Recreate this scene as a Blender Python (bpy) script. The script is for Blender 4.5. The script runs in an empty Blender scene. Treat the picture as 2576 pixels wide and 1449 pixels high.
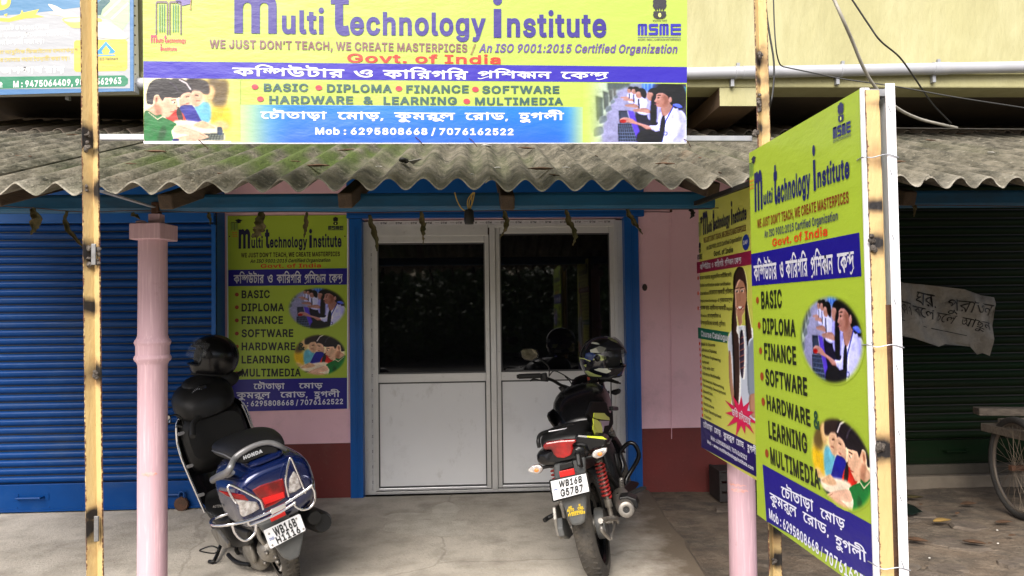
import bpy, math, random
import numpy as np
from mathutils import Vector, Matrix
from mathutils.geometry import delaunay_2d_cdt
random.seed(7); rng = np.random.default_rng(7)
S = bpy.context.scene; COL = S.collection; R = math.radians

# ------------------------------------------------------------------ camera
cam = bpy.data.cameras.new('camera'); cam.lens = 26.0; cam.sensor_width = 36.0
cam.clip_start = 0.05; cam.clip_end = 2000
CAM = bpy.data.objects.new('camera', cam); COL.objects.link(CAM)
CM = Matrix.Rotation(R(-2.8), 4, 'Z') @ Matrix.Rotation(R(91.75), 4, 'X') @ Matrix.Rotation(R(-0.75), 4, 'Z')
CAM.matrix_world = Matrix.Translation((0, 0, 1.5)) @ CM
S.camera = CAM
# ------------------------------------------------------------------ light
W = bpy.data.worlds.new('World'); S.world = W; W.use_nodes = True
wn = W.node_tree.nodes; wl = W.node_tree.links
sky = wn.new('ShaderNodeTexSky'); sky.sky_type = 'NISHITA'; sky.sun_disc = False
SUN_EL, SUN_AZ = 43.0, 197.0           # azimuth clockwise from +Y (behind the camera, a little left)
sky.sun_elevation = R(SUN_EL); sky.sun_rotation = R(SUN_AZ)
sky.air_density = 0.7; sky.dust_density = 4.0; sky.ozone_density = 0.6; sky.altitude = 10
bg = wn['Background']; wl.new(sky.outputs[0], bg.inputs[0]); bg.inputs[1].default_value = 0.085
sl = bpy.data.lights.new('sun', 'SUN'); sl.energy = 2.4; sl.angle = R(42); sl.color = (1.0, 0.965, 0.91)
so = bpy.data.objects.new('sun', sl); COL.objects.link(so)
sd = Vector((math.sin(R(SUN_AZ)) * math.cos(R(SUN_EL)), math.cos(R(SUN_AZ)) * math.cos(R(SUN_EL)), math.sin(R(SUN_EL))))
so.rotation_euler = sd.to_track_quat('Z', 'Y').to_euler()
vs = S.view_settings; vs.view_transform = 'Standard'; vs.look = 'None'; vs.exposure = 1.32; vs.gamma = 1.0
vs.use_curve_mapping = False
S.cycles.max_bounces = 7; S.cycles.diffuse_bounces = 4; S.cycles.glossy_bounces = 4; S.cycles.transmission_bounces = 6
S.cycles.transparent_max_bounces = 8; S.cycles.use_denoising = True

# ------------------------------------------------------------------ survey: a sight line of the photo meets a plane of the place
F = 1860.4; C0 = Vector((0, 0, 1.5)); C3 = CM.to_3x3()
def ray(u, v): return C3 @ Vector(((u - 1288) / F, -(v - 724.5) / F, -1.0))
def PY(u, v, y): d = ray(u, v); return C0 + d * (y / d.y)
def PX(u, v, x): d = ray(u, v); return C0 + d * (x / d.x)
def PZ(u, v, z): d = ray(u, v); return C0 + d * ((z - 1.5) / d.z)

# ------------------------------------------------------------------ materials
def lin(c):
    return tuple(((x / 255) / 12.92 if x / 255 <= 0.04045 else ((x / 255 + 0.055) / 1.055) ** 2.4) for x in c)
MATS = {}
def mat(name, col, rough=0.6, metal=0.0, col2=None, nscale=6.0, spread=0.5, bump=0.0, bscale=60.0, bdist=0.01,
        stretch=None, coat=0.0, spec=0.5, dirt=None, dscale=2.0, damt=0.5, trans=0.0, alpha=1.0, rvar=0.0, emit=None):
    if name in MATS: return MATS[name]
    m = bpy.data.materials.new(name); m.use_nodes = True; MATS[name] = m
    nt = m.node_tree; N = nt.nodes; L = nt.links; P = N['Principled BSDF']
    P.inputs['Base Color'].default_value = (*col, 1); P.inputs['Roughness'].default_value = rough
    P.inputs['Metallic'].default_value = metal; P.inputs['Coat Weight'].default_value = coat
    P.inputs['Specular IOR Level'].default_value = spec
    P.inputs['Transmission Weight'].default_value = trans; P.inputs['Alpha'].default_value = alpha
    vec = None
    def pos():
        nonlocal vec
        if vec: return vec
        g = N.new('ShaderNodeNewGeometry'); mp = N.new('ShaderNodeMapping')
        L.new(g.outputs['Position'], mp.inputs[0])
        if stretch: mp.inputs['Scale'].default_value = stretch
        vec = mp.outputs[0]; return vec
    def noise(sc, det=5, rough_=0.6):
        n = N.new('ShaderNodeTexNoise'); n.inputs['Scale'].default_value = sc; n.inputs['Detail'].default_value = det
        n.inputs['Roughness'].default_value = rough_; L.new(pos(), n.inputs['Vector']); return n.outputs['Fac']
    def ramp(src, a, b):
        r = N.new('ShaderNodeMapRange'); r.inputs[1].default_value = a; r.inputs[2].default_value = b
        L.new(src, r.inputs[0]); return r.outputs[0]
    def mix(f, c1, c2):
        x = N.new('ShaderNodeMix'); x.data_type = 'RGBA'
        if hasattr(f, 'links'): L.new(f, x.inputs[0])
        else: x.inputs[0].default_value = f
        for i, c in ((6, c1), (7, c2)):
            if hasattr(c, 'links'): L.new(c, x.inputs[i])
            else: x.inputs[i].default_value = (*c, 1)
        return x.outputs[2]
    cur = None
    if col2 is not None:
        cur = mix(ramp(noise(nscale), 0.5 - spread / 2, 0.5 + spread / 2), col, col2)
    if dirt is not None:
        f = ramp(noise(dscale, 7, 0.7), 0.62 - damt * 0.25, 0.72)
        k = N.new('ShaderNodeMath'); k.operation = 'MULTIPLY'; L.new(f, k.inputs[0]); k.inputs[1].default_value = min(1, damt)
        cur = mix(k.outputs[0], cur if cur else col, dirt)
    if cur: L.new(cur, P.inputs['Base Color'])
    if rvar: 
        r = N.new('ShaderNodeMapRange'); r.inputs[3].default_value = rough - rvar; r.inputs[4].default_value = rough + rvar
        r.inputs[1].default_value = .3; r.inputs[2].default_value = .7
        L.new(noise(nscale * 1.7), r.inputs[0]); L.new(r.outputs[0], P.inputs['Roughness'])
    if bump:
        b = N.new('ShaderNodeBump'); b.inputs['Strength'].default_value = bump; b.inputs['Distance'].default_value = bdist
        L.new(noise(bscale, 6), b.inputs['Height']); L.new(b.outputs[0], P.inputs['Normal'])
    if emit: P.inputs['Emission Color'].default_value = (*emit, 1); P.inputs['Emission Strength'].default_value = 1
    m['h'] = 1
    return m

def ink(rgb, rough=0.38):
    return mat('print_%02x%02x%02x' % tuple(rgb), lin(rgb), rough, bump=0.17, bscale=3.2, bdist=0.03, spec=0.45, stretch=(1, 1, 2.6))

# ------------------------------------------------------------------ objects
def tag(o, label=None, cat=None, group=None, kind=None):
    if label: o['label'] = label
    if cat: o['category'] = cat
    if group: o['group'] = group
    if kind: o['kind'] = kind
    return o
def empty(name, loc=(0, 0, 0), label=None, cat=None, group=None, mw=None):
    o = bpy.data.objects.new(name, None); COL.objects.link(o); o.empty_display_size = 0.1
    o.location = loc
    if mw is not None: o.matrix_world = mw
    return tag(o, label, cat, group)
def mesh(name, vs_, fs, m, parent=None, smooth=None, bevel=0, kind=None):
    me = bpy.data.meshes.new(name); me.from_pydata([tuple(v) for v in vs_], [], fs)
    if m: me.materials.append(m)
    if smooth is not None:
        me.polygons.foreach_set('use_smooth', [True] * len(me.polygons)); me.update()
        me.set_sharp_from_angle(angle=R(smooth))
    o = bpy.data.objects.new(name, me); COL.objects.link(o)
    if parent: o.parent = parent
    if bevel:
        b = o.modifiers.new('bevel', 'BEVEL'); b.width = bevel; b.segments = 2; b.limit_method = 'ANGLE'
        b.angle_limit = R(40)
    if kind: o['kind'] = kind
    return o
def share(o, name=None, parent=None, loc=None, rot=None):
    c = o.copy(); COL.objects.link(c)
    if name: c.name = name
    if parent is not None: c.parent = parent
    if loc is not None: c.location = loc
    if rot is not None: c.rotation_euler = rot
    return c
def crom(pts, n=6, closed=False):
    P = [Vector(p) for p in pts]
    if len(P) < 3: return P
    out = []; m = len(P)
    rngs = range(m) if closed else range(m - 1)
    for i in rngs:
        p1, p2 = P[i], P[(i + 1) % m]
        p0 = P[i - 1] if (i > 0 or closed) else p1 * 2 - p2
        p3 = P[(i + 2) % m] if (i + 2 < m or closed) else p2 * 2 - p1
        for k in range(n):
            t = k / n
            out.append(0.5 * ((2 * p1) + (p2 - p0) * t + (2 * p0 - 5 * p1 + 4 * p2 - p3) * t * t + (3 * p1 - p0 - 3 * p2 + p3) * t ** 3))
    if not closed: out.append(P[-1])
    return out
class MB:
    def __init__(s): s.v = []; s.f = []
    def add(s, vs_, fs):
        n = len(s.v); s.v += [Vector(v) for v in vs_]; s.f += [tuple(i + n for i in f) for f in fs]; return s
    def box(s, c, d, M=None, taper=1.0):
        cx, cy, cz = c; x, y, z = [a / 2 for a in d]
        vs_ = []
        for dz, t in ((-z, 1.0), (z, taper)):
            for dx, dy in ((-x, -y), (x, -y), (x, y), (-x, y)):
                vs_.append(Vector((dx * t, dy * t, dz)))
        if M is not None: vs_ = [M @ v for v in vs_]
        vs_ = [v + Vector(c) for v in vs_]
        return s.add(vs_, [(0, 3, 2, 1), (4, 5, 6, 7), (0, 1, 5, 4), (1, 2, 6, 5), (2, 3, 7, 6), (3, 0, 4, 7)])
    def ext(s, a, b): # axis-aligned box from corner a to corner b
        a = Vector(a); b = Vector(b); return s.box((a + b) / 2, [abs(x) for x in (b - a)])
    def bar(s, p, q, w, h, up=(0, 0, 1)):
        p = Vector(p); q = Vector(q); d = q - p; L = d.length; z = d.normalized(); x = Vector(up).cross(z)
        if x.length < 1e-4: x = Vector((1, 0, 0)).cross(z)
        x.normalize(); y = z.cross(x); M = Matrix((x, y, z)).transposed()
        return s.box((p + q) / 2, (w, h, L), M)
    def tube(s, pts, r, seg=8, n=5, closed=False, flat=1.0, up=None, smooth=True):
        P = crom(pts, n, closed) if smooth else [Vector(p) for p in pts]
        m = len(P); rr = r if hasattr(r, '__len__') else None
        vs_ = []; prev = Vector(up) if up else None
        for i, p in enumerate(P):
            a = P[(i + 1) % m] if (closed or i < m - 1) else p
            b = P[i - 1] if (closed or i > 0) else p
            t = (a - b).normalized()
            if prev is None: prev = Vector((0, 0, 1)) if abs(t.z) < 0.9 else Vector((1, 0, 0))
            x = prev - t * prev.dot(t)
            if x.length < 1e-6: x = t.orthogonal()
            x.normalize(); y = t.cross(x)
            if not up: prev = x
            if rr:
                f = i / (m - 1) * (len(rr) - 1); j = min(int(f), len(rr) - 2); rad = rr[j] + (rr[j + 1] - rr[j]) * (f - j)
            else: rad = r
            for k in range(seg):
                an = 2 * math.pi * k / seg
                vs_.append(p + x * math.cos(an) * rad * flat + y * math.sin(an) * rad)
        fs = []
        for i in range(m if closed else m - 1):
            j = (i + 1) % m
            for k in range(seg):
                l = (k + 1) % seg; fs.append((i * seg + k, i * seg + l, j * seg + l, j * seg + k))
        if not closed: fs += [tuple(reversed(range(seg))), tuple((m - 1) * seg + k for k in range(seg))]
        return s.add(vs_, fs)
    def loft(s, rings, cap=True, closed=True):
        m = len(rings); n = len(rings[0]); vs_ = [p for r in rings for p in r]; fs = []
        for i in range(m - 1):
            for k in range(n if closed else n - 1):
                l = (k + 1) % n; fs.append((i * n + k, i * n + l, (i + 1) * n + l, (i + 1) * n + k))
        if cap and closed: fs += [tuple(reversed(range(n))), tuple((m - 1) * n + k for k in range(n))]
        return s.add(vs_, fs)
    def lathe(s, prof, o, ax, seg=24, cap=False):
        o = Vector(o); z = Vector(ax).normalized(); x = z.orthogonal().normalized(); y = z.cross(x); rings = []
        for r, h in prof:
            rings.append([o + z * h + (x * math.cos(2 * math.pi * k / seg) + y * math.sin(2 * math.pi * k / seg)) * r for k in range(seg)])
        return s.loft(rings, cap)
    def ell(s, c, r, seg=16, rg=10, M=None, lo=0.0, hi=1.0):
        c = Vector(c); rings = []
        for i in range(rg + 1):
            t = math.pi * (lo + (hi - lo) * i / rg); t = min(max(t, 0.02), math.pi - 0.02)
            ring = []
            for k in range(seg):
                a = 2 * math.pi * k / seg; p = Vector((r[0] * math.sin(t) * math.cos(a), r[1] * math.sin(t) * math.sin(a), r[2] * math.cos(t)))
                ring.append(c + (M @ p if M is not None else p))
            rings.append(ring)
        return s.loft(rings)
    def prism(s, poly, nrm, th):   # closed flat outline (3-D points) given thickness along nrm
        n = Vector(nrm).normalized() * th; k = len(poly); P = [Vector(p) for p in poly]
        return s.add(P + [p + n for p in P], [tuple(reversed(range(k))), tuple(range(k, 2 * k))] + [(i, (i + 1) % k, k + (i + 1) % k, k + i) for i in range(k)])
    def build(s, name, m, parent=None, smooth=None, bevel=0, kind=None):
        o = mesh(name, s.v, s.f, m, parent, smooth, bevel, kind)
        if any(len(f) > 4 for f in s.f) or True:
            import bmesh
            b = bmesh.new(); b.from_mesh(o.data); bmesh.ops.recalc_face_normals(b, faces=b.faces); b.to_mesh(o.data); b.free()
        return o
def sring(x, yc, zc, hw, hh, n=2.4, seg=20, tilt=0.0):
    out = []
    for k in range(seg):
        a = 2 * math.pi * k / seg; c, s_ = math.cos(a), math.sin(a)
        dy = hw * math.copysign(abs(c) ** (2 / n), c); dz = hh * math.copysign(abs(s_) ** (2 / n), s_)
        out.append(Vector((x + tilt * dz, yc + dy, zc + dz)))
    return out
def shell(secs, n=2.4, seg=20, sub=4, tilt=0.0):   # secs: (x, halfwidth, zlow, zhigh[, yc])
    q = [Vector((s[0], s[1], s[2])) for s in secs]; w = [Vector((s[3], s[4] if len(s) > 4 else 0, 0)) for s in secs]
    q = crom(q, sub); w = crom(w, sub)
    return [sring(a.x, b.y, (a.z + b.x) / 2, max(a.y, .002), max((b.x - a.z) / 2, .002), n, seg, tilt) for a, b in zip(q, w)]

# ------------------------------------------------------------------ lettering from outlines
_dg = None
_fonts = {'d': None}
try:
    import os
    _fp = os.path.join(bpy.utils.system_resource('DATAFILES'), 'fonts', 'Inter.woff2')
    if os.path.exists(_fp): _fonts['s'] = bpy.data.fonts.load(_fp)
except Exception: pass
_G = {}
def _splines(body, font, bold):
    c = bpy.data.curves.new('glyph', 'FONT'); c.body = body; c.resolution_u = 4
    if font: c.font = font
    o = bpy.data.objects.new('glyph', c); COL.objects.link(o)
    dg = bpy.context.evaluated_depsgraph_get(); cu = o.evaluated_get(dg).to_curve(dg)
    out = []
    for s in cu.splines:
        if s.type != 'BEZIER': continue
        bp = s.bezier_points; poly = []
        for i in range(len(bp)):
            a, b = bp[i], bp[(i + 1) % len(bp)]
            p0, p1, p2, p3 = [np.array(x[:2]) for x in (a.co, a.handle_right, b.handle_left, b.co)]
            ch = np.linalg.norm(p3 - p0)
            st = np.abs(np.cross(p3 - p0, p1 - p0)) + np.abs(np.cross(p3 - p0, p2 - p0)) < 1e-3 * max(ch, 1e-6) ** 1
            for k in range(1 if st else 4):
                t = k / 4 if not st else 0
                poly.append((1 - t) ** 3 * p0 + 3 * (1 - t) ** 2 * t * p1 + 3 * (1 - t) * t * t * p2 + t ** 3 * p3)
        out.append(np.array(poly))
    o.to_curve_clear() if hasattr(o, 'to_curve_clear') else None
    bpy.data.objects.remove(o); bpy.data.curves.remove(c)
    return out
def fill(polys):
    polys = [p for p in polys if len(p) > 2]
    if not polys: return np.zeros((0, 2)), []
    vs_ = []; ed = []
    for p in polys:
        n = len(vs_); k = len(p); vs_ += [Vector((float(a), float(b))) for a, b in p]; ed += [(n + i, n + (i + 1) % k) for i in range(k)]
    r = delaunay_2d_cdt(vs_, ed, [], 0, 1e-5)
    V = np.array([(v.x, v.y) for v in r[0]]); T = [tuple(f) for f in r[2]]
    if not T: return V, []
    cen = np.array([V[list(t)].mean(0) for t in T]); wnum = np.zeros(len(T))
    for p in polys:
        a = p; b = np.roll(p, -1, 0)
        for (x0, y0), (x1, y1) in zip(a, b):
            if y0 == y1: continue
            up = (cen[:, 1] >= min(y0, y1)) & (cen[:, 1] < max(y0, y1))
            xi = x0 + (cen[:, 1] - y0) * (x1 - x0) / (y1 - y0)
            wnum += np.where(up & (xi > cen[:, 0]), 1 if y1 > y0 else -1, 0)
    return V, [t for t, w_ in zip(T, wnum) if abs(w_) > 0.5]
def embolden(p, d):
    q = [p[0]]
    for a in p[1:]:
        if np.linalg.norm(a - q[-1]) > 1e-5: q.append(a)
    if np.linalg.norm(q[0] - q[-1]) < 1e-5: q.pop()
    p = np.array(q)
    if len(p) < 3: return p
    e = np.roll(p, -1, 0) - p; e /= np.linalg.norm(e, axis=1)[:, None]; n = np.stack([e[:, 1], -e[:, 0]], 1); m = n + np.roll(n, 1, 0)
    L = np.linalg.norm(m, axis=1)[:, None]; m = m / np.maximum(L, .2); k = 1 / np.maximum((m * n).sum(1), .55)
    return p + m * d * k[:, None]
def glyph(ch, font='s', bold=0.0):
    k = (ch, font, round(bold, 4))
    if k in _G: return _G[k]
    fo = _fonts.get(font) if ord(ch) < 0x900 or ord(ch) > 0xa00 else None
    sp = _splines('l' + ch + 'l', fo, 0.0); b = _splines('ll', fo, 0.0)
    x0 = b[0][:, 0].min(); adv1 = b[1][:, 0].min() - x0
    adv = sp[-1][:, 0].min() - x0 - adv1
    ps = [p - np.array([adv1, 0]) for p in sp[1:-1]]
    if bold and ps:
        area = lambda p: .5 * np.sum(p[:, 0] * np.roll(p[:, 1], -1) - np.roll(p[:, 0], -1) * p[:, 1])
        sg = 1 if max((area(p) for p in ps), key=abs) > 0 else -1; ps = [embolden(p, bold * sg) for p in ps]
        if ch in 'ij': k = max(range(len(ps)), key=lambda q: ps[q][:, 1].min()); ps[k] = ps[k] + np.array([0, bold * 1.9])
        adv += bold * 1.9
    V, T = fill(ps)
    _G[k] = (V, T, adv); return _G[k]
PRE = {'ি', 'ে', 'ৈ'}
# visual order; conjuncts are put together from reduced letters:  (char, dx, dy, sx, sy) pieces with an advance
def bn_units(s):
    R_ = ('ra', None)
    conj = {'ম্প': [('ম', 0, .14, .62, .62), ('প', .36, 0, .92, .92)], 'প্র': [('প', 0, 0, 1, 1), ('RA', .0, 0, 1, 1)],
            'ক্ষ': [('ক', 0, 0, .78, 1), ('ম', .52, 0, .85, 1)], 'ন্দ্র': [('ন', 0, .16, .62, .62), ('দ', .36, 0, .9, .82), ('RA', .3, 0, .9, 1)],
            'র্ট': [('ট', 0, 0, 1, 1), ('REPH', .3, 0, 1, 1)], 'র্তি': [], 'র্ক': [('ক', 0, 0, 1, 1), ('REPH', .4, 0, 1, 1)],
            'ন্ন': [('ন', 0, .1, .7, .75), ('ন', .34, 0, .85, .85)], 'ক্ত': [('ক', 0, 0, .75, 1), ('ত', .35, 0, .8, .7)],
            'র্ত': [('ত', 0, 0, 1, 1), ('REPH', .35, 0, 1, 1)], 'ত্র': [('ত', 0, 0, 1, 1), ('RA', 0, 0, 1, 1)], 'ষ্ঠ': [('ষ', 0, 0, .8, 1), ('ঠ', .3, 0, .8, .6)],
            'ত্য': [('ত', 0, 0, 1, 1), ('য', .45, 0, .6, .8)], 'চ্চ': [('চ', 0, 0, .9, .9), ('চ', .3, 0, .7, .5)]}
    keys = sorted(conj, key=len, reverse=True); units = []; i = 0
    while i < len(s):
        for k in keys:
            if conj[k] and s.startswith(k, i): units.append(('c', conj[k])); i += len(k); break
        else:
            ch = s[i]; i += 1
            if ch in 'ো': units.insert(len(units) - 1, ('g', 'ে')); units.append(('g', 'া'))
            elif ch in 'ৌ': units.insert(len(units) - 1, ('g', 'ে')); units.append(('g', 'ৗ'))
            elif ch in PRE: units.insert(len(units) - 1, ('g', ch))
            elif ch in 'ুূৃঁ়্': units.append(('m', ch))
            else: units.append(('g', ch))
    return units
RA = np.array([(.02, .02), (.14, -.06), (.3, .02), (.5, .16), (.62, .2), (.62, .12), (.5, .08), (.32, -.06), (.14, -.14), (-.02, -.06)]) 
def layout(s, font='s', bold=0.02, track=0.0):
    X = 0.0; VV = []; TT = []; n = 0
    def put(V, T, dx, dy=0, sx=1, sy=1):
        nonlocal n
        if len(V) == 0: return
        VV.append(V * np.array([sx, sy]) + np.array([X + dx, dy])); TT.extend([tuple(i + n for i in t) for t in T]); n += len(V)
    beng = any('\u0980' <= c <= '\u09ff' for c in s)
    if not beng:
        for c in s:
            V, T, a = glyph(c, font, bold); put(V, T, 0); X += a + track
    else:
        lastw = 0; prev = ''
        kb = glyph('ক', font, bold)[0]; top = kb[:, 1].max(); 
        for kind, u in bn_units(s):
            if kind == 'g':
                V, T, a = glyph(u, font, bold); put(V, T, 0); lastw = a; X += a; prev = u
            elif kind == 'm':
                V, T, a = glyph(u, font, bold)
                if len(V): put(V - np.array([(V[:, 0].min() + V[:, 0].max()) / 2, 0]), T, -lastw * (.08 if prev == 'র' else .45), .12 if prev == 'র' else .03)
            else:
                w_ = 0; x1 = X
                for (g, dx, dy, sx, sy) in u:
                    if g == 'RA': put(*fill([RA * .8]), dx, 0, 1, 1); continue
                    if g == 'REPH': put(*fill([np.array([(0, 0), (.1, .16), (.2, .13), (.1, -.02)]) + np.array([0, top])]), dx, 0.02); continue
                    V, T, a = glyph(g, font, bold)
                    put(V * np.array([1, 1]) - np.array([0, top]), T, dx * .75, top - (0 if sy > .7 else .0), sx, sy)
                    w_ = max(w_, dx * .75 + a * sx)
                X = x1 + w_; lastw = w_
    if not VV: return np.zeros((0, 2)), []
    return np.vstack(VV), TT
_ref = {}
def refh(font, bold, ch):
    k = (font, bold, ch)
    if k not in _ref:
        V = glyph(ch, font, bold)[0]; _ref[k] = V[:, 1].max() - (0 if ch != 'ক' else V[:, 1].min())
    return _ref[k]

class Plane:
    """A flat face of a thing: origin, right, up; meshes on it use (x, y, depth towards the viewer)."""
    def __init__(s, o, x, y, thing):
        s.o = Vector(o); s.x = Vector(x).normalized(); s.y = (Vector(y) - s.x * Vector(y).dot(s.x)).normalized(); s.n = s.x.cross(s.y)
        s.M = Matrix.Translation(s.o) @ Matrix((s.x, s.y, s.n)).transposed().to_4x4(); s.thing = thing
        s.inv = s.M.inverted()
    def L(s, u, v):
        d = ray(u, v); t = (s.o - C0).dot(s.n) / d.dot(s.n); p = s.inv @ (C0 + d * t); return np.array([p.x, p.y])
def onplane(pl, name, V2, T, z, m, parent, kind=None):
    o = mesh(name, [(float(a), float(b), z) for a, b in V2], T, m, parent, kind=kind); return o
def text(pl, parent, s, BL, BR, TL, rgb, bold=0.02, ref='H', font='s', shear=0.0, z=0.0022, name='lettering'):
    V, T = layout(s, font, bold)
    if len(V) == 0: return
    beng = any('\u0980' <= c <= '\u09ff' for c in s)
    if beng: ref = 'ক'
    h = refh(font, bold, ref)
    y0 = glyph('ক', font, bold)[0][:, 1].min() if beng else (0.0 - bold * .5)
    x0, x1 = V[:, 0].min(), V[:, 0].max()
    a = (V[:, 0] - x0) / (x1 - x0); b = (V[:, 1] - y0) / (h)
    p0, p1, p2 = pl.L(*BL), pl.L(*BR), pl.L(*TL)
    Q = p0 + np.outer(a, p1 - p0) + np.outer(b, p2 - p0)
    if shear: Q[:, 0] += shear * (Q[:, 1] - p0[1])
    return onplane(pl, name, Q, T, z, ink(rgb), parent)
def poly(pl, parent, name, pts, rgb, z=0.0012, smooth=0, m=None):
    P = [pl.L(*p) for p in pts]
    if smooth: P = [np.array(p[:2]) for p in crom([(a, b, 0) for a, b in P], smooth, True)]
    V, T = fill([np.array(P)]); return onplane(pl, name, V, T, z, m or ink(rgb), parent)
def dots(pl, parent, cs, r, rgb, asp=1.0, z=0.0022, name='bullet_mark'):
    for (u, v) in cs:
        c = pl.L(u, v); e = pl.L(u + r, v); f = pl.L(u, v - r * asp)
        rx = np.linalg.norm(e - c); ry = np.linalg.norm(f - c)
        P = np.array([(c[0] + rx * math.cos(t), c[1] + ry * math.sin(t)) for t in np.linspace(0, 2 * math.pi, 14, endpoint=False)])
        onplane(pl, name, P, [tuple(range(14))], z, ink(rgb), parent)

# ------------------------------------------------------------------ printed photographs, painted as colour per vertex
def blur(a, r):
    if r <= 0: return a
    k = np.exp(-0.5 * (np.arange(-int(3 * r), int(3 * r) + 1) / r) ** 2); k /= k.sum(); p = len(k) // 2
    for ax in (0, 1):
        pad = [(0, 0)] * a.ndim; pad[ax] = (p, p); b = np.pad(a, pad, mode='edge'); o = np.zeros_like(a)
        for i, w_ in enumerate(k):
            sl_ = [slice(None)] * a.ndim; sl_[ax] = slice(i, i + a.shape[ax]); o += w_ * b[tuple(sl_)]
        a = o
    return a
class Canvas:
    def __init__(s, x0, y0, x1, y1, sc, bgc):
        s.x0, s.y0, s.sc = x0, y0, sc; s.w = int((x1 - x0) * sc); s.h = int((y1 - y0) * sc)
        s.a = np.ones((s.h, s.w, 3)) * np.array(bgc) / 255.0
        s.X, s.Y = np.meshgrid((np.arange(s.w) + .5) / sc + x0, (np.arange(s.h) + .5) / sc + y0)
    def mask(s, pts, soft=0.6, smooth=True):
        P = [(p.x, p.y) for p in crom([(a, b, 0) for a, b in pts], 5, True)] if smooth else pts
        ins = np.zeros(s.X.shape, bool); n = len(P)
        for i in range(n):
            (xa, ya), (xb, yb) = P[i], P[(i + 1) % n]
            if ya == yb: continue
            c = (s.Y >= min(ya, yb)) & (s.Y < max(ya, yb)) & (xa + (s.Y - ya) * (xb - xa) / (yb - ya) > s.X); ins ^= c
        return blur(ins.astype(float), soft)
    def put(s, m, c): s.a = s.a * (1 - m[..., None]) + np.array(c) / 255.0 * m[..., None]
    def poly(s, pts, c, soft=0.6, smooth=True, op=1.0): s.put(s.mask(pts, soft, smooth) * op, c)
    def ell(s, cx, cy, rx, ry, c, soft=0.6, op=1.0):
        s.put(blur((((s.X - cx) / rx) ** 2 + ((s.Y - cy) / ry) ** 2 < 1).astype(float), soft) * op, c)
    def line(s, pts, wd, c, soft=0.4, op=1.0):
        m = np.zeros(s.X.shape)
        for (xa, ya), (xb, yb) in zip(pts[:-1], pts[1:]):
            d2 = (xb - xa) ** 2 + (yb - ya) ** 2; t = np.clip(((s.X - xa) * (xb - xa) + (s.Y - ya) * (yb - ya)) / d2, 0, 1)
            d = np.hypot(s.X - xa - t * (xb - xa), s.Y - ya - t * (yb - ya)); m = np.maximum(m, (d < wd / 2).astype(float))
        s.put(blur(m, soft) * op, c)
def patch(pl, parent, name, img, BL, BR, TL, z=0.0014, alpha=None):
    h, w_ = img.shape[:2]; p0, p1, p2 = pl.L(*BL), pl.L(*BR), pl.L(*TL)
    gx, gy = np.meshgrid(np.linspace(0, 1, w_), np.linspace(1, 0, h)); Q = p0 + gx[..., None] * (p1 - p0) + gy[..., None] * (p2 - p0)
    V = np.concatenate([Q, np.full((h, w_, 1), z)], 2).reshape(-1, 3)
    i = np.arange((h - 1) * (w_ - 1)); r, c = i // (w_ - 1), i % (w_ - 1); a = r * w_ + c
    Fq = np.stack([a + w_, a + w_ + 1, a + 1, a], 1)
    if alpha is not None:
        am = alpha.reshape(-1); keep = am[Fq].max(1) > 0.03; Fq = Fq[keep]
    me = bpy.data.meshes.new(name); me.from_pydata(V.tolist(), [], Fq.tolist())
    at = me.color_attributes.new('Col', 'FLOAT_COLOR', 'POINT')
    c_ = np.clip(img, 0, 1).reshape(-1, 3); l_ = np.where(c_ <= 0.04045, c_ / 12.92, ((c_ + 0.055) / 1.055) ** 2.4)
    at.data.foreach_set('color', np.concatenate([l_, np.ones((len(l_), 1))], 1).ravel())
    m = MATS.get('printed_photo')
    if not m:
        m = mat('printed_photo', (.5, .5, .5), .38, bump=0.17, bscale=3.2, bdist=0.03, spec=0.45, stretch=(1, 1, 2.6))
        n = m.node_tree.nodes.new('ShaderNodeVertexColor'); n.layer_name = 'Col'
        m.node_tree.links.new(n.outputs[0], m.node_tree.nodes['Principled BSDF'].inputs['Base Color'])
    me.materials.append(m); o = bpy.data.objects.new(name, me); COL.objects.link(o); o.parent = parent
    return o
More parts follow.
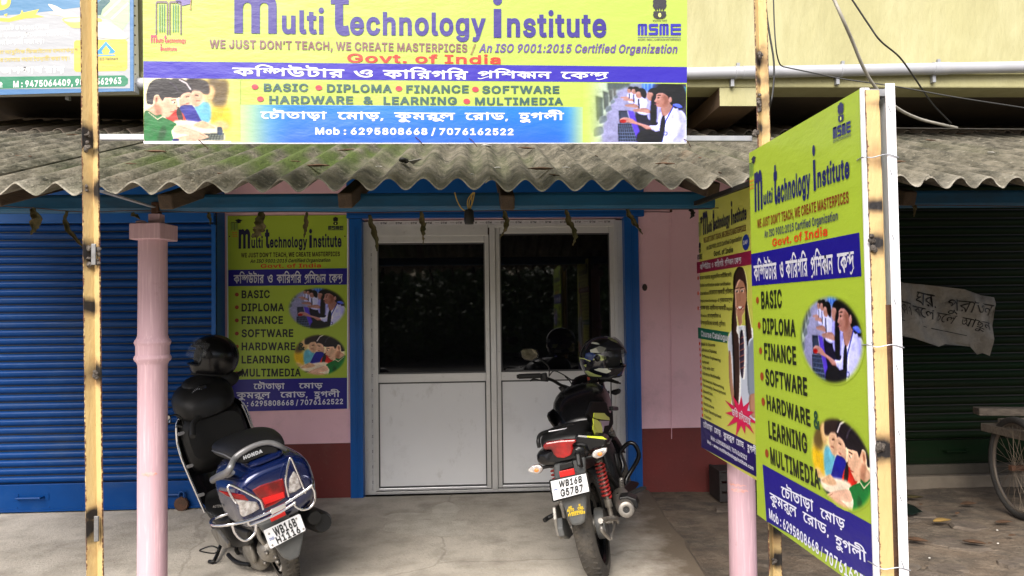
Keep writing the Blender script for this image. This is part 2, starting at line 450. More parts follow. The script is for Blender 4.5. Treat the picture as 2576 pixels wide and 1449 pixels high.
# ================================================================== SETTING
WY = 6.12          # face of the ground-floor wall
M_conc = mat('concrete_floor', (.55, .505, .435), .85, col2=(.41, .37, .31), nscale=1.1, spread=.35, bump=.5, bscale=45, bdist=.012,
             dirt=(.20, .175, .14), dscale=3.5, damt=.7)
def layer(m, c, sc, lo, hi, amt, stretch=(1, 1, 1), voronoi=False):
    """one more spotty layer over a material's colour"""
    nt = m.node_tree; P = nt.nodes['Principled BSDF']; cur = P.inputs['Base Color'].links[0].from_socket
    g = nt.nodes.new('ShaderNodeNewGeometry'); mp = nt.nodes.new('ShaderNodeMapping'); mp.inputs['Scale'].default_value = stretch; nt.links.new(g.outputs['Position'], mp.inputs[0])
    if voronoi:
        n = nt.nodes.new('ShaderNodeTexVoronoi'); n.feature = 'DISTANCE_TO_EDGE'; wob = nt.nodes.new('ShaderNodeTexNoise'); wob.inputs['Scale'].default_value = 2.5; wob.inputs['Detail'].default_value = 5
        nt.links.new(mp.outputs[0], wob.inputs['Vector']); mxv = nt.nodes.new('ShaderNodeMix'); mxv.data_type = 'VECTOR'; mxv.inputs[0].default_value = .25
        nt.links.new(mp.outputs[0], mxv.inputs[4]); nt.links.new(wob.outputs['Color'], mxv.inputs[5]); nt.links.new(mxv.outputs[1], n.inputs['Vector'])
    else:
        n = nt.nodes.new('ShaderNodeTexNoise'); n.inputs['Detail'].default_value = 5; n.inputs['Roughness'].default_value = .65; nt.links.new(mp.outputs[0], n.inputs['Vector'])
    n.inputs['Scale'].default_value = sc
    r = nt.nodes.new('ShaderNodeMapRange'); r.inputs[1].default_value = lo; r.inputs[2].default_value = hi; r.inputs[4].default_value = amt; nt.links.new(n.outputs[0], r.inputs[0])
    x = nt.nodes.new('ShaderNodeMix'); x.data_type = 'RGBA'; nt.links.new(r.outputs[0], x.inputs[0]); nt.links.new(cur, x.inputs[6]); x.inputs[7].default_value = (*c, 1); nt.links.new(x.outputs[2], P.inputs['Base Color'])
layer(M_conc, (.22, .20, .165), 55, .58, .70, .6); layer(M_conc, (.62, .60, .55), 28, .60, .72, .5); layer(M_conc, (.14, .12, .10), 1.6, .60, .72, .45)
layer(M_conc, (.17, .15, .12), .5, .005, .0, .45, voronoi=True)
M_dirt = mat('packed_earth', (.155, .115, .08), .95, col2=(.075, .06, .045), nscale=2.6, spread=.3, bump=.9, bscale=30, bdist=.02, dirt=(.26, .21, .155), dscale=7, damt=.7)
M_pink = mat('pink_wall_paint', (.84, .53, .60), .7, col2=(.79, .49, .55), nscale=2, bump=.25, bscale=25, bdist=.01, dirt=(.40, .26, .27), dscale=2.5, damt=.35)
M_dado = mat('red_dado_paint', (.17, .022, .018), .65, col2=(.12, .02, .016), nscale=3, bump=.25, bscale=25, bdist=.01, dirt=(.2, .1, .08), dscale=5, damt=.2)
M_yel = mat('cream_yellow_wall_paint', (.365, .345, .175), .75, col2=(.32, .30, .15), nscale=1.3, spread=.4, bump=.55, bscale=16, bdist=.02, dirt=(.46, .44, .26), dscale=2.3, damt=.6, stretch=(1, 1, .35))
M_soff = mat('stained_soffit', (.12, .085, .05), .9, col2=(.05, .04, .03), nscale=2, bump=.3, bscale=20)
M_shut = mat('blue_shutter_paint', (.001, .046, .20), .36, col2=(.001, .035, .155), nscale=2.2, spec=.16, rvar=.05, dirt=(.02, .07, .2), dscale=6, damt=.4)
M_blue = mat('blue_gloss_paint', (.003, .095, .37), .4, spec=.35, col2=(.003, .075, .29), nscale=3, bump=.15, bscale=30)
M_beam = mat('faded_blue_beam_paint', (.008, .12, .26), .5, col2=(.005, .075, .17), nscale=3, bump=.4, bscale=50, bdist=.004, dirt=(.02, .035, .05), dscale=5, damt=.7, stretch=(.3, 1, 1))
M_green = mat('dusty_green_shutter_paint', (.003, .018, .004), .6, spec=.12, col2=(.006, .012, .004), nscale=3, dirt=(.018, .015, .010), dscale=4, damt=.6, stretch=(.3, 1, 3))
M_wood = mat('old_timber', (.10, .065, .04), .85, col2=(.05, .035, .025), nscale=7, bump=.6, bscale=30, stretch=(6, .6, 6))
M_alu = mat('aluminium', (.68, .675, .66), .4, .35, col2=(.60, .595, .58), nscale=5, rvar=.07)
M_galv = mat('galvanised_steel', (.36, .37, .39), .5, .5, col2=(.28, .29, .31), nscale=18, rvar=.1, dirt=(.45, .45, .45), dscale=12, damt=.4)
M_panel = mat('white_laminate_panel', (.86, .865, .87), .42, col2=(.81, .815, .82), nscale=1.6, bump=.06, bscale=3, bdist=.05, dirt=(.45, .44, .43), dscale=3, damt=.25)
M_glass = mat('opaque_dark_glass', (.004, .004, .005), .025, spec=.55)  # opaque near-black stands in for the unlit room behind the panes
M_rub = mat('black_rubber', (.012, .012, .012), .6)
M_gask = mat('grey_gasket', (.06, .06, .06), .5)
M_pvc = mat('white_pvc', (.40, .41, .44), .4, col2=(.34, .35, .38), nscale=5, dirt=(.45, .43, .38), dscale=7, damt=.3)
M_white = mat('white_flex_fold', (.80, .80, .84), .4, bump=.3, bscale=20, bdist=.01)
M_rust = mat('rusty_iron', (.12, .05, .025), .8, .2, col2=(.05, .03, .02), nscale=25, bump=.5, bscale=80)
M_colm = mat('pale_pink_column_paint', (.55, .36, .405), .62, col2=(.50, .32, .365), nscale=3, bump=.35, bscale=14, bdist=.008, dirt=(.52, .33, .35), dscale=5, damt=.3, stretch=(1, 1, .5))

layer(M_dirt, (.24, .20, .15), 60, .58, .70, .6); layer(M_dirt, (.03, .025, .02), 35, .60, .70, .6); layer(M_dirt, (.05, .042, .035), 3.2, .52, .66, .7, (1, 2.2, 1))
layer(M_colm, (.80, .58, .62), 30, .52, .70, .5, (3, 3, .12)); layer(M_colm, (.40, .24, .22), 7, .66, .74, .6); layer(M_colm, (.33, .25, .22), 45, .70, .76, .7)
layer(M_pink, (.58, .38, .41), 30, .66, .74, .4); layer(M_pink, (.84, .58, .64), 4, .55, .75, .5, (1, 1, .3)); layer(M_dado, (.30, .16, .13), 40, .66, .74, .5)
layer(M_yel, (.33, .31, .17), 3.5, .58, .72, .5, (3, 3, .25)); layer(M_yel, (.30, .24, .12), 40, .70, .76, .6)
layer(M_shut, (.05, .08, .13), 3, .56, .72, .35, (.4, 1, 2)); layer(M_shut, (.10, .05, .03), 30, .70, .76, .6); layer(M_panel, (.42, .40, .36), 9, .60, .74, .35, (1, 1, .6)); layer(M_shut, (.02, .09, .22), 50, .64, .74, .4, (.3, 1, 1)); layer(M_alu, (.35, .33, .30), 30, .6, .72, .4)
# ground: earth sheet out to the horizon, a concrete apron laid on it, the far road
mesh('ground', [(-300, -300, -.05), (300, -300, -.05), (300, 300, -.05), (-300, 300, -.05)], [(0, 1, 2, 3)],
     mat('distant_earth', (.17, .145, .11), .95, col2=(.13, .11, .08), nscale=.5, bump=.3, bscale=4), kind='structure')
mesh('road', [(-60, -7.5, -.03), (60, -7.5, -.03), (60, -2.6, -.03), (-60, -2.6, -.03)], [(0, 1, 2, 3)],
     mat('dusty_road', (.14, .13, .115), .9, col2=(.11, .10, .09), nscale=4, bump=.4, bscale=80), kind='structure')
# uneven yard in front of the right-hand shops
def vnoise(seed, n=64):
    g = np.random.default_rng(seed).random((n, n))
    def f(x, y):
        xi, yi = np.floor(x).astype(int), np.floor(y).astype(int); fx, fy = x - xi, y - yi
        fx = fx * fx * (3 - 2 * fx); fy = fy * fy * (3 - 2 * fy)
        a = g[yi % n, xi % n]; b = g[yi % n, (xi + 1) % n]; c = g[(yi + 1) % n, xi % n]; d = g[(yi + 1) % n, (xi + 1) % n]
        return a * (1 - fx) * (1 - fy) + b * fx * (1 - fy) + c * (1 - fx) * fy + d * fx * fy
    return f
vn = [vnoise(i) for i in range(4)]
def fbm(x, y, o=4): return sum(vn[i](x * 2 ** i + 7.3 * i, y * 2 ** i + 3.1 * i) / 2 ** i for i in range(o)) / (2 - 2 ** (1 - o))
nx, ny = 170, 170
X, Y = np.meshgrid(np.linspace(.8, 7.2, nx), np.linspace(-2.6, 6.2, ny))
n1 = fbm(X * 2.2, Y * 2.2); n2 = fbm(X * 7 + 40, Y * 7)
Z = -.022 + .030 * (n1 - .5) + .020 * np.maximum(n2 - .5, 0) - .012 * np.abs(fbm(X * 3.1 + 9, Y * 3.1) - .5) * 2
i = np.arange((ny - 1) * (nx - 1)); r_, c_ = i // (nx - 1), i % (nx - 1); a_ = r_ * nx + c_
mesh('dirt_yard', np.stack([X, Y, Z], 2).reshape(-1, 3).tolist(), np.stack([a_, a_ + 1, a_ + nx + 1, a_ + nx], 1).tolist(), M_dirt, smooth=60, kind='structure')
# concrete apron with a ragged right edge
edge = []
for k in range(60):
    y = -2.6 + (WY + 2.6) * k / 59; e0 = PZ(1640, 1240, 0).x + (6.1 - y) * -.09
    edge.append((e0 + .09 * (fbm(np.array([y * 1.3]), np.array([3.0]))[0] - .5) + .008 * random.uniform(-1, 1), y))
offs = [None, -2.4, -1.2, -.75, -.5, -.34, -.22, -.13, -.06, 0]; vs_ = []; dv = []
for x, y in edge:
    for o_ in offs: vs_.append((-9 if o_ is None else x + o_, y, 0)); dv.append(0 if o_ is None else max(0, 1 + o_ / .9) ** 1.6)
    vs_.append((x + .05, y, -.045)); dv.append(1)
nc = len(offs) + 1; fs = [(r * nc + c, r * nc + c + 1, (r + 1) * nc + c + 1, (r + 1) * nc + c) for r in range(len(edge) - 1) for c in range(nc - 1)]
apr = mesh('concrete_apron', vs_, fs, M_conc, kind='structure'); apr.data.attributes.new('soil', 'FLOAT', 'POINT').data.foreach_set('value', np.array(dv, dtype=np.float32))
_nt = M_conc.node_tree; _P = _nt.nodes['Principled BSDF']; _cur = _P.inputs['Base Color'].links[0].from_socket
_a = _nt.nodes.new('ShaderNodeAttribute'); _a.attribute_name = 'soil'; _n = _nt.nodes.new('ShaderNodeTexNoise'); _n.inputs['Scale'].default_value = 4; _n.inputs['Detail'].default_value = 8; _n.inputs['Roughness'].default_value = .7
_g = _nt.nodes.new('ShaderNodeNewGeometry'); _nt.links.new(_g.outputs['Position'], _n.inputs['Vector']); _ad = _nt.nodes.new('ShaderNodeMath'); _nt.links.new(_a.outputs['Fac'], _ad.inputs[0]); _nt.links.new(_n.outputs['Fac'], _ad.inputs[1])
_r = _nt.nodes.new('ShaderNodeMapRange'); _r.inputs[1].default_value = .85; _r.inputs[2].default_value = 1.35; _nt.links.new(_ad.outputs[0], _r.inputs[0]); _x = _nt.nodes.new('ShaderNodeMix'); _x.data_type = 'RGBA'
_nt.links.new(_r.outputs[0], _x.inputs[0]); _nt.links.new(_cur, _x.inputs[6]); _x.inputs[7].default_value = (.13, .10, .07, 1); _nt.links.new(_x.outputs[2], _P.inputs['Base Color'])
# cement smears and a crack on the apron
for (u, v, w_, h_, sd_) in ((1085, 1330, .35, .22, 1), (1030, 1300, .2, .12, 2), (1120, 1290, .12, .3, 5)):
    c = PZ(u, v, 0); P = []
    for k in range(26):
        t = 2 * math.pi * k / 26; q = .55 + .75 * fbm(np.array([math.cos(t) * 2 + sd_ * 9]), np.array([math.sin(t) * 2 + 5]))[0]
        P.append((c.x + w_ * q * math.cos(t), c.y + h_ * q * math.sin(t), .003 + sd_ * .0004))
    mesh('cement_smear', P, [tuple(range(26))], mat('pale_cement_smear', (.55, .515, .45), .85, col2=(.45, .415, .35), nscale=9, spread=.25, bump=.5, bscale=60), kind='structure')

# ------------------------------------------------------------------ building
BLD = empty('shop_building', (0, WY, 0), 'two storey cream yellow and pink shop building behind the corrugated roof', 'building')
def bpart(mb, name, m, smooth=None, bevel=0):
    for i_ in range(len(mb.v)): mb.v[i_] = mb.v[i_] - Vector((0, WY, 0))
    return mb.build(name, m, BLD, smooth, bevel)
xl = PY(566, 700, WY).x; xd0 = PY(900, 900, WY).x; xd1 = PY(1600, 900, WY).x; xr = 2.6
bpart(MB().ext((xl, WY, .44), (xd0, WY + .25, 3.3)), 'pink_wall', M_pink)
bpart(MB().ext((xd1, WY, .44), (xr, WY + .25, 3.3)), 'pink_wall', M_pink)
bpart(MB().ext((xd0, WY + .02, 2.27), (xd1, WY + .25, 3.3)), 'pink_wall', M_pink)
bpart(MB().ext((xl, WY - .006, -.03), (xd0, WY + .25, .44)), 'dado', M_dado)
bpart(MB().ext((xd1, WY - .006, -.03), (xr, WY + .25, .505)), 'dado', M_dado)
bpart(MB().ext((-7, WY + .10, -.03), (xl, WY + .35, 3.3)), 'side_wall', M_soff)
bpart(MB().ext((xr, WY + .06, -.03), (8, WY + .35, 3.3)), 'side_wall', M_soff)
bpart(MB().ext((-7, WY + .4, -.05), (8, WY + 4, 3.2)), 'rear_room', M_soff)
# upper storey overhangs the roof
LZ = 2.985; LY = 4.9
bpart(MB().ext((-8, LY, LZ + .10), (9, LY + .2, 7.0)), 'upper_wall', M_yel)
bpart(MB().ext((-8, LY - .035, LZ), (9, LY + .2, LZ + .098)), 'ledge', M_yel, bevel=.01)
bpart(MB().ext((-8, LY + .202, LZ + .04), (9, WY + .4, LZ + .2)), 'balcony_slab', M_soff)
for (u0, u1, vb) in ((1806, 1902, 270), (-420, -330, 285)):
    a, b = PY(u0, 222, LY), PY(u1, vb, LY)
    bpart(MB().ext((a.x, LY - .029, b.z), (b.x, WY + .3, LZ - .002)), 'bracket_beam', mat('bracket_shade_brown', (.16, .09, .04), .9, col2=(.08, .05, .03), nscale=3, bump=.4, bscale=20)); bpart(MB().ext((a.x, LY - .033, b.z), (b.x, LY - .0295, LZ - .002)), 'bracket_face', M_yel)  # side shade painted into the brown; thin front plate keeps the wall yellow
bpart(MB().ext((-8, LY - .045, 7.002), (9, WY + 3, 7.3)), 'parapet', M_yel)
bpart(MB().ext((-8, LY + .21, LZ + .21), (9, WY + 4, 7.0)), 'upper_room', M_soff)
# conduit and hairline on the pink wall
tb = MB().tube([PY(1688, 530, WY - .01), PY(1686, 700, WY - .01), PY(1689, 900, WY - .01), PY(1689.5, 1104, WY - .008)], .003, 6)
bpart(tb, 'wall_conduit', M_pink)
bpart(MB().tube([PY(1607, 533, WY - .01), PY(1650, 533, WY - .012), PY(1686, 534, WY - .01)], .003, 6), 'wall_cable', mat('grimy_cable', (.12, .05, .06), .6))
bpart(MB().ell(PY(1622, 723, WY - .002), (.022, .006, .03), 10, 6), 'mud_spot', mat('dried_mud', (.05, .035, .03), .9))
bpart(MB().ell(PY(1688, 531, WY - .01), (.012, .012, .012), 8, 6), 'conduit_joint', M_rust)

# ------------------------------------------------------------------ roller shutters
def shutter(label, x0, x1, y, z0, pitch, n, m, rail, handles, cat='shutter'):
    t = empty('roller_shutter', (0, 0, 0), label, cat, 'roller shutters on the ground floor')
    prof = [(.004, .04), (-.008, .12), (-.017, .30), (-.021, .5), (-.018, .70), (-.009, .84), (.004, .90)]
    vs_ = [(x, y + a, b * pitch) for x in (x0, x1) for a, b in prof]; k = len(prof)
    fs = [(i, k + i, k + i + 1, i + 1) for i in range(k - 1)]
    s0 = mesh('slat', vs_, fs, m, t, smooth=80)
    s0.location.z = z0 + rail
    for i in range(1, n): share(s0, loc=(random.uniform(-.002, .002), random.uniform(-.003, .0), z0 + rail + i * pitch))
    MB().ext((x0, y + .004, z0 + rail), (x1, y + .012, z0 + rail + n * pitch)).build('backing', M_rub, t)
    MB().ext((x0, y - .022, z0), (x1, y + .01, z0 + rail - .004)).build('bottom_rail', m, t, bevel=.003)
    MB().ext((x0, y - .035, z0), (x1, y - .022, z0 + .012)).build('rail_lip', m, t)
    for hx in handles:
        h = MB().tube([(hx - .10, y - .022, z0 + rail * .52), (hx - .09, y - .06, z0 + rail * .52), (hx + .09, y - .06, z0 + rail * .52), (hx + .10, y - .022, z0 + rail * .52)], .009, 8, 2, smooth=False)
        h.ext((hx - .135, y - .026, z0 + rail * .4), (hx - .09, y - .02, z0 + rail * .65)).ext((hx + .09, y - .026, z0 + rail * .4), (hx + .135, y - .02, z0 + rail * .65))
        h.build('handle', m, t)
    b = MB()
    x = x0 + .12
    while x < x1:
        for zz in (.03, rail - .03): b.ell((x, y - .022, z0 + zz), (.005, .004, .005), 6, 4)
        x += .24
    b.build('rivets', m, t, kind='stuff')
    return t
SY = 5.9
sb = shutter('wide blue roller shutter with ribbed slats left of the pink column', -4.6, PY(545, 900, SY).x, SY, .012, .0625, 38, M_shut, .21, [PY(82, 1262, SY).x, PY(428, 1255, SY).x])
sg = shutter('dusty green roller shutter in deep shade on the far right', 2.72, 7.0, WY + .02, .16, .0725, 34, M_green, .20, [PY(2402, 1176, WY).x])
# blue side post and hood of the left shutter, threshold of the right one
bp = empty('shutter_surround', (0, 0, 0), 'blue box hood and side post framing the blue shutter', 'shutter frame')
x0 = PY(541, 900, SY).x
MB().ext((x0, SY - .03, 0), (xl, WY + .1, 2.22)).build('side_post', M_blue, bp, bevel=.004)
MB().ext((-4.8, SY - .04, 2.222), (xl, WY + .1, 2.60)).build('hood', M_blue, bp, bevel=.004)
MB().ext((x0 - .012, SY - .045, 0), (x0 + .02, SY - .031, 2.2)).build('guide_channel', M_blue, bp)
th = empty('threshold_step', (0, 0, 0), 'low cement threshold under the green shutter', 'step')
MB().ext((2.62, WY - .10, -.05), (7.2, WY + .05, .075)).build('riser', mat('worn_cement', (.24, .20, .15), .9, col2=(.15, .125, .095), nscale=6, bump=.5, bscale=40), th, bevel=.01)
MB().ext((2.62, WY - .04, .077), (7.2, WY + .05, .158)).build('upper_riser', mat('dark_cement', (.10, .085, .065), .9, col2=(.06, .055, .04), nscale=6, bump=.5, bscale=40), th, bevel=.006)
# padlock hanging low on the blue shutter
pk = empty('padlock', PY(458, 1262, SY - .05), 'round rusty padlock hanging at the foot of the blue shutter', 'padlock')
c = Vector((0, -.01, -.015))
MB().lathe([(.001, -.014), (.05, -.014), (.055, -.006), (.055, .008), (.05, .014), (.001, .014)], c, (0, 1, 0), 20).build('body', M_rust, pk, smooth=40)
MB().tube([c + Vector((-.02, 0, .045)), c + Vector((-.018, 0, .08)), c + Vector((0, 0, .095)), c + Vector((.018, 0, .08)), c + Vector((.02, 0, .045))], .008, 8).build('shackle', M_shut, pk, smooth=60)

# ------------------------------------------------------------------ blue door frame and the aluminium partition
dfm = empty('door_frame', (0, 0, 0), 'tall bright blue painted frame around the aluminium shop front', 'door frame')
fx0, fx1 = PY(880, 900, WY - .03).x, PY(912, 900, WY - .03).x
gx0, gx1 = PY(1576, 900, WY - .03).x, PY(1612, 900, WY - .03).x
MB().ext((fx0, WY - .03, -.02), (fx1, WY + .14, 2.27)).build('jamb', M_blue, dfm, bevel=.004)
MB().ext((gx0, WY - .03, .0), (gx1, WY + .14, 2.27)).build('jamb', M_blue, dfm, bevel=.004)
for xx in (fx0 + .045, fx0 + .062, gx0 + .05, gx0 + .068):
    MB().ext((xx, WY - .034, .0), (xx + .006, WY - .03, 2.2)).build('bead', M_blue, dfm)
MB().ext((fx0 - .02, WY - .035, 2.272), (gx1 + .05, WY + .14, 2.62)).build('lintel', M_blue, dfm, bevel=.004)
for zz in (2.29, 2.36):
    MB().ext((fx0, WY - .045, zz), (gx1, WY - .036, zz + .012)).build('bead', M_blue, dfm)

DY = WY + .06
def dx(u): return PY(u, 1000, DY).x
def dz(v, u=1240): return PY(u, v, DY).z
ap = empty('aluminium_partition', (0, 0, 0), 'aluminium shop front with two dark glass panes over white panels', 'door')
xa, xb = dx(914), dx(1576); ztop = dz(556)
MB().ext((xa, DY, 0), (xa + .10, DY + .06, ztop)).build('frame_upright', M_alu, ap, bevel=.002)
MB().ext((xb - .085, DY, 0), (xb, DY + .06, ztop)).build('frame_upright', M_alu, ap, bevel=.002)
MB().ext((xa + .101, DY, dz(592)), (dx(1232), DY + .05, ztop)).build('head_rail', M_alu, ap, bevel=.002)
MB().ext((dx(1232) + .002, DY, dz(571)), (xb - .086, DY + .05, ztop)).build('head_rail', M_alu, ap, bevel=.002)
MB().ext((xa + .101, DY, 0.0), (xb - .086, DY + .05, .022)).build('sill', M_alu, ap, bevel=.002)
def leaf(u0, u1, vt, yo):
    a, b = dx(u0), dx(u1); y0 = DY + yo; zt = dz(vt)
    lf = empty('door_leaf', (0, 0, 0)); lf.parent = ap
    zm0, zm1 = dz(958), dz(937); zb = dz(1222); w_ = .035
    MB().ext((a, y0, .03), (a + w_, y0 + .035, zt)).build('stile', M_alu, lf, bevel=.002)
    MB().ext((b - w_, y0, .03), (b, y0 + .035, zt)).build('stile', M_alu, lf, bevel=.002)
    MB().ext((a + w_ + .001, y0, zt - .065), (b - w_ - .001, y0 + .035, zt)).build('top_rail', M_alu, lf, bevel=.006)
    MB().ext((a + w_ + .001, y0 - .004, zm0), (b - w_ - .001, y0 + .035, zm1)).build('middle_rail', M_alu, lf, bevel=.002)
    MB().ext((a + w_ + .001, y0 - .006, .03), (b - w_ - .001, y0 + .035, zb)).build('bottom_rail', mat('bright_aluminium', (.72, .72, .74), .3, .4), lf, bevel=.004)
    MB().ext((a + w_, y0 + .016, zm1), (b - w_, y0 + .022, zt - .064)).build('glass_pane', M_glass, lf)
    MB().ext((a + w_, y0 + .012, zb), (b - w_, y0 + .02, zm0)).build('panel', M_panel, lf)
    g = MB()
    for (p, q) in (((a + w_, zb), (b - w_, zb)), ((a + w_, zm0), (b - w_, zm0)), ((a + w_, zm1), (b - w_, zm1)), ((a + w_, zt - .065), (b - w_, zt - .065))):
        sgn = 1 if p[1] in (zb, zm1) else -1
        g.ext((p[0], y0 + .004, p[1]), (q[0], y0 + .012, p[1] + sgn * .012))
    for (xx, s_) in ((a + w_, 1), (b - w_, -1)):
        for (p, q) in ((zb, zm0), (zm1, zt - .065)): g.ext((xx, y0 + .005, p), (xx + s_ * .010, y0 + .0115, q))
    g.build('gasket', M_gask, lf)
    return lf
leaf(941, 1234, 590, .004)
leaf(1251, 1551, 568, .020)
MB().ext((dx(1236), DY - .012, .024), (dx(1250), DY + .0035, dz(566))).build('meeting_stile', M_alu, ap, bevel=.002)
# printed protective tape still on the profiles
DPL = Plane((0, DY - .0005, 0), (1, 0, 0), (0, 0, 1), None)
M_tape = mat('protective_tape', (.62, .62, .63), .45, col2=(.5, .5, .5), nscale=30)
def tape(u0, v0, u1, v1, word, hor, yo=0.0):
    e = empty('protective_tape', (0, 0, 0)); e.parent = ap
    pl_ = Plane((0, DY - .0008 + yo, 0), (1, 0, 0), (0, 0, 1), None)
    a = PY(u0, v0, DY + yo); b = PY(u1, v1, DY + yo)
    x0_, x1_, z0_, z1_ = min(a.x, b.x), max(a.x, b.x), min(a.z, b.z), max(a.z, b.z)
    mesh('tape_strip', [(x0_, DY - .0008 + yo, z0_), (x1_, DY - .0008 + yo, z0_), (x1_, DY - .0008 + yo, z1_), (x0_, DY - .0008 + yo, z1_)], [(0, 1, 2, 3)], M_tape, e)
    V, T = layout(word, 's', .03); h = refh('s', .03, 'H'); VV = []; TT = []
    L_ = (x1_ - x0_) if hor else (z1_ - z0_); wd = (z1_ - z0_) if hor else (x1_ - x0_); st = .125; k = int(L_ / st)
    for i_ in range(k):
        q = V / h * wd * .42; off = (i_ + .5) * st
        if hor: P = np.stack([x0_ + off + q[:, 0], z0_ + wd * .3 + q[:, 1]], 1)
        else: P = np.stack([x0_ + wd * .72 - q[:, 1], z0_ + off + q[:, 0]], 1)
        n_ = sum(len(x) for x in VV); VV.append(P); TT += [tuple(j + n_ for j in t) for t in T]
        ln = np.array([(-.05, .1), (-.012, .1), (-.012, .16), (-.05, .16)]) * np.array([1, wd])
        P = np.stack([x0_ + off + ln[:, 0], z0_ + wd * .4 + ln[:, 1]], 1) if hor else np.stack([x0_ + wd * .5 - ln[:, 1], z0_ + off + ln[:, 0]], 1)
        VV.append(P); TT.append(tuple(len(x) for x in ()) or tuple(range(n_ + len(V), n_ + len(V) + 4)))
    VV = np.vstack(VV)
    mesh('lettering', [(p[0], DY - .0016 + yo, p[1]) for p in VV], TT, ink((40, 40, 45)), e)
tape(938, 556, 1548, 549 + 14, 'GTM', True, -.0005)
tape(931, 620, 941, 1236, 'GTM', False, -.0005)
tape(1553, 570, 1563, 1220, 'GTM', False, -.0005)
tape(1228, 600, 1236, 1230, 'AJIT', False, -.014)

# ------------------------------------------------------------------ verandah roof
def edgeY(x): return 3.05 + .078 * x
def troughZ(x): return 1.996 + .016 * x
SL = .335; PW = .141
M_roof = mat('weathered_fibre_cement', (.098, .088, .062), .95, col2=(.025, .024, .015), nscale=6, spread=.24, bump=1.0, bscale=38, bdist=.02, stretch=(1, .45, 1), dirt=(.24, .215, .165), dscale=13, damt=.85)
M_roof2 = mat('newer_fibre_cement', (.33, .27, .21), .9, col2=(.22, .18, .14), nscale=6, bump=.5, bscale=40, dirt=(.12, .1, .08), dscale=5, damt=.5)
layer(M_roof, (.30, .28, .22), 45, .60, .70, .75, (1, .5, 1)); layer(M_roof, (.02, .02, .014), 22, .58, .68, .7, (1, .35, 1)); layer(M_roof, (.13, .075, .04), 2.2, .62, .75, .5)
# moss grown over a stretch of the old sheets
nt = M_roof.node_tree; Pn = nt.nodes['Principled BSDF']; src = Pn.inputs['Base Color'].links[0].from_socket
an = nt.nodes.new('ShaderNodeAttribute'); an.attribute_name = 'moss'; mx = nt.nodes.new('ShaderNodeMix'); mx.data_type = 'RGBA'
nt.links.new(an.outputs['Fac'], mx.inputs[0]); nt.links.new(src, mx.inputs[6]); mx.inputs[7].default_value = (.055, .085, .010, 1)
rmx = nt.nodes.new('ShaderNodeMix'); rmx.data_type = 'RGBA'; ra = nt.nodes.new('ShaderNodeAttribute'); ra.attribute_name = 'rim'
nt.links.new(ra.outputs['Fac'], rmx.inputs[0]); nt.links.new(mx.outputs[2], rmx.inputs[6]); rmx.inputs[7].default_value = (.42, .39, .32, 1); nt.links.new(rmx.outputs[2], Pn.inputs['Base Color'])
RF = empty('verandah_roof', (0, 3.05, 2.0), 'weathered grey corrugated roof with moss, sloping over the shop fronts', 'roof')
def sheet(w0, nw, m, y_in, y_out_, dz_, name='corrugated_sheet', thick=.0065, tilt=0.0):
    sub = 14; xs = np.linspace(w0 * PW, (w0 + nw) * PW + .02, nw * sub + 2); rows = 16
    V = []; mo = []; rim = []; rows += 1
    for r in range(rows + 1):
        t = 0 if r == 0 else max(.0035, (r - 1) / (rows - 1)) if r > 1 else .0035
        for x in xs:
            ph = 2 * math.pi * x / PW; y = edgeY(x) + y_in + (y_out_ - y_in) * t
            if r == 0: y += .006 * math.sin(x * 37) + .005 * math.sin(x * 91)
            z = troughZ(x) + SL * (y - edgeY(x)) + .0245 * (1 - math.cos(ph)) + dz_ + tilt * (x - w0 * PW) + .003 * math.sin(x * 3.1 + y)
            V.append((x, y - 3.05, z - 2.0))
            d = 0
            if name == 'corrugated_sheet':
                nn = fbm(np.array([x * 9 + 50]), np.array([y * 5]))[0]; n3 = fbm(np.array([x * 3 + 50]), np.array([y * 2 + 9]))[0]
                d = max(0, 1 - abs(x + 1.05) / .9) * max(0, min(1, (y - 3.3) / .5)) * max(0, min(1, (nn - .33) / .22)) * 1.5
                d = min(.95, d * 1.5) + max(0, min(.45, (n3 - .55) * 2.5)) * (.6 if math.cos(ph) > 0 else .2)
            mo.append(min(d, 1)); rim.append((.9 if r == 0 else .35) * (.6 + .4 * math.sin(x * 55) * math.sin(x * 23)) if r < 2 else 0)
    k = len(xs); n = len(V); V += [(a, b, c - thick) for a, b, c in V]; fs = []
    for r in range(rows):
        for i in range(k - 1):
            a = r * k + i; fs += [(a, a + 1, a + k + 1, a + k), (n + a, n + a + k, n + a + k + 1, n + a + 1)]
    for i in range(k - 1): fs += [(i, n + i, n + i + 1, i + 1), (rows * k + i, rows * k + i + 1, n + rows * k + i + 1, n + rows * k + i)]
    for r in range(rows): fs += [(r * k, r * k + k, n + r * k + k, n + r * k), (r * k + k - 1, n + r * k + k - 1, n + r * k + 2 * k - 1, r * k + 2 * k - 1)]
    o = mesh(name, V, fs, m, RF, smooth=50)
    at = o.data.attributes.new('moss', 'FLOAT', 'POINT'); at.data.foreach_set('value', np.array(mo + mo, dtype=np.float32)); at = o.data.attributes.new('rim', 'FLOAT', 'POINT'); at.data.foreach_set('value', np.array(rim + rim, dtype=np.float32)); return o
w0 = -28
while w0 < 34:   # every sheet laps over the one on its right
    j = random.uniform(-.010, .010)
    sheet(w0 + .32, 7, M_roof, j, 2.28, .002 + .004 * (((w0 + 28) // 7) % 2), tilt=.004)
    sheet(w0 + 3.32, 7, M_roof2, 2.16, 3.0, .016 + .004 * (((w0 + 28) // 7) % 2), name='upper_sheet', tilt=.006)
    w0 += 7
